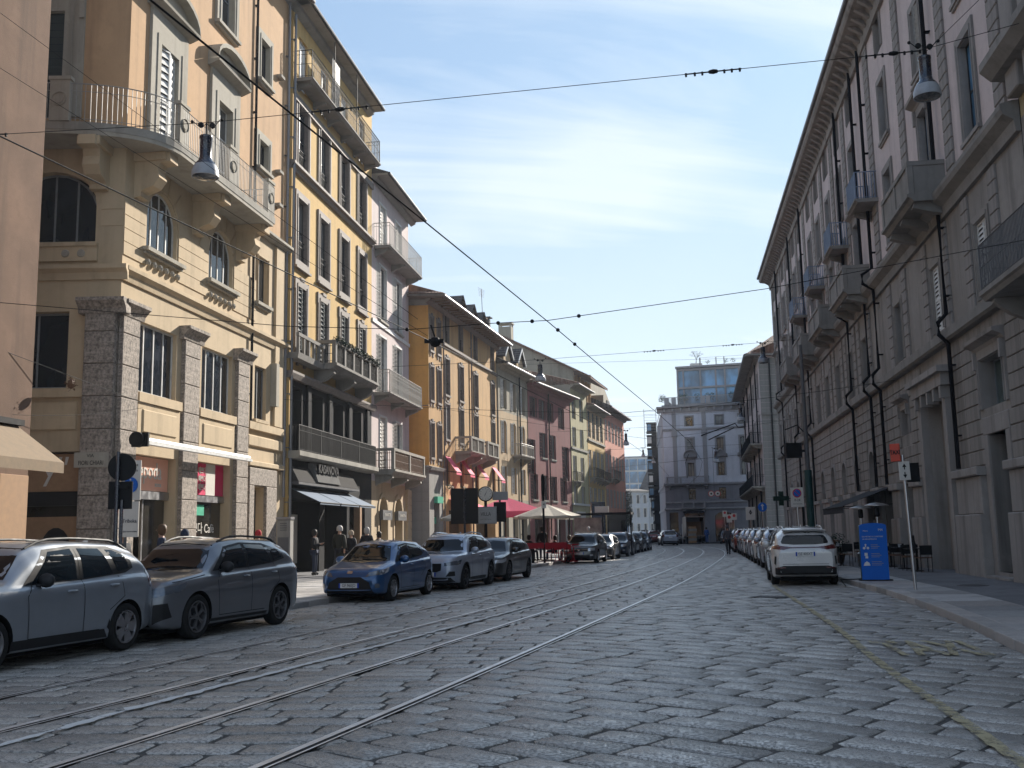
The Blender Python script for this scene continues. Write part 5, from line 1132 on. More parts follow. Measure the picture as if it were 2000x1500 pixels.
F.cornice('string_course', [(-.002, 0), (-.2, .05), (-.2, .25), (-.002, .3)], 7.15, M['greystone']); F.cornice('string_course', [(-.002, 0), (-.15, .05), (-.15, .2), (-.002, .25)], 4.9, M['greystone']); F.cornice('string_course', [(-.002, 0), (-.15, .05), (-.15, .2), (-.002, .25)], 4.1, M['greystone'])
for k in range(7): F.box('stone', .3, 14.9, -.03, -.002, 5.2+k*.28, 5.4+k*.28, M['slatestone']) if k in (0,) else None
F.box('shop_window', .4, 1.5, .35, .38, .12, 3.8, M['shopglass']); F.box('shop_window', 2.3, 4.7, .45, .48, .12, 3.8, M['shopglass']); F.box('shop_window', 6.0, 8.4, .45, .48, .12, 3.8, M['shopglass']); F.box('shop_window', 10, 12.4, .45, .48, .12, 3.8, M['shopglass'])
F.box('lit_display', 2.45, 3.4, .4, .44, .9, 3.0, plain('amber display', (.35, .17, .06), .6)); F.box('shop_awning', 2.2, 4.8, -.7, -.05, 3.7, 3.95, M['cloth_black'])  # plain amber panel in the shop opening
# penthouse
pz = 17.25
F.box('roof_terrace', 0, 15, -.3, 8, 17.26, 17.4, M['greystone']); mb = MB(); balustrade(mb, [(.4, 6), (.4, -.3), (14.9, -.3)], 17.4, .95, .11, .02, (.06, 1.0), .03); F.mbput('railing', mb, M['ironlight'])
for x in (.4, 1.3, 4.95, 5.6, 9.8): F.box('parapet_pier', x, x+.55, -.42, -.24, 17.4, 18.35, M['greystone'])
ph = F.box('penthouse', 2.0, 15, 1.2, 1.3, 17.4, 22.2, M['glassblue']); F.box('penthouse_end', 2.6, 2.7, 1.1, 8, 17.4, 22.2, M['glassblue'], ph) if 0 else None
mb = MB(); mb.poly([(1.98, 1.2, 17.4), (1.0, 8, 17.4), (1.0, 8, 22.0), (1.98, 1.2, 22.0)]); F.mbput('penthouse_end', mb, M['glassblue'])
for x in (2.0, 2.75, 4.9, 6.85, 8.0, 9.75, 10.95, 12.6, 14.5): F.box('mullion', x-.1, x+.1, 1.02, 1.19, 17.4, 22.2, M['zinc'])
for z in (19.65, 22.0): F.box('transom', 1.9, 15, 1.0, 1.19, z-.13, z+.13, M['zinc'])
mb = MB(); mb.box(1.8, 15, .7, 8, 22.2, 22.45); mb.tube([(4.9, 1, 22.4), (4.9, 1, 23.5)], .03, 4)
F.mbput('roof', mb, M['zinc']); mb = MB(); balustrade(mb, [(5, 1.0), (7, 1.0), (8, 1.0), (10.8, 1.0), (14.9, 1.0)], 22.45, 1.0, 2, .03, (.5, 1.0), .015); F.mbput('roof_railing', mb, M['ironlight'])
mb = MB()
for x in (2.4, 3.0, 4.5, 5.8, 6.3, 9.4, 9.9, 10.4, 10.9, 11.5, .2, -.1, 8.8): foliage(mb, (x, .1, 18.3), (.45, .3, .55), 90, .09)
for x in (5.9, 8.2, 9.1, 11.6, 12.2): foliage(mb, (x, 1.2, 22.9), (.35, .3, .35), 50, .08)
F.mbput('terrace_plants', mb, M['leaf'])
# bare tree in a pot on the roof
tr = empty('bare_tree', 'leafless little tree in a white planter on top of the glass penthouse', 'tree', (*[v for v in F.b.location.xy+Vector((cos(F.ang)*4.3-sin(F.ang)*2.5, sin(F.ang)*4.3+cos(F.ang)*2.5))], 22.46))
mb = MB(); mb.cbox(-.75, .75, -.4, .4, 0, .5); mb.obj('planter', M['offwhite'], tr)
mb = MB(); r5_ = random.Random(8)
def branch(p, d, l, r, n):
    q = p+d*l; mb.tube([p, q], r, 4, False, r*.65)
    if n:
        for _ in range(3): branch(q, (d+Vector((r5_.gauss(0, .5), r5_.gauss(0, .5), r5_.gauss(.05, .3)))).normalized(), l*.78, r*.62, n-1)
branch(Vector((0, 0, .4)), Vector((.1, 0, 1)), .6, .06, 4); mb.obj('branches', M['bark'], tr)
# receding left side of the corner house
GE = Face(bE, (0, 0, 0), radians(83.5), 24); ge = GE
mb = MB(); dv = Vector((2.65, 24.0, 0)); mb.poly([(0, 0, 0), (dv.x, dv.y, 0), (dv.x, dv.y, 17), (0, 0, 17)]); link('side_wall', mb.mesh('s', M['slatestone']), bE)
mb = MB()
for z in (4.1, 7.2, 14.1, 16.9): mb.add([(-.15, 0, z), (dv.x-.15, dv.y, z), (dv.x-.15, dv.y, z+.3), (-.15, 0, z+.3), (0, 0, z), (0, 0, z+.3)], [(0, 1, 2, 3), (0, 4, 5, 3)])
link('string_course', mb.mesh('s', M['greystone']), bE)
# ============ stacked dark bay-window tower beyond the corner
bt = empty('bay_tower', 'narrow dark tower of stacked metal bay balconies behind the corner house', 'building', (21.0, 156, 0), radians(-6))
mb = MB(); mb.box(.25, 1.9, 0, 8, 0, 16.5); mb.obj('wall', M['darkfront'], bt)
for k in range(8):
    z = 2.6+k*1.95; o_ = .0 if k > 1 else .25*(2-k)
    mb = MB(); mb.box(o_-.55, .9, -.8, -.7, z+.35, z+1.5); mb.box(o_-.6, .95, -.85, .0, z+.0, z+.34); mb.box(o_-.6, .95, -.86, 0, z+1.5, z+1.7); mb.obj('bay', M['darkfront'], bt); mb = MB(); mb.box(o_-.45, .1, -.87, -.81, z+.45, z+1.4); mb.obj('pane', M['glassblue'] if k % 3 else M['offwhite'], bt)
mb = MB()
for x, y in ((-.9, -1), (.9, -1)): mb.tube([(x, y, 14), (x, y, 20)], .04, 4)
for k in range(9): mb.tube([(-.9, -1, 16+k*.45), (.9, -1, 16+k*.45)], .02, 4)
mb.obj('roof_frame', M['ironlight'], bt)
# ============ far white houses
def farhouse(name, label, P, Q, H, mat, n, rows, roofm='slate', rise=1.5):
    b, F = building(name, label, P, Q); st = F.L/n
    for i in range(n):
        for z, h in rows: window(F, st*(i+.5), z, st*.38, h, 'greyframe', rec=.15, nx=2, sur=('offwhite', .1, .05, 'plain'))
    F.wall(0, H, mat); F.backing(H-.1); F.cornice('cornice', [(-.002, 0), (-.3, .1), (-.4, .3), (-.002, .35)], H-.3, M['offwhite'])
    mb = MB(); mb.add([(-.3, -.5, H), (F.L+.3, -.5, H), (F.L, 5, H+rise), (0, 5, H+rise)], [(0, 1, 2, 3)]); F.mbput('roof', mb, M[roofm]); return b, F
M['farwhite'] = stucco('white render', (.5, .52, .54), .05, .2)
farhouse('white_house', 'small white house seen far off at the end of the street', (21.6, 196), (25.6, 197), 9.2, M['farwhite'], 3, ((1, 2.0), (4.2, 1.7), (6.8, 1.6)), rise=.6)
farhouse('white_house', 'taller white house with a dark mansard roof at the far end', (25.6, 208), (29.5, 206), 9.6, M['farwhite'], 3, ((1, 2.0), (4.4, 1.9), (7.2, 1.6)), rise=5)
b, F = building('glass_block', 'pale glass office block rising above the far white houses', (25.5, 245), (34, 244))
F.wall(0, 19, M['offwhite']); 
for k in range(6):
    for j in range(4): F.box('pane', .2+j*2, 2.0+j*2, -.1, -.02, 1+k*3, 3.6+k*3, M['glassblue'])
F.box('roof', 0, F.L, 0, 8, 19, 19.3, M['zinc'])
farhouse('grey_house', 'grey house half hidden behind the bend on the left', (13.6, 150), (21, 151.5), 8.0, M['pinkwall'], 4, ((1, 2.0), (4.2, 1.7)), rise=1.5) if 0 else None
# ------------------------------------------------------------------ cars
def lerpt(tab, x, k):
    if x <= tab[0][0]: return tab[0][k]
    for a, b in zip(tab, tab[1:]):
        if x <= b[0]:
            t = (x-a[0])/(b[0]-a[0]); t = t*t*(3-2*t) if k >= 99 else t; return a[k]+(b[k]-a[k])*t
    return tab[-1][k]
def crom(p, n=3):      # Catmull-Rom through points
    out = []; P = [p[0]]+list(p)+[p[-1]]
    for i in range(1, len(P)-2):
        a, b, c, d = P[i-1], P[i], P[i+1], P[i+2]
        for j in range(n):
            t = j/n; out.append(tuple(.5*((2*b[m])+(-a[m]+c[m])*t+(2*a[m]-5*b[m]+4*c[m]-d[m])*t*t+(-a[m]+3*b[m]-3*c[m]+d[m])*t**3) for m in range(len(b))))
    out.append(tuple(p[-1])); return out
def paint(name, c, metal=.55, rough=.28):
    b = NB(name); n = b.noise(900, 2); dirt = b.noise(2.2, 5, .6)
    b.set(col=b.mix(b.rng(dirt, .4, .8, 0, .18), c, (.12, .11, .1)), rough=b.rng(dirt, .3, .8, rough, rough+.12), metal=metal, coat=1.0, coatr=.04); return b.mat
M['tyre'] = plain('tyre rubber', (.014, .014, .014), .8); M['alloy'] = plain('alloy', (.42, .42, .44), .3, 1); M['alloymid'] = plain('mid alloy', (.2, .2, .21), .35, .8); M['alloydark'] = plain('dark alloy', (.05, .05, .055), .35, .8)
M['clad'] = plain('car cladding', (.016, .016, .017), .6); M['lamp'] = plain('headlamp glass', (.1, .12, .15), .06, .3, 1, 1); M['lampclear'] = plain('headlamp white', (.5, .53, .57), .1, .4, 1, 1); M['tail'] = plain('tail lamp red', (.1, .003, .005), .2, 0, .8, 1); M['plate'] = plain('number plate', (.62, .62, .6), .5); M['plateblue'] = plain('plate blue', (.01, .05, .35), .5); M['chrome'] = plain('chrome', (.6, .6, .62), .12, 1); M['seam'] = plain('seam', (.006, .006, .006), .8); M['well'] = plain('wheel well', (.004, .004, .004), .95)
def body_mesh(S):
    """loft; x = 0 front .. L rear; returns (verts, faces)"""
    L, W = S['L'], S['W']; top, bot, belt, wid, roofw = S['top'], S['bot'], S['belt'], S['wid'], S['roofw']
    xs = sorted(set([0, .02, .05, .1, .17, .26]+[L*i/64 for i in range(4, 61)]+[L-.26, L-.17, L-.1, L-.05, L-.02, L]))
    rings = []
    for x in xs:
        zt = lerpt(top, x, 1); zb = lerpt(bot, x, 1); ze = min(lerpt(belt, x, 1), zt-.03); w = lerpt(wid, x, 1)*W/2
        g = max(0, min(1, (zt-ze-.05)/.38)); wr = (w*.80)*(1-g)+(lerpt(roofw, x, 1)*W/2)*g; wb = w*(.965 if g < .01 else .94)
        zm = zb+(ze-zb)*.55
        half = [(0, zb), (w*.6, zb), (w*.9, zb+.01), (w*.97, zb+.09), (w*.985, zb+.22), (w, zm), (w*.992, ze-.13), (wb+.012, ze-.03), (wb-.03*g-.01, ze+.005+.01*g), (wb+(wr-wb)*.5+.012*g, ze+(zt-ze)*.52), (wr+(.0), zt-.1*g-.018*(1-g)), (wr*.9, zt-.045*g-.01*(1-g)), (wr*.62, zt-.012*g-.004), (0, zt)]
        hp = crom(half, 3); ring = [(x, y, z) for y, z in hp]+[(x, -y, z) for y, z in hp[-2:0:-1]]
        rings.append(ring)
    n = len(rings[0]); v = [q for r in rings for q in r]; f = [(i*n+j, i*n+(j+1) % n, (i+1)*n+(j+1) % n, (i+1)*n+j) for i in range(len(rings)-1) for j in range(n)]
    f += [tuple(range(n-1, -1, -1)), tuple((len(rings)-1)*n+j for j in range(n))]; return v, f
class Proj:
    def __init__(s, v, f): s.t = BVHTree.FromPolygons([Vector(q) for q in v], f)
    def hit(s, ax, a, b, sg):
        if ax == 'y': o, d = Vector((a, 3*sg, b)), Vector((0, -sg, 0))
        elif ax == 'x': o, d = Vector((4.5+9*sg, a, b)), Vector((-sg, 0, 0))     # sg -1 = from the front
        else: o, d = Vector((a, b, 4)), Vector((0, 0, -1))
        h = s.t.ray_cast(o, d)
        return (h[0], h[1]) if h[0] is not None else None
    def patch(s, ax, poly, sg=1, off=.006, res=.06, thick=.0):
        P = []
        for p, q in zip(poly, poly[1:]+poly[:1]):
            k = max(1, int(hypot(q[0]-p[0], q[1]-p[1])/res)); P += [(p[0]+(q[0]-p[0])*i/k, p[1]+(q[1]-p[1])*i/k) for i in range(k)]
        nb = len(P)
        def inside(x, y):
            c = False
            for i in range(nb):
                x0, y0 = P[i]; x1, y1 = P[i-1]
                if (y0 > y) != (y1 > y) and x < (x1-x0)*(y-y0)/(y1-y0)+x0: c = not c
            return c
        pts = list(P); xs = [p[0] for p in P]; ys = [p[1] for p in P]; x = min(xs)+res*.7
        while x < max(xs):
            y = min(ys)+res*.7
            while y < max(ys):
                if inside(x, y) and min(hypot(x-p[0], y-p[1]) for p in P) > res*.5: pts.append((x, y))
                y += res
            x += res
        r = delaunay_2d_cdt([Vector(p) for p in pts], [], [list(range(nb))], 1, 1e-5); vs = []; ok = []
        for p in r[0]:
            h = s.hit(ax, p[0], p[1], sg)
            if h is None: vs.append((0, 0, 0)); ok.append(False); continue
            nrm = h[1]; dd = {'y': Vector((0, sg, 0)), 'x': Vector((sg, 0, 0)), 'z': Vector((0, 0, 1))}[ax]
            if nrm.dot(dd) < 0: nrm = -nrm
            vs.append(tuple(h[0]+nrm*off)); ok.append(True)
        mb = MB(); mb.add(vs, [t for t in r[2] if all(ok[i] for i in t)]); return mb
    def ribbon(s, ax, pts, w=.008, sg=1, off=.004):
        mb = MB(); den = []
        for p, q in zip(pts, pts[1:]):
            k = max(1, int(hypot(q[0]-p[0], q[1]-p[1])/.08)); den += [(p[0]+(q[0]-p[0])*i/k, p[1]+(q[1]-p[1])*i/k) for i in range(k)]
        den.append(pts[-1]); a = []; 
        for i, p in enumerate(den):
            q0 = den[max(0, i-1)]; q1 = den[min(len(den)-1, i+1)]; L = hypot(q1[0]-q0[0], q1[1]-q0[1]) or 1; nx, ny = -(q1[1]-q0[1])/L*w/2, (q1[0]-q0[0])/L*w/2
            h1 = s.hit(ax, p[0]+nx, p[1]+ny, sg); h2 = s.hit(ax, p[0]-nx, p[1]-ny, sg)
            if h1 and h2:
                dd = {'y': Vector((0, sg, 0)), 'x': Vector((sg, 0, 0)), 'z': Vector((0, 0, 1))}[ax]*off; a.append((tuple(h1[0]+dd), tuple(h2[0]+dd)))
        v = [q for p in a for q in p]; return mb.add(v, [(2*i, 2*i+1, 2*i+3, 2*i+2) for i in range(len(a)-1)])
def wheel_meshes(R, w, kind, rimr):
    t = MB(); t.lathe([(rimr-.01, -w/2+.02), (R-.045, -w/2), (R-.012, -w/2+.018), (R, -w/2+.045), (R, w/2-.045), (R-.012, w/2-.018), (R-.045, w/2), (rimr-.01, w/2-.02)], (0, 0, 0), 30, 'y')
    d = MB(); d.lathe([(rimr, w/2-.10), (.01, w/2-.10)], (0, 0, 0), 24, 'y'); d.lathe([(.17, w/2-.09), (.17, w/2-.085), (.02, w/2-.085)], (0, 0, 0), 20, 'y')
    r = MB(); r.lathe([(rimr+.002, w/2-.03), (rimr, w/2-.006), (rimr-.02, w/2-.008), (rimr-.032, w/2-.05), (rimr-.035, w/2-.11)], (0, 0, 0), 30, 'y')
    r.lathe([(.065, w/2-.06), (.06, w/2-.022), (.01, w/2-.018)], (0, 0, 0), 14, 'y')
    n = 5
    for i in range(n):
        a = 2*pi*i/n+.3
        if kind == 'fat':
            L = [(-.05, .05), (-.095, rimr-.03), (.095, rimr-.03), (.05, .05)]; subs = [L]
        elif kind == 'twin':
            subs = [[(-.035, .05), (-.105, rimr*.62), (-.055, rimr-.03), (-.025, rimr-.03), (-.075, rimr*.62), (-.01, .05)], [(.035, .05), (.105, rimr*.62), (.055, rimr-.03), (.025, rimr-.03), (.075, rimr*.62), (.01, .05)]]
        else:
            subs = [[(-.03, .05), (-.075, rimr-.03), (-.035, rimr-.03), (0, .05)], [(.03, .05), (.075, rimr-.03), (.035, rimr-.03), (0, .05)]]
        for L in subs: r.ext([(x*cos(a)-y*sin(a), w/2-.045 if 0 else w/2-.04, x*sin(a)+y*cos(a)) for x, y in L], (0, .026, 0))
    return t, d, r
def make_car(key, label, S, loc, heading, group=None):
    """origin at ground under the middle; +x of the built mesh runs rearwards; heading = direction the FRONT points (radians from +X)"""
    L, W = S['L'], S['W']; root = empty('parked_car', label, 'car', (loc[0], loc[1], .0), heading+pi, group); root['group'] = group
    v, f = body_mesh(S); v = [(x-L/2, y, z) for x, y, z in v]
    me = bpy.data.meshes.new('body'); me.from_pydata(v, [], f); me.materials.append(S['paint']); me.materials.append(M['well'])
    bm = bmesh.new(); bm.from_mesh(me); bmesh.ops.recalc_face_normals(bm, faces=bm.faces); bm.to_mesh(me); bm.free()
    R, rr_ = S['R'], S['rim']; xf = S['fo']-L/2; xr = xf+S['wb']; tr = W/2
    body = link('body', me, root); cut = MB(); 
    for x in (xf, xr): cut.lathe([(.001, -W/2-.2), (R+.055, -W/2-.2), (R+.055, -W/2+.33), (.001, -W/2+.33)], (x, 0, R+.0), 28, 'y'); cut.lathe([(.001, W/2-.33), (R+.055, W/2-.33), (R+.055, W/2+.2), (.001, W/2+.2)], (x, 0, R+.0), 28, 'y')
    cm_ = cut.mesh('cut', [M['well']]); co = bpy.data.objects.new('cut', cm_); COL.objects.link(co); co.matrix_world = Matrix.Identity(4)
    bt_ = bpy.data.objects.new('tmpb', me); COL.objects.link(bt_)
    md = bt_.modifiers.new('b', 'BOOLEAN'); md.object = co; md.operation = 'DIFFERENCE'; md.solver = 'EXACT'
    try: md.material_mode = 'TRANSFER'
    except Exception: pass
    bpy.context.view_layer.update(); m2 = bpy.data.meshes.new_from_object(bt_.evaluated_get(bpy.context.evaluated_depsgraph_get())); body.data = m2; m2.name = 'body'
    bpy.data.objects.remove(bt_); bpy.data.objects.remove(co)
    m2.polygons.foreach_set('use_smooth', [True]*len(m2.polygons))
    try: m2.set_sharp_from_angle(angle=radians(38))
    except Exception: pass
    P = Proj(v, f); sh = lambda pts: [(x-L/2, z) for x, z in pts]
    def put(name, mb, mat, smooth=50, parent=None): return mb.obj(name, mat, parent or root, smooth=smooth)
    for sg in (-1, 1):
        for nm, pl in S['side']: put('side_window', P.patch('y', sh(pl), sg, .005, .07), M['carglass'])
        if 'daylight' in S: put('window_trim', P.patch('y', sh(S['daylight']), sg, .0025, .08), M['clad'])
        if 'clad' in S:
            for pl in S['clad']: put('cladding', P.patch('y', sh(pl), sg, .007, .08), M['clad'] if not S.get('cladpaint') else S['paint'])
        if S.get('arch'):
            for x in (xf, xr):
                ro, ri = R+.055+S['arch'], R+.052; pl = [(x+ro*cos(a), R+ro*sin(a)) for a in [radians(-12+204*i/16) for i in range(17)]]+[(x+ri*cos(a), R+ri*sin(a)) for a in [radians(192-204*i/16) for i in range(17)]]; put('wheel_arch_trim', P.patch('y', pl, sg, .012, .05), M['clad'])
        mbs = MB()
        for pl in S['seams']: m_ = P.ribbon('y', sh(pl), .011, sg); mbs.add(m_.v, m_.f)
        put('door_seam', mbs, M['seam'], 0)
        for x, z in S['handles']:
            h = P.hit('y', x-L/2, z, sg)
            if h: mb = MB(); q = h[0]; mb.lathe([(.002, -.1), (.018, -.085), (.02, 0), (.018, .085), (.002, .1)], (q.x, q.y+sg*.02, q.z), 8, 'x'); put('door_handle', mb, S.get('handlemat', S['paint']))
        # mirror
        x, z = S['mirror']; h = P.hit('y', x-L/2, z, sg); q = h[0] if h else Vector((x-L/2, sg*W/2*.85, z)); mb = MB()
        mb.M = Matrix.Translation((q.x+.03, q.y+sg*.13, q.z+.03)) @ Matrix.Rotation(sg*.18, 4, 'Z') @ Matrix.Diagonal((.62, 1.15, .8, 1)); mb.ball((0, 0, 0), .12, 12); mb.M = None; mb.box(q.x-.03, q.x+.05, min(q.y-sg*.02, q.y+sg*.1), max(q.y-sg*.02, q.y+sg*.1), q.z-.05, q.z-.01); put('wing_mirror', mb, S.get('mirrormat', S['paint']))
        for nm, pl, mt in S.get('lamps_side', []): put(nm, P.patch('y', sh(pl), sg, .006, .05), M[mt] if isinstance(mt, str) else mt)
    t, d, r = wheel_meshes(R, .22, S['wheel'], rr_); tm, dm, rm_ = cached(('w', R, S['wheel'], rr_, S.get('rimmat', 'alloy')), lambda: (t.mesh('tyre', M['tyre'], 50), d.mesh('brake', M['alloydark']), r.mesh('rim', M[S.get('rimmat', 'alloy')], 40)))
    for x in (xf, xr):
        for sg in (-1, 1):
            w_ = link('wheel', tm, root, (x, sg*(tr-.125), R), (0, 0, 0 if sg > 0 else pi)); link('brake_disc', dm, w_); link('rim', rm_, w_)
    b1_, b2_ = S['ws']   # windscreen: list of (y, z) seen from the front
    put('windscreen', P.patch('x', b1_, -1, .005, .09), M['carglass']); put('rear_window', P.patch('x', b2_, 1, .005, .09), M['carglass'])
    for nm, pl, mt, off, both in S.get('front', []):
        for s_ in ((1, -1) if both else (1,)): put(nm, P.patch('x', [(y*s_, z) for y, z in pl], -1, off, .06), M[mt] if isinstance(mt, str) else mt)
    for nm, pl, mt, off, both in S.get('rear', []):
        for s_ in ((1, -1) if both else (1,)): put(nm, P.patch('x', [(y*s_, z) for y, z in pl], 1, off, .06), M[mt] if isinstance(mt, str) else mt)
    for (z, sg, txt) in S.get('plates', []):
        h = P.hit('x', 0, z, sg); x = h[0].x+sg*.02
        pl = MB().box(x-.006, x+.006, -.26, .26, z-.057, z+.057).obj('number_plate', M['plate'], root); MB().box(x-.0065, x+.0065, -.262, -.222, z-.058, z+.058).obj('plate_band', M['plateblue'], pl); MB().box(x-.0065, x+.0065, .222, .262, z-.058, z+.058).obj('plate_band', M['plateblue'], pl)
        if txt: lettering(txt, .105, M['black'], pl, (x+sg*.008, 0, z), ext=.001, sx=.85, rot=(pi/2, 0, pi/2 if sg > 0 else -pi/2), name='plate_lettering')
    if S.get('rails'):
        xa, xb = S['rails']
        for sg in (-1, 1):
            pts = []
            for i in range(11):
                x = xa+(xb-xa)*i/10; h = P.hit('z', x-L/2, sg*S['roofw'][len(S['roofw'])//2][1]*W/2*.84, 1); up = .055*min(1, i*.7, (10-i)*.7)
                if h: pts.append(h[0]+Vector((0, 0, up+.0)))
            put('roof_rail', MB().tube(pts, .02, 6), S.get('railmat', M['clad']))
    if S.get('spoiler'):
        x, z, hw = S['spoiler']; mb = MB(); mb.ext([(x-L/2-.14, -hw, z-.01), (x-L/2+.16, -hw*.96, z-.03), (x-L/2+.15, -hw*.96, z-.055), (x-L/2-.14, -hw, z-.05)], (0, hw*2, 0)); put('roof_spoiler', mb, S['paint'])
    mb = MB(); h = P.hit('z', S.get('fin', L*.72)-L/2, 0, 1); q = h[0]; mb.ext([(q.x-.09, -.012, q.z-.01), (q.x+.08, -.012, q.z-.01), (q.x+.08, -.012, q.z+.06)], (0, .024, 0)); put('aerial_fin', mb, S['paint'])
    for s_ in (-1, 1):
        pts = []
        for y, z in S.get('wiper', []): 
            h = P.hit('x', y*1.0+s_*0, z, -1)
            if h: pts.append(h[0]+Vector((-.02, 0, .01)))
        if len(pts) > 1 and s_ > 0: put('wiper', MB().tube(pts, .008, 4), M['clad'])
    MB().box(-L/2+.3, L/2-.3, -W/2+.25, W/2-.25, .14, .24).obj('underbody', M['well'], root)
    return root
def suv(L, W, H, wb, fo, R, hood=.98, hood2=1.06, wsx=1.0, wstop=1.75, roofx=2.5, tailx=None, belt0=.92, belt1=1.06, tail_z=1.0, **k):
    """profile measurements from the front bumper (x) and the ground (z)"""
    tailx = tailx or L-.75
    S = dict(L=L, W=W, H=H, wb=wb, fo=fo, R=R, rim=R-.105,
        top=[(0, hood-.22), (.05, hood-.13), (.14, hood-.04), (.35, hood), (wsx, hood2), (wsx+.1, hood2+.03), (wstop-.25, H-.13), (wstop, H-.035), (wstop+.35, H-.004), (roofx, H), (tailx, H-.04), (L-.42, H-.13), (L-.3, H-.2), (L-.12, tail_z+.05), (L-.05, tail_z-.04), (L, tail_z-.2)],
        bot=[(0, .30), (.12, .22), (.5, .19), (L-.6, .2), (L-.15, .27), (L, .36)],
        belt=[(0, hood-.3), (.14, hood-.12), (.4, hood-.06), (wsx, belt0), (L*.5, (belt0+belt1)/2), (L-.6, belt1), (L-.15, tail_z-.02), (L, tail_z-.25)],
        wid=[(0, .70), (.05, .80), (.12, .875), (.26, .935), (.5, .975), (fo, 1.0), (fo+.5, .985), (L*.5, .975), (L-.95, 1.0), (L-.45, .975), (L-.2, .92), (L-.06, .85), (L, .78)],
        roofw=[(0, .7), (wstop, .66), (roofx, .69), (L-.4, .66), (L, .62)])
    S.update(k); return S
def scale_poly(p, dx=0): return [(x+dx, z) for x, z in p]
# 1 silver compact suv, front of the left row (only its rear half in frame)
PT = dict(silver=paint('silver car paint', (.24, .265, .3), .4, .38), grey=paint('graphite car paint', (.14, .15, .17), .5, .3), blue=paint('blue car paint', (.008, .07, .2), .4), pale=paint('pale silver car paint', (.33, .37, .45), .5, .34), blackp=paint('black car paint', (.012, .012, .015), .3), dark=paint('dark grey car paint', (.05, .055, .06), .6), navy=paint('navy car paint', (.012, .025, .06), .5), whitep=paint('pearl white car paint', (.62, .61, .6), .15, .25), white2=paint('white car paint', (.62, .62, .62), .0, .3), darkred=paint('dark red car paint', (.16, .02, .02), .4))
def seams(xs, z0, zt, belt):
    return [[(x, z0), (x+.02, (z0+belt)/2), (x+dx, belt)] for x, dx in xs]
L_ = 4.34
S1 = suv(4.34, 1.80, 1.63, 2.67, .84, .345, hood=1.03, hood2=1.10, wsx=1.12, wstop=1.85, roofx=2.7, belt0=1.0, belt1=1.10, tail_z=1.12, paint=PT['silver'], wheel='fat', arch=0,
    daylight=[(1.45, 1.04), (1.98, 1.5), (2.5, 1.545), (3.35, 1.525), (3.72, 1.4), (3.76, 1.2), (3.55, 1.13), (2.6, 1.07)],
    side=[('w', [(1.62, 1.06), (2.06, 1.47), (2.5, 1.505), (2.5, 1.085)]), ('w', [(2.63, 1.09), (2.63, 1.505), (3.1, 1.495), (3.26, 1.13)]), ('w', [(3.38, 1.16), (3.24, 1.475), (3.4, 1.47), (3.62, 1.37), (3.66, 1.2)])],
    seams=[[(1.5, .36), (1.47, .9), (1.62, 1.06)], [(2.56, .36), (2.56, 1.5)], [(3.1, .62), (3.42, .8), (3.36, 1.1)], [(1.5, .36), (2.9, .36)]],
    handles=[(2.3, .93), (3.18, .97)], mirror=(1.72, 1.07), ws=([(-.66, 1.13), (-.52, 1.52), (0, 1.55), (.52, 1.52), (.66, 1.13), (0, 1.09)], [(-.56, 1.12), (-.5, 1.42), (.5, 1.42), (.56, 1.12)]),
    clad=[[(.0+1.2, .24), (1.2, .36), (3.0, .36), (3.1, .24)]], rails=(1.75, 3.9), mirrormat=M['clad'], lamps_side=[('tail_lamp', [(4.12, .9), (4.06, 1.0), (4.1, 1.17), (4.22, 1.17), (4.24, .9)], 'tail'), ('rear_arch', [(3.06, .38), (3.1, .5), (3.2, .24)], 'clad')], fin=3.6,
    rear=[('bumper', [(-.6, .36), (-.6, .52), (.6, .52), (.6, .36)], 'clad', .008, False)], plates=[])
S1['handlemat'] = PT['silver']
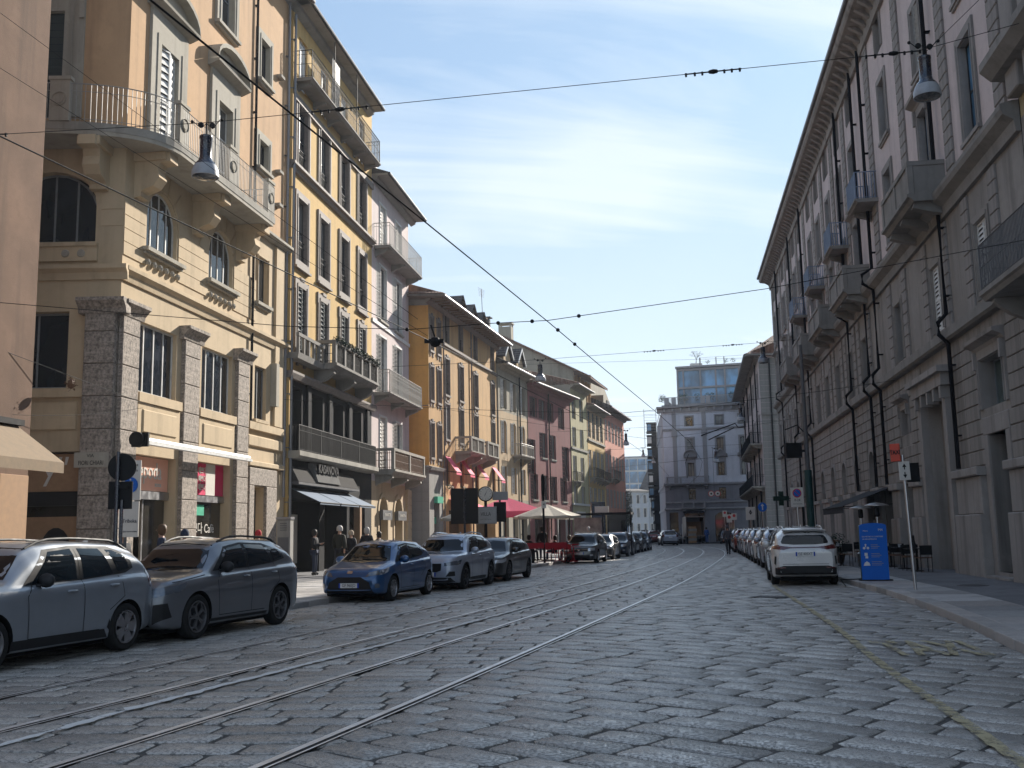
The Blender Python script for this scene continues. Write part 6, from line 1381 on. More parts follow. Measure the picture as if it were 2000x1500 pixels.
# 2 graphite suv facing the camera
S2 = suv(4.50, 1.84, 1.63, 2.69, .88, .36, hood=1.0, hood2=1.10, wsx=1.15, wstop=1.95, roofx=2.7, belt0=1.0, belt1=1.10, tail_z=1.12, paint=PT['grey'], wheel='twin', arch=0, rimmat='alloymid',
    daylight=[(1.42, 1.07), (1.98, 1.47), (2.5, 1.535), (3.3, 1.51), (3.82, 1.36), (3.9, 1.22), (3.4, 1.15), (2.5, 1.09)],
    side=[('w', [(1.6, 1.09), (2.04, 1.44), (2.5, 1.5), (2.5, 1.11)]), ('w', [(2.6, 1.115), (2.6, 1.5), (3.25, 1.475), (3.36, 1.17)]), ('w', [(3.46, 1.19), (3.36, 1.46), (3.72, 1.36), (3.8, 1.24)])],
    seams=[[(1.52, .34), (1.46, .9), (1.6, 1.07)], [(2.55, .34), (2.55, 1.5)], [(3.16, .62), (3.5, .82), (3.42, 1.15)], [(1.52, .34), (3.0, .34)], [(1.15, 1.02), (.3, .93)]],
    handles=[(2.36, .95), (3.3, .98)], mirror=(1.66, 1.1), mirrormat=M['clad'], ws=([(-.7, 1.12), (-.54, 1.5), (0, 1.54), (.54, 1.5), (.7, 1.12), (0, 1.09)], [(-.56, 1.14), (-.5, 1.42), (.5, 1.42), (.56, 1.14)]),
    clad=[[(1.25, .2), (1.25, .3), (3.1, .3), (3.2, .2)]], rails=(1.95, 4.0),
    front=[('grille', [(.03, .55), (.06, .78), (.3, .8), (.36, .68), (.3, .52)], 'black', .01, True), ('headlamp', [(.44, .72), (.46, .8), (.86, .89), (.88, .78), (.7, .71)], 'lamp', .01, True), ('air_intake', [(-.6, .27), (-.5, .42), (.5, .42), (.6, .27)], 'black', .01, False), ('air_intake', [(.64, .3), (.66, .6), (.82, .62), (.84, .4)], 'black', .01, True)],
    lamps_side=[('headlamp', [(.14, .76), (.2, .84), (.6, .93), (.5, .82)], 'lamp'), ('tail_lamp', [(4.2, 1.0), (4.1, 1.1), (4.4, 1.12), (4.42, 1.0)], 'tail')], plates=[(.5, -1, '')])
# 3 blue hatchback
S3 = suv(3.94, 1.745, 1.50, 2.56, .80, .315, hood=.86, hood2=.98, wsx=.92, wstop=1.7, roofx=2.25, belt0=.9, belt1=1.0, tail_z=1.02, paint=PT['blue'], wheel='thin',
    daylight=[(1.1, .95), (1.72, 1.36), (2.2, 1.41), (2.85, 1.37), (3.3, 1.2), (3.0, 1.07), (2.1, 1.0)],
    side=[('w', [(1.34, .97), (1.78, 1.33), (2.14, 1.37), (2.14, 1.01)]), ('w', [(2.22, 1.02), (2.22, 1.37), (2.8, 1.33), (3.1, 1.17), (2.95, 1.08)])],
    seams=[[(1.3, .3), (1.24, .8), (1.34, .97)], [(2.18, .3), (2.18, 1.37)], [(2.7, .55), (3.0, .75), (2.98, 1.06)], [(1.3, .3), (2.6, .3)]], handles=[(2.02, .86), (2.86, .93)], mirror=(1.4, .98),
    ws=([(-.66, .98), (-.5, 1.34), (0, 1.4), (.5, 1.34), (.66, .98), (0, .94)], [(-.5, 1.05), (-.44, 1.32), (.44, 1.32), (.5, 1.05)]),
    front=[('grille', [(-.62, .24), (-.52, .5), (-.3, .62), (.3, .62), (.52, .5), (.62, .24)], 'black', .01, False), ('headlamp', [(.42, .62), (.5, .72), (.8, .8), (.8, .68)], 'lamp', .01, True), ('badge', [(-.07, .7), (-.07, .76), (.07, .76), (.07, .7)], 'chrome', .014, False), ('fog_lamp', [(.66, .36), (.66, .46), (.74, .46), (.74, .36)], 'lamp', .012, True)],
    lamps_side=[('headlamp', [(.12, .66), (.2, .76), (.62, .85), (.45, .72)], 'lampclear')], clad=[[(1.2, .2), (1.2, .26), (2.75, .26), (2.75, .2)]], plates=[(.42, -1, 'GF 960JD')], wiper=[(-.4, 1.0), (.1, 1.03)])
# 4 pale silver suv with a black grille
S4c = suv(4.43, 1.86, 1.65, 2.70, .87, .36, hood=1.04, hood2=1.1, wsx=1.15, wstop=1.9, roofx=2.7, belt0=1.02, belt1=1.14, tail_z=1.1, paint=PT['pale'], wheel='thin', rimmat='alloydark', arch=.035,
    daylight=[(1.45, 1.07), (1.98, 1.49), (2.5, 1.55), (3.35, 1.52), (3.6, 1.42), (3.5, 1.2), (2.5, 1.1)],
    side=[('w', [(1.62, 1.09), (2.04, 1.46), (2.5, 1.51), (2.5, 1.12)]), ('w', [(2.6, 1.13), (2.6, 1.51), (3.2, 1.49), (3.42, 1.36), (3.36, 1.21)])],
    seams=[[(1.5, .34), (1.46, .9), (1.62, 1.08)], [(2.55, .34), (2.55, 1.5)], [(3.1, .62), (3.4, .82), (3.36, 1.2)], [(1.5, .34), (2.9, .34)]], handles=[(2.36, .96), (3.22, 1.0)], mirror=(1.68, 1.1),
    ws=([(-.7, 1.13), (-.55, 1.51), (0, 1.55), (.55, 1.51), (.7, 1.13), (0, 1.1)], [(-.5, 1.15), (-.44, 1.42), (.44, 1.42), (.5, 1.15)]),
    front=[('grille', [(-.42, .58), (-.44, .78), (.44, .78), (.42, .58), (.3, .54), (-.3, .54)], 'black', .012, False), ('headlamp', [(.52, .7), (.52, .79), (.84, .85), (.84, .73)], 'lamp', .01, True), ('bumper', [(-.8, .25), (-.7, .38), (.7, .38), (.8, .25)], 'clad', .01, False), ('fog_recess', [(.56, .4), (.68, .55), (.8, .55), (.8, .42)], 'clad', .01, True)],
    lamps_side=[('headlamp', [(.16, .72), (.2, .83), (.5, .88), (.4, .76)], 'lamp')], clad=[[(1.3, .2), (1.3, .34), (3.0, .34), (3.0, .2)]], rails=(1.9, 3.9), railmat=M['chrome'], plates=[(.47, -1, '')])
# 5 low black car
S5 = suv(4.45, 1.82, 1.49, 2.68, .9, .335, hood=.86, hood2=.98, wsx=1.1, wstop=1.9, roofx=2.5, belt0=.92, belt1=1.02, tail_z=1.0, paint=PT['blackp'], wheel='thin', rimmat='alloydark',
    daylight=[(1.3, .97), (1.95, 1.36), (2.5, 1.41), (3.3, 1.36), (3.7, 1.2), (3.3, 1.08), (2.4, 1.01)],
    side=[('w', [(1.5, .98), (2.0, 1.33), (2.46, 1.375), (2.46, 1.02)]), ('w', [(2.55, 1.03), (2.55, 1.37), (3.25, 1.32), (3.5, 1.18), (3.3, 1.1)])],
    seams=[[(1.45, .3), (1.42, .8), (1.5, .97)], [(2.5, .3), (2.5, 1.37)], [(3.1, .6), (3.4, .8), (3.3, 1.08)]], handles=[(2.34, .86), (3.22, .9)], mirror=(1.56, 1.0),
    ws=([(-.68, .99), (-.52, 1.33), (0, 1.38), (.52, 1.33), (.68, .99), (0, .96)], [(-.5, 1.03), (-.44, 1.3), (.44, 1.3), (.5, 1.03)]),
    front=[('grille', [(-.5, .3), (-.56, .56), (.56, .56), (.5, .3)], 'black', .012, False), ('headlamp', [(.5, .6), (.56, .7), (.84, .75), (.84, .64)], 'lampclear', .01, True)], lamps_side=[('headlamp', [(.14, .62), (.24, .72), (.6, .8), (.5, .68)], 'lampclear')], plates=[(.42, -1, '')])
# 6 dark crossover seen head on, with copies behind it
def s6(pt): return suv(4.25, 1.82, 1.57, 2.6, .85, .34, hood=.96, hood2=1.03, wsx=1.05, wstop=1.8, roofx=2.5, belt0=.96, belt1=1.06, tail_z=1.05, paint=pt, wheel='thin', arch=.03,
    daylight=[(1.3, 1.0), (1.85, 1.42), (2.4, 1.48), (3.2, 1.44), (3.6, 1.26), (3.3, 1.12), (2.4, 1.05)],
    side=[('w', [(1.46, 1.02), (1.9, 1.39), (2.36, 1.44), (2.36, 1.06)]), ('w', [(2.45, 1.07), (2.45, 1.44), (3.1, 1.41), (3.42, 1.25), (3.2, 1.13)])],
    seams=[[(1.42, .3), (1.4, .8), (1.46, 1.0)], [(2.4, .3), (2.4, 1.44)], [(2.98, .6), (3.3, .8), (3.24, 1.1)]], handles=[(2.24, .9), (3.1, .94)], mirror=(1.54, 1.03),
    ws=([(-.69, 1.04), (-.54, 1.42), (0, 1.47), (.54, 1.42), (.69, 1.04), (0, 1.01)], [(-.5, 1.08), (-.44, 1.36), (.44, 1.36), (.5, 1.08)]),
    front=[('grille', [(-.46, .62), (-.5, .76), (.5, .76), (.46, .62)], 'black', .012, False), ('grille_bar', [(-.5, .7), (-.5, .715), (.5, .715), (.5, .7)], 'chrome', .016, False), ('headlamp', [(.5, .62), (.5, .77), (.82, .8), (.82, .66)], 'lampclear', .01, True), ('badge', [(.06*cos(i*.785), .69+.06*sin(i*.785)) for i in range(8)], 'chrome', .018, False), ('air_intake', [(-.6, .26), (-.56, .42), (.56, .42), (.6, .26)], 'black', .01, False), ('fog_lamp', [(.6, .38), (.6, .46), (.74, .46), (.74, .38)], 'lampclear', .01, True)], plates=[(.52, -1, '')], rails=(1.8, 3.7), railmat=M['chrome'])
# 7 white crossover seen from behind
def s7(pt): return suv(4.66, 1.865, 1.66, 2.69, .95, .37, hood=1.0, hood2=1.08, wsx=1.2, wstop=2.0, roofx=2.7, belt0=1.0, belt1=1.14, tail_z=1.16, paint=pt, wheel='thin', arch=.04, rimmat='alloydark',
    daylight=[(1.5, 1.05), (2.1, 1.47), (2.7, 1.55), (3.5, 1.5), (4.05, 1.32), (3.7, 1.2), (2.6, 1.1)],
    side=[('w', [(1.7, 1.07), (2.14, 1.44), (2.62, 1.51), (2.62, 1.12)]), ('w', [(2.72, 1.13), (2.72, 1.51), (3.45, 1.46), (3.6, 1.22)]), ('w', [(3.7, 1.24), (3.6, 1.43), (3.9, 1.32)])],
    seams=[[(1.6, .34), (1.56, .9), (1.7, 1.06)], [(2.67, .34), (2.67, 1.5)], [(3.3, .62), (3.65, .85), (3.58, 1.2)]], handles=[(2.5, .98), (3.42, 1.02)], mirror=(1.76, 1.1),
    ws=([(-.7, 1.12), (-.55, 1.5), (.55, 1.5), (.7, 1.12)], [(-.62, 1.17), (-.64, 1.22), (-.52, 1.46), (-.3, 1.49), (.3, 1.49), (.52, 1.46), (.64, 1.22), (.62, 1.17), (.3, 1.14), (-.3, 1.14)]),
    rear=[('tail_lamp', [(-.8, 1.02), (-.8, 1.13), (-.6, 1.1), (-.35, 1.075), (.35, 1.075), (.6, 1.1), (.8, 1.13), (.8, 1.02), (.58, 1.0), (.4, 1.045), (-.4, 1.045), (-.58, 1.0)], 'tail', .012, False), ('bumper', [(-.82, .32), (-.82, .5), (-.6, .56), (.6, .56), (.82, .5), (.82, .32)], 'clad', .012, False), ('reflector', [(.55, .5), (.55, .53), (.76, .51), (.76, .48)], 'tail', .02, True), ('vent', [(.80, .58), (.78, .82), (.82, .82), (.84, .62)], 'clad', .012, True), ('tail_gate_line', [(-.62, .6), (-.62, .61), (.62, .61), (.62, .6)], 'seam', .008, False)],
    lamps_side=[('tail_lamp', [(4.25, 1.04), (4.2, 1.1), (4.6, 1.14), (4.6, 1.02)], 'tail')], clad=[[(1.4, .2), (1.4, .34), (3.2, .34), (3.2, .2)]], plates=[(.88, 1, 'GE 405XT')], rails=(2.0, 4.0), railmat=PT['whitep'], spoiler=(4.28, 1.575, .58))
def front_at(x, y, ang, S): return (x-cos(ang)*S['L']/2, y-sin(ang)*S['L']/2)
GL = 'cars parked nose to tail along the left kerb'; GRt = 'cars parked nose to tail along the right kerb'
def hd(dx, dy): return atan2(dy, dx)
def place_by_wheels(key, label, S, fw, rw, group):
    """fw, rw: ground points of the street-side (left of the car) front and rear wheels"""
    a = atan2(fw[1]-rw[1], fw[0]-rw[0]); mx_, my_ = (fw[0]+rw[0])/2, (fw[1]+rw[1])/2; off = S['fo']+S['wb']/2-S['L']/2     # axle mid lies off behind the centre by this
    nx, ny = -sin(a), cos(a)         # left of heading
    cx = mx_-nx*(S['W']/2-.02)+cos(a)*off; cy = my_-ny*(S['W']/2-.02)+sin(a)*off
    return make_car(key, label, S, (cx, cy), a, group)
def unit_line(y, d=.27): return (y*.27-11.33+.0, y)
place_by_wheels('c1', 'silver compact suv cut off by the left edge of the picture', S1, (-6.5, 12.95), (-5.78, 15.5), GL)
place_by_wheels('c2', 'dark grey suv with double-spoke wheels parked behind the silver suv', S2, (-5.18, 17.0), (-4.42, 19.6), GL)
place_by_wheels('c3', 'small blue hatchback facing the camera', S3, (-3.02, 25.9), (-2.35, 28.35), GL)
place_by_wheels('c4', 'pale silver suv with a black grille behind the blue hatchback', S4c, (-1.46, 30.75), (-.78, 33.35), GL)
place_by_wheels('c5', 'low black car behind the pale silver suv', S5, (-.2, 35.6), (.5, 38.2), GL)
c6 = place_by_wheels('c6', 'dark crossover with chrome grille bar, first of the far left row of cars', s6(PT['dark']), (4.35, 54.3), (4.98, 56.8), GL)
S5b = dict(S5); S5b['paint'] = PT['dark']; c7 = place_by_wheels('c7', 'dark grey low car, second in the far left row', S5b, (5.75, 60.3), (6.35, 62.9), GL)
c8 = place_by_wheels('c8', 'navy blue crossover, third in the far left row', s6(PT['navy']), (7.35, 67.0), (7.95, 69.5), GL)
def recopy(src, label, x, y, ang, group, newpaint=None, oldpaint=None):
    c = copy_tree(src); c.location = (x, y, 0); c.rotation_euler = (0, 0, ang+pi); c['label'] = label; c['group'] = group; return c
av = lambda dx, dy: atan2(-dy, -dx)
recopy(c7, 'dark low car, fourth in the far left row', 8.1, 76.0, av(.22, 1), GL)
recopy(c6, 'dark crossover, fifth in the far left row', 9.35, 81.8, av(.22, 1), GL)
recopy(c8, 'navy crossover at the far end of the left row of cars', 10.55, 87.5, av(.2, 1), GL)
def rear_at(x, y, a, S): return (x+cos(a)*S['L']/2, y+sin(a)*S['L']/2)
aL = atan2(1, .2); sL = s7(PT['whitep'])
make_car('c10', 'pearl white crossover seen from behind, nearest car on the right', sL, rear_at(8.1, 29.0, aL, sL), aL, GRt)
sW = s7(PT['white2']); sW = dict(sW); sW['rear'] = [('tail_lamp', [(.62, .9), (.66, 1.2), (.8, 1.2), (.84, .95)], 'tail', .012, True), ('bumper', [(-.82, .3), (-.82, .5), (.82, .5), (.82, .3)], 'clad', .012, False)]; sW['lamps_side'] = [('tail_lamp', [(4.3, .92), (4.22, 1.18), (4.56, 1.16), (4.6, .92)], 'tail')]; sW['L'] = 4.66
aR = atan2(1, .18); r2_ = make_car('c11', 'white suv parked in front of the pearl white crossover', sW, rear_at(9.95, 36.6, aR, sW), aR, GRt)
sD = dict(sW); sD['paint'] = PT['pale']; sD['plates'] = [(.88, 1, '')]; r3_ = make_car('c12', 'pale silver suv, third car in the right row', sD, rear_at(10.95, 42.2, aR, sD), aR, GRt)
sDr = dict(sW); sDr['paint'] = PT['darkred']; sDr['plates'] = [(.88, 1, '')]; r4_ = make_car('c13', 'dark red suv, eighth car in the right row', sDr, rear_at(16.0, 71.5, aR, sDr), aR, GRt)
for i, (src, y, nm) in enumerate(((r2_, 47.9, 'white suv, fourth car in the right row'), (r3_, 53.6, 'pale silver suv, fifth car in the right row'), (r2_, 59.4, 'white suv, sixth car in the right row'), (r3_, 65.4, 'pale silver suv, seventh car in the right row'), (r2_, 77.5, 'white suv, ninth car in the right row'), (r3_, 83.5, 'pale silver suv, last car in the right row'))):
    x = 10.95+.178*(y-42.2)+.18*2.3; recopy(src, nm, x, y+2.3, aR, GRt)
c = recopy(r3_, 'silver suv driving away near the tram bend', 16.75, 113.5, atan2(1, .02), 'cars driving away at the far end'); c.name = 'moving_car'
c = recopy(r4_, 'dark red car driving away beyond the silver one', 18.0, 134, atan2(1, .12), 'cars driving away at the far end'); c.name = 'moving_car.001'
# ------------------------------------------------------------------ people
def skinmesh(name, J, E_, mat, sub=2):
    me = bpy.data.meshes.new(name); keys = list(J); me.from_pydata([J[k][0] for k in keys], [(keys.index(a), keys.index(b)) for a, b in E_], []); o = bpy.data.objects.new(name, me); COL.objects.link(o)
    o.modifiers.new('s', 'SKIN'); 
    sv = me.skin_vertices[0].data
    for i, k in enumerate(keys):
        r = J[k][1]; sv[i].radius = r if isinstance(r, tuple) else (r, r); sv[i].use_root = (i == 0)
    m = o.modifiers.new('d', 'SUBSURF'); m.levels = sub; m.render_levels = sub
    bpy.context.view_layer.update(); m2 = bpy.data.meshes.new_from_object(o.evaluated_get(bpy.context.evaluated_depsgraph_get())); bpy.data.objects.remove(o)
    m2.materials.clear(); m2.materials.append(mat); m2.polygons.foreach_set('use_smooth', [True]*len(m2.polygons)); return m2
def person(label, x, y, face, pose='stand', coat=None, trousers=None, hair='hairdark', h=1.75, hat=None, group=None, z=.128, long=False, arms='down'):
    coat = coat or M['cloth_black']; trousers = trousers or M['cloth_navy']
    t = empty('person', label, 'person', (x, y, z), face-pi/2, group); s = h/1.75; t.scale = (s, s, s)
    st = {'stand': (0, 0), 'walk': (.26, -.22), 'sit': None}[pose]
    J = dict(p=((0, 0, .96), (.13, .10)), b=((0, .0, 1.14), (.125, .09)), c=((0, -.005, 1.33), (.155, .10)), n0=((0, 0, 1.46), (.07, .06)), n=((0, .015, 1.53), .052), h=((0, .03, 1.62), (.075, .085)), h2=((0, .03, 1.70), (.06, .07)))
    E_ = [('p', 'b'), ('b', 'c'), ('c', 'n0'), ('n0', 'n'), ('n', 'h'), ('h', 'h2')]
    for k, sg in (('l', -1), ('r', 1)):
        if pose == 'sit': hip, kn, an, to = (sg*.1, .02, .93), (sg*.13, .42, .95), (sg*.13, .45, .52), (sg*.14, .6, .48)
        else:
            d = st[0] if sg > 0 else st[1]; hip, kn, an, to = (sg*.095, 0, .9), (sg*.1, d*.6+.03, .5), (sg*.1, d*1.15-(.12 if d < 0 else 0), .09+(.08 if d < 0 else 0)), (sg*.11, d*1.15+.13-(.12 if d < 0 else 0), .04+(.02 if d < 0 else 0))
        J['hip'+k] = (hip, .085); J['kn'+k] = (kn, .055); J['an'+k] = (an, .038); J['to'+k] = (to, (.04, .028)); E_ += [('p', 'hip'+k), ('hip'+k, 'kn'+k), ('kn'+k, 'an'+k), ('an'+k, 'to'+k)]
        if arms == 'down': el, wr, hd_ = (sg*.25, -.02, 1.14), (sg*.25, .07, .91), (sg*.245, .1, .84)
        elif arms == 'phone': el, wr, hd_ = (sg*.23, .04, 1.14), (sg*.08, .27, 1.2), (sg*.04, .33, 1.23)
        else: el, wr, hd_ = (sg*.27, .08, 1.16), (sg*.2, .32, 1.14), (sg*.17, .4, 1.15)
        if pose == 'walk': el = (el[0], el[1]-.1*st[0 if sg > 0 else 1]*3, el[2]); wr = (wr[0], wr[1]-.1*st[0 if sg > 0 else 1]*7, wr[2]+.02); hd_ = (hd_[0], hd_[1]-.1*st[0 if sg > 0 else 1]*8, hd_[2]+.02)
        J['sh'+k] = ((sg*.175, 0, 1.40), .06); J['el'+k] = (el, .043); J['wr'+k] = (wr, .028); J['hd'+k] = (hd_, (.036, .018)); E_ += [('c', 'sh'+k), ('sh'+k, 'el'+k), ('el'+k, 'wr'+k), ('wr'+k, 'hd'+k)]
        dv = (Vector(hd_)-Vector(wr)).normalized(); sd = Vector((1, 0, 0)) if abs(dv.x) < .6 else Vector((0, 1, 0))
        for i in range(4):
            b0_ = Vector(hd_)+sd*(i-1.5)*.018+dv*.02; b1__ = b0_+dv*(.05+.008*(i in (1, 2)))+Vector((0, .012, 0)); J['f%d%s' % (i, k)] = (tuple(b0_), .009); J['g%d%s' % (i, k)] = (tuple(b1__), .007); E_ += [('hd'+k, 'f%d%s' % (i, k)), ('f%d%s' % (i, k), 'g%d%s' % (i, k))]
        J['th'+k] = (tuple(Vector(hd_)+Vector((-sg*.02, .035, 0))+dv*.02), .01); E_ += [('hd'+k, 'th'+k)]
    body = link('body', skinmesh('body', J, E_, M['skin'], 1), t)
    def sub(keys, add, grow, name, mat):
        K = {k: (J[k][0], tuple(q+grow for q in J[k][1]) if isinstance(J[k][1], tuple) else J[k][1]+grow) for k in keys}; K.update(add); e = [(a, b) for a, b in E_ if a in K and b in K]
        return K, e
    K, e = sub(['c', 'b', 'p', 'n0', 'shl', 'ell', 'wrl', 'shr', 'elr', 'wrr'], {}, .035, 'coat', coat)
    if long: K['hem'] = ((0, 0, .62), (.2, .15)); e = e+[('p', 'hem')]
    else: K['p'] = ((0, 0, .88), (.165, .13))
    link('coat', skinmesh('coat', K, e, coat, 1), t)
    K, e = sub(['p', 'hipl', 'knl', 'anl', 'hipr', 'knr', 'anr'], {}, .022, 'trousers', trousers); link('trousers', skinmesh('trousers', K, e, trousers, 1), t)
    for k, sg in (('l', -1), ('r', 1)):
        a, b = Vector(J['an'+k][0]), Vector(J['to'+k][0]); mb = MB(); mb.tube([a+Vector((0, -.06, -.04)), a+Vector((0, 0, -.03)), (a+b)/2, b], [.045, .055, .05, .035], 8); mb.obj('shoe', M['rubber'], t, smooth=60)
    mb = MB(); hm = M[hair] if isinstance(hair, str) else hair
    if hat: mb.lathe([(.112, 1.60), (.118, 1.66), (.11, 1.73), (.07, 1.79), (.01, 1.81)], (0, .022, 0), 14); mb.obj('hat', hat, t, smooth=60)
    else: mb.lathe([(.06, 1.52), (.098, 1.58), (.108, 1.66), (.098, 1.73), (.06, 1.775), (.01, 1.785)], (0, -.005, 0), 14); mb.obj('hair', hm, t, smooth=60)
    mb = MB(); mb.add([(-.012, .12, 1.635), (.012, .12, 1.635), (0, .108, 1.665), (0, .142, 1.63)], [(0, 1, 3), (1, 2, 3), (2, 0, 3)]); mb.obj('nose', M['skin'], body)
    mb = MB(); [mb.ball((sg*.032, .115, 1.66), .009, 6) for sg in (-1, 1)]; mb.obj('eyes', M['black'], body); mb = MB(); mb.box(-.022, .022, .108, .118, 1.598, 1.604); mb.obj('mouth', M['rose'], body)
    return t
M['cloth_navy'] = plain('navy denim', (.02, .03, .06), .85, bump=.3); M['cloth_grey'] = plain('grey cloth', (.07, .07, .08), .85, bump=.3); M['cloth_beige'] = plain('beige cloth', (.4, .32, .24), .85); M['cloth_blue'] = plain('blue work cloth', (.03, .09, .28), .85); M['cloth_red'] = plain('red cloth', (.4, .02, .03), .85); M['cloth_olive'] = plain('olive cloth', (.022, .022, .017), .9, bump=.3)
person('man in a black jacket and jeans looking at his phone by the dark shop front', -7.9, 40.8, radians(-10), 'stand', M['cloth_black'], M['cloth_navy'], arms='phone')
person('tall person in a long dark coat and pale woolly hat walking', -6.85, 40.4, radians(75), 'walk', M['cloth_olive'], M['cloth_black'], hat=M['hairgrey'], long=True, h=1.86)
person('person in a dark coat and beige hat walking beside the tall one', -6.5, 41.0, radians(75), 'walk', M['cloth_black'], M['cloth_black'], hat=M['cloth_beige'], long=True, h=1.68)
person('grey-haired man in a black jacket behind the blue hatchback', -5.75, 40.2, radians(70), 'stand', M['cloth_black'], hair='hairgrey', h=1.80)
person('dark-haired person in a black coat behind the blue hatchback', -5.2, 39.6, radians(160), 'stand', M['cloth_black'], hair='hairdark', h=1.62)
person('person in a black cap and dark jacket outside the pink shop sign', -8.9, 23.6, radians(180), 'stand', M['cloth_black'], hat=M['cloth_black'], h=1.70)
person('brown-haired man in a navy padded jacket outside the pink shop sign', -8.6, 25.2, radians(200), 'stand', M['cloth_navy'], hair='hairbrown', h=1.83)
person('person in a dark blue hooded coat by the cafe window', -8.75, 27.4, radians(90), 'stand', M['cloth_navy'], hat=M['cloth_navy'], h=1.7)
person('person in a dark red woolly hat by the narrow door', -9.1, 36.6, radians(20), 'stand', M['cloth_black'], hat=M['cloth_red'], h=1.72)
GCafe = 'people at the terrace tables'
for i, (x, y, fa, po, ct, hr, h, lb) in enumerate((
    (.1, 54.6, 0, 'sit', 'cloth_black', 'hairbrown', 1.7, 'long-haired person in black seated at the left end of the terrace'), (.75, 55.2, 40, 'sit', 'cloth_black', 'hairdark', 1.8, 'man in a dark suit leaning over the terrace table'),
    (1.5, 56.8, 90, 'stand', 'cloth_black', 'hairdark', 1.78, 'person in black standing behind the lamp post at the terrace'), (2.15, 55.6, 180, 'sit', 'cloth_black', 'hairdark', 1.75, 'person in black seated under the cream parasol'),
    (2.95, 56.4, 170, 'sit', 'cloth_grey', 'hairbrown', 1.75, 'brown-haired woman in grey seated at the right of the terrace'), (4.3, 60.5, 100, 'stand', 'cloth_black', 'hairgrey', 1.76, 'grey-haired person in a black coat walking past the terrace'))):
    person(lb, x, y, radians(fa), po, M[ct], None, hr, h, group=GCafe, arms='fwd' if po == 'sit' else 'down', z=.128 if po != 'sit' else -.32)
person('walker in a grey hooded jacket and black trousers in the roadway', 13.75, 66.9, radians(85), 'walk', M['cloth_grey'], M['cloth_black'], hat=M['cloth_grey'], h=1.82, z=.0)
person('delivery man in blue beside the open truck', 22.1, 119.3, radians(60), 'stand', M['cloth_blue'], M['cloth_blue'], h=1.78, z=.11)
GF = 'people walking at the far end of the street'
for i, (x, y, ct, lb) in enumerate(((17.2, 140, 'cloth_black', 'far walker in black nearest the salmon house'), (17.9, 143, 'cloth_red', 'far walker in red in the small crowd'), (18.5, 139.5, 'cloth_grey', 'far walker in grey in the small crowd'), (19.6, 146, 'cloth_black', 'far walker in black beside the dark tower'), (16.6, 134, 'cloth_navy', 'far walker in navy closest to the parked cars'), (19.2, 150, 'cloth_beige', 'far walker in beige at the back of the crowd'), (18.9, 142, 'cloth_navy', 'far walker in navy in the middle of the crowd'))):
    person(lb, x, y, radians(80+i*50), 'walk' if i % 2 else 'stand', M[ct], group=GF, z=.0, h=1.7+.03*(i % 4))
# ------------------------------------------------------------------ hanging lamps and wires
def lamp(label, x, y, z, d=.62, white='lampwhite', dark_='navyenamel', glass=True):
    t = empty('street_lamp', label, 'street lamp', (x, y, z), 0, 'bell lamps hung on wires across the street'); r = d/2
    mb = MB(); mb.lathe([(.0, .98), (.03, .97), (r*.46, .95), (r*.48, .9), (r*.44, .88), (r*.44, .46), (r*.52, .38), (r*.72, .31), (r*.8, .27)], (0, 0, 0), 24); mb.obj('lamp_housing', M[dark_], t, smooth=40)
    mb = MB(); mb.lathe([(r*.80, .268), (r*.97, .14), (r*1.0, .03), (r, .0), (r*.93, .0), (r*.93, .03)], (0, 0, 0), 24); mb.obj('shade', M[white], t, smooth=40)
    mb = MB(); mb.lathe([(r*.93, .012), (r*.6, -.03), (.01, -.05)], (0, 0, 0), 24); mb.obj('lamp_glass', M['glass'], t, smooth=60)
    mb = MB(); mb.tube([(0, 0, .95), (0, 0, 1.25)], .022, 6); mb.lathe([(.06, -.03), (.07, 0), (.06, .03)], (-.12, 0, 1.22), 10, 'y', True); mb.lathe([(.06, -.03), (.07, 0), (.06, .03)], (.14, 0, 1.2), 10, 'y', True); mb.tube([(-.3, 0, 1.3), (-.12, 0, 1.15), (0, 0, 1.25), (.14, 0, 1.12), (.3, .0, 1.33)], .011, 5); mb.ball((.34, 0, 1.33), .04, 8); mb.ball((-.32, 0, 1.3), .04, 8); mb.obj('hanger', M['iron'], t)
    return t
M['lampwhite'] = plain('lamp rim enamel', (.33, .35, .38), .35); M['navyenamel'] = plain('navy enamel', (.012, .018, .035), .25, 0, .6, .5)
lamp('bell lamp with a white rim hanging in front of the curved balcony', -6.72, 21.8, 9.55, .6); lamp('white bell lamp hanging in front of the palazzo top windows', 9.43, 21.8, 11.1, .6)
lamp('bell lamp hanging above the maroon house', 1.63, 58, 10.2, .65); lamp('grey bell lamp near the roof of the pale stone house', 15.2, 61, 11.5, .65, 'zinc'); lamp('bell lamp beside the corner house upper windows', 16.8, 75, 9.5, .6); lamp('small bell lamp in front of the corner house lower windows', 18.2, 92, 7.6, .55); lamp('small bell lamp near the far salmon house', 9.4, 85, 8.7, .5); lamp('far bell lamp above the bend', 17.5, 138, 11.5, .55); lamp('far bell lamp right of the other above the bend', 19.0, 139, 10.7, .55)
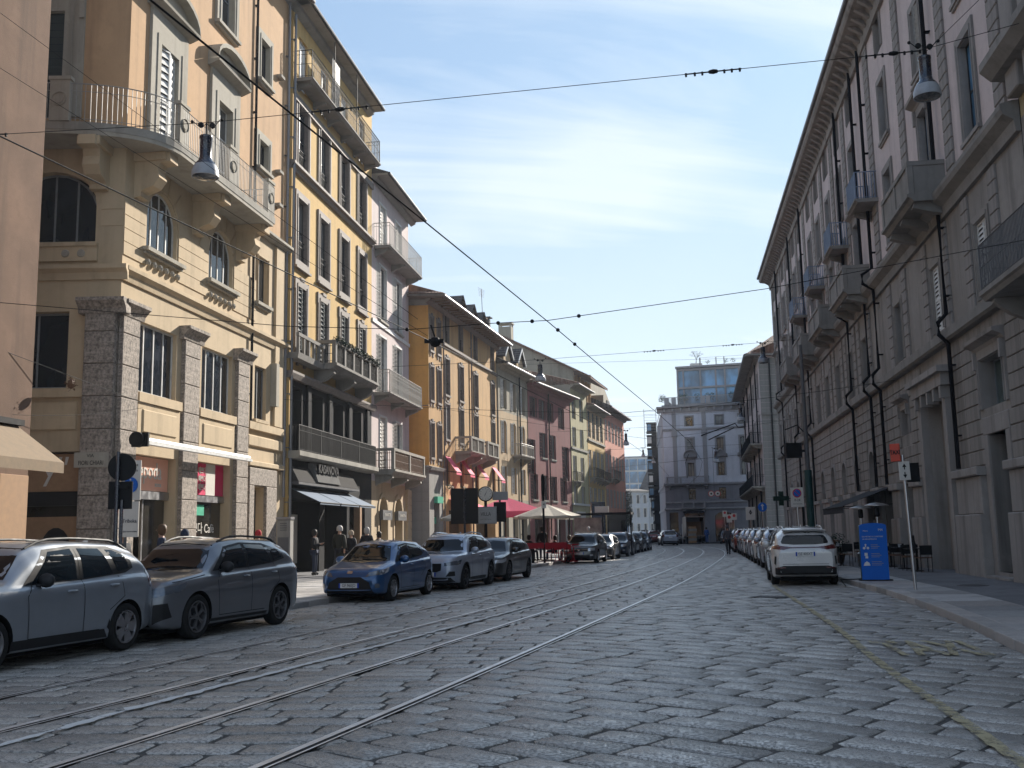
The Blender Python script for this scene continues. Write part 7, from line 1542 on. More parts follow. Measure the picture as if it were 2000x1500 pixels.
def wire(label, pts, r=.012, sag=0, mat='iron', beads=(), cat='overhead wire', group='wires over the street'):
    P = []
    for a, b in zip(pts, pts[1:]):
        for i in range(8):
            t = i/8; P.append((a[0]+(b[0]-a[0])*t, a[1]+(b[1]-a[1])*t, a[2]+(b[2]-a[2])*t-sag*4*t*(1-t)))
    P.append(pts[-1]); t = empty('overhead_wire', label, cat, pts[0], 0, group); o = Vector(pts[0])
    r *= .75; mb = MB(); mb.tube([Vector(p)-o for p in P], r, 5); mb.obj('cable', M[mat], t)
    for k, (f, kind) in enumerate(beads):
        i = f*(len(P)-1); j = min(int(i), len(P)-2); u = i-j; q = Vector(P[j]).lerp(Vector(P[j+1]), u)-o; dv = (Vector(P[j+1])-Vector(P[j])).normalized(); mb = MB()
        if kind == 'ins':
            mb.M = Matrix.Translation(q) @ dv.to_track_quat('X', 'Z').to_matrix().to_4x4(); mb.lathe([(.01, -.12), (.04, -.09), (.055, 0), (.04, .09), (.01, .12)], (0, 0, 0), 10, 'x')
            mb.box(-.64, .64, -.012, .012, -.012, .012)
            for e in (-.62, -.42, -.25, .25, .42, .6): mb.box(e-.02, e+.02, -.02, .02, -.06, .02)
        else: mb.ball(q, .045, 8)
        mb.M = None; mb.obj('insulator', M['iron'], t)
    return t
wire('long span wire carrying the two near bell lamps', [(-12.3, 21.8, 10.6), (-6.7, 21.8, 10.82), (9.3, 21.8, 12.2), (12.35, 21.8, 13.0)], .011, .0, beads=((.57, 'ins'), (.395, 'ins'), (.655, 'ins'), (.03, 'ins')))
wire('black trolley wire over the nearer track, ending far down the street', [(-6.6, -6, 6.0), (-2.93, 7.82, 6.0), (-1.19, 14.05, 6), (.8, 21.3, 6.02), (2.52, 27.61, 6), (5.51, 38.6, 6), (8.9, 51.5, 6), (12.3, 66.8, 6), (15, 83, 6), (17, 100, 6), (17.5, 125, 6), (20.5, 160, 6)], .014, beads=((.285, 'b'), (.31, 'b')))
wire('trolley wire over the left track', [(-9.5, -4, 6), (-5.54, 10.67, 6), (-4.02, 15.78, 6), (-1.9, 22.93, 6), (2.3, 38, 6), (6.0, 52, 6), (9.4, 67, 6), (12.5, 83, 6), (14.8, 100, 6), (15.6, 125, 6), (19, 160, 6)], .013, beads=((.302, 'b'),))
wire('span wire holding up the trolley wires nearest the camera', [(-12.2, 21.8, 6.9), (-4.82, 21.7, 6.12), (-2.18, 21.6, 5.98), (-.42, 21.6, 6.08), (.8, 21.6, 6.12), (5.56, 21.6, 6.73), (12.35, 21.6, 7.9)], .011, beads=((.33, 'b'), (.52, 'b'), (.62, 'b'), (.69, 'b')))
wire('second lamp wire over the middle of the street', [(-7.0, 58, 11.2), (1.63, 58, 11.45), (15.2, 61, 12.75), (18.3, 61, 13.0)], .014, beads=((.5, 'ins'), (.62, 'ins')))
wire('thin wire above the maroon house', [(.5, 75, 14), (20.2, 75, 14.2)], .012); wire('thin wire over the far tracks', [(3, 84, 9.8), (21.8, 84, 10.4)], .012); wire('far span wire in front of the corner house', [(7, 100, 9.5), (23, 100, 9.8)], .014); wire('far span wire across the bend', [(8, 108, 13.5), (24, 108, 14)], .014); wire('low far span wire', [(9, 96, 7.5), (22.4, 96, 8.6)], .02); wire('lower wire crossing in front of the palazzo', [(-9.0, 40, 7.0), (4.2, 40, 6.2), (15.1, 40, 7.3)], .011, .1); wire('wire across at the height of the orange house balconies', [(-5.2, 62, 9.4), (8.5, 63, 7.2), (18.7, 64, 8.6)], .011, .1)
wire('slim cable climbing to the left edge above the balcony', [(-12.0, 18, 13.4), (-2.0, 21.6, 6.2)], .007); wire('second slim cable climbing to the left edge', [(-12.0, 19, 12.2), (-1.9, 23, 6.1)], .007); wire('cable past the palazzo near lamp', [(9.4, 21.8, 12.1), (12.4, 16, 14.5)], .009)
wire('fairy light cable across the side street', [(-12.0, 23.5, 6.1), (-10.2, 29, 5.35)], .01); wire('sagging cable under the fairy lights', [(-11.8, 24, 4.6), (-10.4, 28.6, 5.3)], .008, .1)
# section insulator and little clutter on the wires
mb = MB(); mb.tube([(12.9, 70, 8.0), (15.7, 72, 9.0), (15.9, 72, 8.7), (16.3, 72, 8.75)], .04, 5); mb.tube([(13.4, 70, 7.7), (15.6, 72, 8.7)], .04, 5); mb.tube([(15.2, 90, 6.1), (15.1, 90, 7.5), (15.4, 90, 8.2)], .03, 5); mb.obj('wire_fitting', M['iron'], label='black angled fitting of the tram wires in front of the corner house', cat='wire fitting')
mb = MB(); mb.ball((0, 0, 0), .13, 8); mb.tube([(0, 0, .1), (-.1, 0, .4)], .02, 4); mb.box(-.25, .2, -.05, .05, -.02, .06); mb.obj('wire_fitting', M['iron'], None, (-1.75, 23.2, 6.0), label='dark wire clamp in front of the orange house', cat='wire fitting')
mb = MB(); mb.ball((0, 0, 0), .1, 8, 1.3); foliage(mb, (0, 0, 0), (.16, .16, .2), 60, .04); mb.obj('star_ornament', M['wood'], None, (-11.15, 25.6, 5.55), label='small brown star ornament on the fairy light cable', cat='ornament')
# ------------------------------------------------------------------ signs, posts and street furniture
def disc(mb, c, r, n=28, th=.02, ax='y'): mb.lathe([(.001, -th/2), (r, -th/2), (r, th/2), (.001, th/2)], c, n, ax)
t = empty('sign_post', 'dark post with the backs of a round sign and a square sign', 'sign', (-7.0, 18.2, .12), radians(8)); mb = MB(); mb.tube([(-.03, 0, 0), (-.03, 0, 3.05)], .035, 10); mb.tube([(.06, 0, 0), (.06, 0, 2.2)], .03, 10); mb.obj('post', M['navyenamel'], t)
mb = MB(); disc(mb, (.03, .07, 2.78), .245); mb.obj('round_plate', M['iron'], t); mb = MB(); mb.cbox(-.19, .22, .05, .09, 2.04, 2.53); mb.box(-.1, .15, .0, .05, 2.4, 2.44); mb.obj('square_plate', M['iron'], t)
t = empty('pedestrian_sign', 'white board with a blue walking-person disc above a notice', 'sign', (-7.3, 19.6, .12), radians(-14)); mb = MB(); mb.tube([(-.12, .04, 0), (-.12, .04, 2.9)], .03, 8); mb.obj('post', M['irongrey'], t)
mb = MB(); mb.box(-.2, .2, -.01, .01, 2.24, 3.0); mb.obj('board', M['offwhite'], t); mb = MB(); mb.box(-.23, .19, -.02, .0, 1.55, 2.22); mb.obj('notice', M['offwhite'], t); mb = MB(); disc(mb, (.0, -.022, 2.53), .15, th=.01); mb.obj('blue_disc', M['signblue'], t)
mb = MB(); mb.ball((0, 0, .1), .018, 8); mb.box(-.022, .022, -.004, .004, .0, .075); mb.ext([(-.02, -.004, .0), (.0, -.004, .0), (-.035, -.004, -.1), (-.055, -.004, -.1)], (0, .008, 0)); mb.ext([(.0, -.004, .0), (.022, -.004, .0), (.05, -.004, -.1), (.028, -.004, -.1)], (0, .008, 0)); mb.box(.02, .06, -.004, .004, .02, .035); mb.box(-.055, -.02, -.004, .004, .03, .045); mb.obj('walking_figure', M['offwhite'], t, (0, -.034, 2.53))
lettering('TRAM', .07, M['black'], t, (.05, -.014, 2.9)); lettering('TRANSITO', .05, M['black'], t, (.02, -.014, 2.8)); lettering('Tribeka', .1, M['irongrey'], t, (.0, -.024, 1.85)); lettering('APERTO TUTTI I GIORNI', .03, M['irongrey'], t, (0, -.024, 1.65))
t = empty('utility_cabinet', 'tall grey service pillar with a slotted plate beside the dark shop front', 'cabinet', (-8.55, 38.5, .12), radians(-6)); MB().cbox(-.25, .25, -.2, .2, 0, 2.15, .03).obj('casing', M['concrete'], t); MB().box(-.28, .28, -.23, .23, 2.15, 2.25).obj('cap', M['zinc'], t); mb = MB(); [mb.box(-.13, .13, -.215, -.2, 1.75+i*.08, 1.78+i*.08) for i in range(4)]; mb.box(-.2, .2, -.21, -.2, .15, 1.5); mb.obj('plate', M['irongrey'], t)
# clock with advertising board
t = empty('street_clock', 'round white street clock on a post above a grey advertising board', 'clock', (-1.35, 48.5, .12), radians(2)); MB().tube([(0, 0, 0), (0, 0, 3.2)], .07, 10).obj('post', M['iron'], t)
mb = MB(); mb.lathe([(.34, -.1), (.36, -.06), (.36, .06), (.34, .1), (.01, .1)], (0, 0, 3.35), 32, 'y'); mb.obj('clock_case', M['iron'], t, smooth=40); mb = MB(); disc(mb, (0, -.09, 3.35), .31, 32, .01); f_ = mb.obj('clock_face', M['offwhite'], t)
mb = MB()
for i in range(12): a = pi*i/6; mb.ext([((.27+.0)*sin(a)-.008*cos(a), -.1, .27*cos(a)+.008*sin(a)+3.35), (.27*sin(a)+.008*cos(a), -.1, .27*cos(a)-.008*sin(a)+3.35), (.22*sin(a)+.008*cos(a), -.1, .22*cos(a)-.008*sin(a)+3.35), (.22*sin(a)-.008*cos(a), -.1, .22*cos(a)+.008*sin(a)+3.35)], (0, .004, 0))
for a, l, w_ in ((radians(205), .16, .016), (radians(28), .25, .011)): mb.ext([(w_*cos(a), -.104, -w_*sin(a)+3.35), (-w_*cos(a), -.104, w_*sin(a)+3.35), (l*sin(a), -.104, l*cos(a)+3.35)], (0, .004, 0))
mb.obj('clock_hands', M['black'], t); MB().cbox(-.52, .52, -.09, .09, 1.95, 2.75, .02).obj('advert_frame', M['zinc'], t); MB().box(-.47, .47, -.1, -.092, 2.0, 2.7).obj('advert_board', plain('grey advert', (.3, .3, .3), .4), t); lettering('VILLA', .24, M['iron'], t, (0, -.105, 2.4), sx=.8, ext=.002); lettering('C A S T I G L I O N I', .06, M['iron'], t, (0, -.105, 2.15), ext=.002)
t = empty('road_sign', 'tall dark double panel sign seen from behind, left of the clock', 'sign', (-2.25, 46.5, .12), 0); MB().tube([(0, 0, 0), (0, 0, 3.5)], .05, 8).obj('post', M['navyenamel'], t); mb = MB(); mb.cbox(-.62, -.02, .05, .12, 1.95, 3.55); mb.cbox(.02, .62, .05, .12, 1.95, 3.55); mb.obj('panel', M['iron'], t)
t = empty('traffic_light', 'dark traffic light box on a post, right of the clock', 'traffic light', (-.7, 50, .12), 0); MB().tube([(0, 0, 0), (0, 0, 3.3)], .05, 8).obj('post', M['navyenamel'], t); MB().cbox(-.3, .3, -.12, .12, 2.05, 3.0).obj('signal_box', M['iron'], t); MB().box(-.35, .4, -.1, .1, 3.1, 3.5).obj('lamp_head', M['zinc'], t)
t = empty('lamp_post', 'slim dark post with a small white number plate in front of the terrace', 'post', (1.45, 51.5, .12), 0); MB().tube([(0, 0, 0), (0, 0, 4.4)], .055, 8).obj('post', M['iron'], t); MB().box(-.1, .14, -.07, -.06, 2.7, 3.05).obj('plate', M['offwhite'], t); lettering('4', .2, M['black'], t, (.02, -.075, 2.88)); MB().cbox(-.08, .08, -.08, .08, 3.4, 4.3).obj('signal_box', M['iron'], t)
def parasol(label, x, y, z, r, mat, n=8, val=.22, h=.5, group='terrace parasols', sq=False):
    t = empty('parasol', label, 'parasol', (x, y, .12), radians(10), group); MB().tube([(0, 0, 0), (0, 0, z+h-.15)], .03, 8).obj('pole', M['wood'], t); mb = MB(); n = 4 if sq else n
    R_ = [(r*cos(2*pi*(i+.5)/n), r*sin(2*pi*(i+.5)/n)) for i in range(n)]
    for i in range(n):
        a, b = R_[i], R_[(i+1) % n]; mid = ((a[0]+b[0])/2*.97, (a[1]+b[1])/2*.97)
        mb.add([(0, 0, z+h-.12), (*a, z-.12), (*mid, z-.16), (*b, z-.12)], [(0, 1, 2), (0, 2, 3)]); mb.add([(*a, z-.12), (*mid, z-.16), (*b, z-.12), (a[0], a[1], z-.12-val), (mid[0], mid[1], z-.16-val), (b[0], b[1], z-.12-val)], [(0, 1, 4, 3), (1, 2, 5, 4)])
    mb.obj('canopy', M[mat], t); mb = MB()
    for a in R_: mb.tube([(0, 0, z-.3), (a[0]*.55, a[1]*.55, z+h*.42-.2)], .012, 4)
    mb.obj('strut', M['wood'], t); MB().cbox(-.3, .3, -.3, .3, 0, .08).obj('base', M['concrete'], t); return t
M['cloth_grey2'] = plain('grey canvas', (.34, .32, .28), .85, bump=.2)
parasol('grey parasol left of the clock board', -2.55, 53.5, 2.45, 1.35, 'cloth_grey2', val=.12); parasol('cream octagonal parasol over the terrace tables', 1.75, 55.5, 2.5, 1.85, 'cloth_cream', val=.12, h=.62); parasol('big square pink parasol behind the clock', -.5, 58.0, 2.85, 2.6, 'cloth_pink', val=.3, h=.8, sq=True)
M['redmetal'] = plain('red enamel', (.3, .012, .02), .4)
def chair(): 
    t = empty('bistro_chair', 'x', 'chair', (0, 0, 0), 0, 'red folding chairs of the terrace'); MB().box(-.2, .2, -.2, .2, .44, .465).obj('seat', M['redmetal'], t); mb = MB(); mb.box(-.2, .2, .19, .215, .62, .88); mb.obj('backrest', M['redmetal'], t)
    for sx in (-.19, .19): MB().tube([(sx, -.2, 0), (sx, .2, .46), (sx, .21, .88)], .012, 5).obj('leg', M['redmetal'], t); MB().tube([(sx*.9, .22, 0), (sx*.9, -.2, .45)], .012, 5).obj('leg', M['redmetal'], t)
    return t
def table(lab, mat, group, top='wood'):
    t = empty('cafe_table', lab, 'table', (0, 0, 0), 0, group); MB().cbox(-.35, .35, -.35, .35, .72, .75).obj('tabletop', M[top], t); MB().tube([(0, 0, .02), (0, 0, .72)], .03, 8).obj('pedestal', M[mat], t); MB().lathe([(.22, 0), (.2, .03), (.03, .04)], (0, 0, 0), 14).obj('foot', M[mat], t); return t
c0 = chair(); ch = ['red folding chair nearest the dark crossover', 'red folding chair under the cream parasol edge', 'red folding chair beside the red barrier', 'red folding chair at the back of the terrace', 'red folding chair facing the street', 'red folding chair left of the lamp post', 'red folding chair behind the barrier', 'red folding chair by the far table']
for i, (x, y, a) in enumerate(((3.2, 53.8, .4), (2.75, 52.6, 2.6), (2.2, 52.3, .2), (2.6, 55.1, 3.0), (3.6, 55.0, 1.2), (.4, 53.4, 1.9), (1.7, 54.2, 3.4), (3.3, 56.6, 5.0))):
    c = c0 if i == 0 else copy_tree(c0); c.location = (x, y, .125); c.rotation_euler = (0, 0, a); c['label'] = ch[i]
t0 = table('red-topped terrace table', 'redmetal', 'terrace tables', 'redmetal'); tl = ['small red terrace table under the cream parasol', 'small red terrace table at the left end', 'small red terrace table nearest the crossover']
for i, (x, y) in enumerate(((2.3, 54.9), (.7, 54.4), (3.0, 53.2))): c = t0 if i == 0 else copy_tree(t0); c.location = (x, y, .125); c['label'] = tl[i]
t = empty('terrace_barrier', 'low red cloth barrier along the kerb in front of the terrace', 'barrier', (.35, 51.2, .12), radians(14)); MB().box(0, 2.3, -.02, .02, .72, 1.0).obj('panel', M['redmetal'], t); [MB().tube([(x, 0, 0), (x, 0, 1.0)], .02, 6).obj('post', M['iron'], t) for x in (0, .75, 1.5, 2.3)]; MB().box(.05, .7, .3, .6, .0, .7).obj('planter_box', M['iron'], t)
mb = MB(); foliage(mb, (.4, .45, .85), (.35, .3, .3), 160, .05); mb.obj('plants', M['leaf'], t)
t = empty('bus_shelter', 'glass tram stop shelter with a dark flat roof beyond the terrace', 'shelter', (4.6, 66.5, .12), radians(-14)); MB().box(-1.4, 3.0, -.7, .8, 2.55, 2.68).obj('roof', M['iron'], t); [MB().tube([(x, .6, 0), (x, .6, 2.55)], .05, 6).obj('post', M['iron'], t) for x in (-1.2, 1.0, 2.8)]
M['frost'] = plain('frosted panel', (.34, .32, .3), .3, var=.5, scale=1.5); MB().box(-.9, .9, .62, .65, .3, 2.4).obj('panel', M['frost'], t); MB().cbox(.6, 1.5, -.1, .0, 2.7, 3.1).obj('stop_sign', M['offwhite'], t)
t = empty('advert_pillar', 'dark blue advertising pillar beside the tram shelter', 'pillar', (6.0, 74, .12), 0); MB().cbox(-.5, .5, -.25, .25, 0, 3.6, .03).obj('casing', M['navyenamel'], t); MB().box(-.4, .4, -.27, -.255, .6, 3.3).obj('poster', plain('dark poster', (.03, .05, .09), .3), t)
# right pavement
t = empty('info_totem', 'bright blue round-topped notice board with white text on the pavement', 'notice board', (9.92, 28.75, .128), radians(-9)); W_ = .36; mb = MB(); pts = [(-W_, 0, 0), (W_, 0, 0), (W_, 0, 1.5)]+[(W_*cos(pi*i/10)*1.0, 0, 1.5+.075*sin(pi*i/10)) for i in range(1, 10)]+[(-W_, 0, 1.5)]
mb.ext([(x, -.09, z) for x, y, z in pts], (0, .03, 0)); mb.obj('front_panel', M['blue'], t); mb = MB(); mb.ext([(x*.98, -.058, z*.995) for x, y, z in pts], (0, .2, 0)); mb.obj('body', plain('green grey metal', (.06, .1, .09), .5), t); MB().box(-.42, .45, -.12, .2, 0, .03).obj('foot', M['iron'], t)
lettering('Milano', .05, M['white'], t, (-.2, -.094, 1.36)); lettering('M4', .1, M['white'], t, (.2, -.094, 1.38)); lettering('DA METRO A CANTIERE', .052, M['white'], t, (-.02, -.094, 1.2)); lettering('IN MOVIMENTO', .052, M['white'], t, (-.1, -.094, 1.13))
for k, z in enumerate((.92, .68, .46)):
    mb = MB()
    if k == 0: mb.ball((-.22, -.095, z+.06), .025, 8); mb.box(-.235, -.205, -.1, -.09, z, z+.04); [disc(mb, (x, -.095, z-.03), .035, 12, .01) for x in (-.26, -.16)]
    elif k == 1: mb.box(-.26, -.18, -.1, -.09, z+.0, z+.08); mb.box(-.24, -.17, -.1, -.09, z-.07, z-.01)
    else: mb.ext([(-.3, -.1, z-.05), (-.12, -.1, z-.05), (-.15, -.1, z+.03), (-.21, -.1, z+.07), (-.27, -.1, z+.03)], (0, .01, 0))
    mb.obj('pictogram', M['white'], t); [MB().box(-.08, .1+.05*(j % 2)+.04*k, -.096, -.091, z+.05-j*.045, z+.062-j*.045).obj('text_line', M['ironlight'], t) for j in range(3)]
t = empty('taxi_sign', 'grey post with a TAXI box and a white two-way arrow plate', 'sign', (9.32, 24.35, .125), 0); t.rotation_euler = (0, radians(-1.5), radians(0)); MB().tube([(0, 0, 0), (0, 0, 3.15)], .035, 10).obj('post', M['steel'], t)
mb = MB(); mb.cbox(-.11, .11, -.06, .06, 0, .42, .012); tb = mb.obj('taxi_box', plain('orange red panel', (.55, .06, .03), .4), t, (-.16, 0, 3.0), (0, 0, radians(-24))); lettering('TAXI', .145, M['iron'], tb, (0, -.066, .21), rot=(pi/2, 0, 0), sx=.72, bold=.004, name='taxi_lettering')
tb = MB().cbox(-.13, .13, -.01, .01, 0, .44, .005).obj('arrow_plate', M['offwhite'], t, (0, -.05, 2.55)); mb = MB(); 
for s_ in (1, -1): mb.ext([(-.05, -.016, .22+s_*.09), (.05, -.016, .22+s_*.09), (0, -.016, .22+s_*.17)], (0, .004, 0)); mb.box(-.012, .012, -.016, -.012, min(.22+s_*.03, .22+s_*.1), max(.22+s_*.03, .22+s_*.1))
mb.obj('arrows', M['iron'], tb); MB().tube([(.02, 0, .2), (.3, 0, .35), (.25, 0, 2.5)], .02, 6).obj('brace', M['iron'], t) if 0 else None
MB().box(.06, .36, -.03, .03, 2.5, 2.95).obj('side_box', M['iron'], t); mb = MB(); mb.tube([(.05, 0, .9), (.06, -.03, 1.05), (.05, 0, 1.25)], .04, 6); mb.obj('padlock', M['iron'], t)
t = empty('no_parking_sign', 'white plate with a round no parking sign and hours beneath', 'sign', (12.08, 44, .12), 0); MB().tube([(0, .03, 0), (0, .03, 3.2)], .03, 8).obj('post', M['steel'], t); MB().box(-.27, .27, -.01, .01, 2.38, 3.2).obj('plate', M['offwhite'], t)
mb = MB(); disc(mb, (0, -.014, 2.96), .19, th=.006); mb.obj('ring', M['red'], t); mb = MB(); disc(mb, (0, -.019, 2.96), .15, th=.006); mb.obj('disc', M['signblue'], t); mb = MB(); mb.ext([(-.12, -.026, 3.06), (-.1, -.026, 3.08), (.12, -.026, 2.86), (.1, -.026, 2.84)], (0, .004, 0)); mb.obj('bar', M['red'], t); lettering('0-24', .14, M['black'], t, (0, -.014, 2.66)); lettering('ZONA RIMOZIONE', .045, M['black'], t, (0, -.014, 2.5))
t = empty('tram_pole', 'tall dark tram pole with green lower half and a hanging box', 'pole', (12.95, 45.2, .12), 0); MB().tube([(0, 0, 0), (0, 0, 4.0)], .165, 14).obj('lower_pole', plain('dark green pole', (.012, .05, .05), .5), t, smooth=50); MB().tube([(0, 0, 4.0), (0, 0, 9.6)], .11, 12, r2=.08).obj('upper_pole', M['irongrey'], t, smooth=50); MB().cbox(-.95, -.25, -.2, .2, 4.55, 5.2).obj('speed_box', M['iron'], t); mb = MB(); mb.tube([(0, 0, 5.6), (-.35, 0, 6.0), (-.9, 0, 5.8)], .03, 5); mb.box(-.3, .0, -.05, .05, 4.8, 4.9); mb.obj('bracket', M['iron'], t)
t = empty('one_way_sign', 'round blue sign with a white upward arrow beyond the car row', 'sign', (16.95, 70.5, .12), 0); MB().tube([(0, .03, 0), (0, .03, 3.2)], .03, 8).obj('post', M['steel'], t); mb = MB(); disc(mb, (0, 0, 2.95), .31, th=.01); mb.obj('disc', M['signblue'], t); mb = MB(); mb.box(-.04, .04, -.012, -.006, 2.75, 3.05); mb.ext([(-.12, -.012, 3.03), (.12, -.012, 3.03), (0, -.012, 3.18)], (0, .006, 0)); mb.obj('arrow', M['white'], t)
def plate_sign(label, x, y, z0, w, h, kind):
    t = empty('traffic_board', label, 'sign', (x, y, .12), 0, 'white boards at the far crossing'); MB().tube([(0, .03, 0), (0, .03, z0+h)], .03, 6).obj('post', M['steel'], t); MB().box(-w/2, w/2, -.01, .01, z0, z0+h).obj('board', M['offwhite'], t); mb = MB()
    if kind: mb.box(-.12, .12, -.016, -.011, z0+h*.55, z0+h*.6); mb.ext([(-.1, -.016, z0+h*.62), (.1, -.016, z0+h*.62), (0, -.016, z0+h*.8)], (0, .004, 0)); mb.ext([(-.1, -.016, z0+h*.53), (.1, -.016, z0+h*.53), (0, -.016, z0+h*.4)], (0, .004, 0))
    else: disc(mb, (0, -.014, z0+h*.66), min(w, h)*.3, 16, .005)
    mb.obj('symbol', M['iron'] if kind else M['red'], t)
plate_sign('largest white board with a black arrow symbol at the far crossing', 17.6, 77, 2.15, .7, .95, 1); plate_sign('small white board with a red ring, far left of the group', 16.2, 78, 2.0, .42, .6, 0); plate_sign('small white board with a red ring beside the big board', 17.0, 80, 2.2, .4, .5, 0); plate_sign('small high white board between the others', 17.1, 84, 2.5, .35, .5, 0)
t = empty('hanging_signs', 'pair of round red-rimmed signs hung in front of the corner house', 'sign', (19.65, 101, 5.1), 0); 
for sx in (-.32, .32): mb = MB(); disc(mb, (sx, 0, 0), .3, th=.02); mb.obj('rim', M['red'], t); mb = MB(); disc(mb, (sx, -.015, 0), .24, th=.02); mb.obj('face', M['offwhite'], t); mb = MB(); disc(mb, (sx, -.03, 0), .11, 4, .02); mb.obj('symbol', M['black'], t)
MB().tube([(0, 0, .1), (0, 0, 4.5)], .015, 4).obj('hanger', M['iron'], t)
t = empty('green_cross', 'dark pharmacy cross sign fixed near the pale stone house', 'sign', (18.9, 73, 3.7), 0); mb = MB(); mb.cbox(-.55, .55, -.1, .1, -.16, .16); mb.cbox(-.17, .17, -.1, .1, .163, .5); mb.cbox(-.17, .17, -.1, .1, -.5, -.163); mb.obj('cross', plain('dark green box', (.006, .03, .02), .5), t); MB().tube([(.5, 0, 0), (1.6, 0, 0)], .03, 5).obj('bracket', M['iron'], t)
# dark awning, heaters and tables against the palazzo
Fr = Face(bR, (0, 0, 0), atan2(RP(24.4)[1]-RP(87)[1], RP(24.4)[0]-RP(87)[0]), LR-24.4)
aw = awning(Fr, X(48.0), X(42.0), 3.25, 2.45, 2.1, 'cloth_black', .28)
t = Fr.box('shop_lights', X(44.1), X(43.6), .3, .34, 2.3, 2.6, plain('warm shop glow colour', (.3, .14, .05), .7))  # amber colour stands in for the warm light inside; the box emits nothing
def heater(label, x, y):
    t = empty('patio_heater', label, 'patio heater', (x, y, .125), 0, 'steel patio heaters'); MB().lathe([(.22, 0), (.22, .5), (.2, .52), (.03, .56)], (0, 0, 0), 16).obj('base', M['steel'], t, smooth=40); MB().tube([(0, 0, .5), (0, 0, 1.95)], .03, 8).obj('pole', M['steel'], t); MB().lathe([(.06, 1.8), (.09, 1.85), (.09, 2.1), (.03, 2.14)], (0, 0, 0), 12).obj('burner', M['iron'], t); MB().lathe([(.4, 2.16), (.4, 2.18), (.2, 2.25), (.01, 2.28)], (0, 0, 0), 20).obj('reflector', M['steel'], t, smooth=60); return t
heater('mushroom patio heater directly behind the blue notice board', 12.1, 34.5); heater('patio heater farther back under the dark awning', 13.0, 38.8)
tt0 = table('x', 'iron', 'dark tables along the palazzo wall', 'slate' if 0 else 'iron'); rng_ = ((13.2, 34.2), (13.6, 36.4), (13.95, 38.6), (14.25, 40.8), (12.7, 40.5), (14.5, 43.0)); lb = ['dark table nearest the portal', 'second dark table from the portal', 'third dark table from the portal', 'fourth dark table from the portal', 'outer dark table by the kerb', 'dark table farthest from the portal']
cc0 = empty('wall_chair', 'x', 'chair', (0, 0, 0), 0, 'black chairs along the palazzo wall'); MB().box(-.2, .2, -.2, .2, .44, .47).obj('seat', M['wood'], cc0); MB().box(-.2, .2, .18, .2, .55, .85).obj('backrest', M['iron'], cc0)
for sx in (-.18, .18):
    for sy in (-.18, .18): MB().tube([(sx, sy, 0), (sx, sy, .46 if sy < 0 else .85)], .012, 5).obj('leg', M['iron'], cc0)
first = True
for i, (x, y) in enumerate(rng_):
    c = tt0 if i == 0 else copy_tree(tt0); c.location = (x, y, .123); c['label'] = lb[i]; c.rotation_euler = (0, 0, -.15)
    for j, (dx_, dy_, a, w_) in enumerate(((.0, .62, 0, 'far side'), (.0, -.62, pi, 'near side'))):
        k = cc0 if first else copy_tree(cc0); first = False; k.location = (x+dx_, y+dy_, .123); k.rotation_euler = (0, 0, a); k['label'] = 'black chair on the %s of the %s' % (w_, lb[i])
    b_ = empty('place_setting', 'glasses and white plate on the '+lb[i], 'tableware', (x, y, .875), 0, 'tableware on the dark tables'); MB().lathe([(.1, 0), (.11, .01), (.01, .004)], (.1, -.1, 0), 12).obj('plate', M['white'], b_); mb = MB(); mb.lathe([(.03, 0), (.035, .11)], (-.12, .05, 0), 8); mb.lathe([(.03, 0), (.035, .11)], (-.02, .16, 0), 8); mb.obj('glass', M['lampclear'], b_)
t = empty('wine_barrel', 'upright wooden barrel used as a table near the white crossover', 'barrel', (11.75, 39.0, .123), 0); MB().lathe([(.28, 0), (.34, .3), (.34, .65), (.28, .95), (.01, .95)], (0, 0, 0), 16).obj('barrel', M['wood'], t, smooth=40); MB().lathe([(.45, .96), (.45, 1.0), (.01, 1.0)], (0, 0, 0), 18).obj('tabletop', M['wood'], t); mb = MB(); foliage(mb, (0, 0, 1.06), (.3, .25, .08), 50, .04); mb.obj('decoration', M['leafdark'], t)
mb = MB(); foliage(mb, (0, 0, .7), (.5, .4, .55), 420, .06); t = empty('potted_shrub', 'dark green shrub in a pot by the tram pole', 'plant', (13.7, 44.0, .12), 0); mb.obj('foliage', M['leafdark'], t); MB().lathe([(.2, 0), (.27, .35), (.01, .34)], (0, 0, 0), 14).obj('pot', M['rose'], t)
wire('black cable lying on the pavement by the blue notice board', [(8.95, 28.3, .02), (9.1, 29.2, .15), (9.6, 29.4, .145), (10.3, 29.9, .145)], .02, group='cables on the pavement', cat='cable')
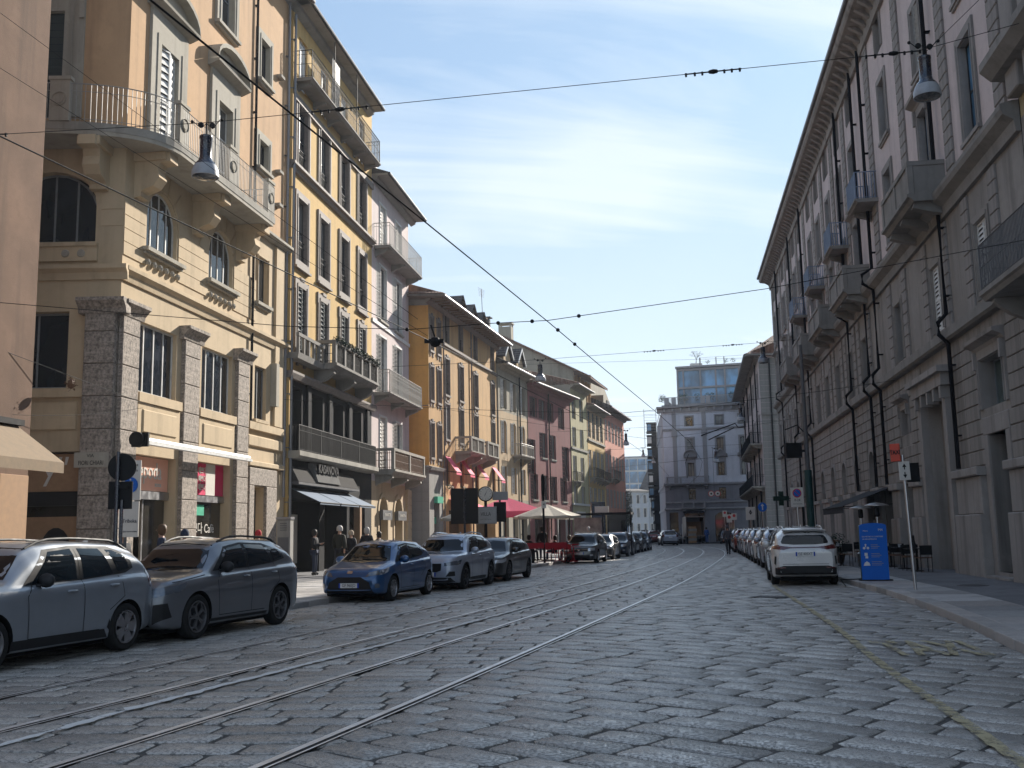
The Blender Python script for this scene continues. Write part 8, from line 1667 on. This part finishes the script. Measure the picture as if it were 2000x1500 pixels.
# truck with open back and stacked boxes
t = empty('delivery_truck', 'box truck with its rear open in front of the corner house', 'truck', (21.3, 122, .0), radians(-4)); mb = MB(); mb.box(-1.1, 1.1, 0, .12, .85, .95) ; mb.box(-1.1, -1.0, 0, 4.4, .9, 3.1); mb.box(1.0, 1.1, 0, 4.4, .9, 3.1); mb.box(-1.1, 1.1, 0, 4.4, 3.1, 3.2); mb.box(-1.0, 1.0, 4.3, 4.4, .9, 3.1); mb.box(-1.0, 1.0, .12, 4.3, .85, .92); mb.obj('box_body', plain('truck body', (.28, .22, .19), .5), t); MB().box(-1.0, 1.0, 4.5, 6.2, .5, 2.4).obj('cab', M['white'], t)
for sx in (-.9, .9):
    for yy in (.9, 5.2): MB().lathe([(.01, -.12), (.4, -.12), (.4, .12), (.01, .12)], (sx, yy, .4), 16, 'x').obj('wheel', M['tyre'], t)
MB().box(-1.0, 1.0, 3.0, 4.2, .95, 2.6).obj('cargo', M['tan'], t)
for i in range(7): tag(MB().cbox(-.42, .42, -.3, .3, 0, .27).obj('carton', M['concrete'] if i % 2 else M['tan'], None, (20.65+.02*(i % 3), 120.6, .11+i*.275), (0, 0, .1*(i % 3))), ['lowest carton of the stack behind the truck', 'second carton up in the stack behind the truck', 'third carton up in the stack behind the truck', 'fourth carton up in the stack behind the truck', 'fifth carton up in the stack behind the truck', 'sixth carton up in the stack behind the truck', 'topmost carton of the stack behind the truck'][i], 'carton', 'cartons stacked behind the truck')
c = recopy(c7, 'dark car parked beside the delivery truck', 18.9, 123.2, av(.2, 1), 'cars at the far crossing'); c.name = 'parked_car'
c = recopy(c6, 'black van-like car parked right of the delivery truck', 24.4, 118.8, av(.2, 1), 'cars at the far crossing'); c.name = 'parked_car'
# ------------------------------------------------------------------ air
hz = bpy.data.materials.new('haze'); hz.use_nodes = True; hn = hz.node_tree; hn.nodes.clear(); ho = hn.nodes.new('ShaderNodeOutputMaterial'); hv = hn.nodes.new('ShaderNodeVolumePrincipled')
hv.inputs['Color'].default_value = (.86, .92, 1, 1); hv.inputs['Density'].default_value = .0004; hv.inputs['Anisotropy'].default_value = .35; hn.links.new(hv.outputs[0], ho.inputs['Volume'])
mb = MB(); mb.box(-1600, 1600, -320, 2600, -1.2, 31); o = mb.obj('haze', hz, kind='stuff')
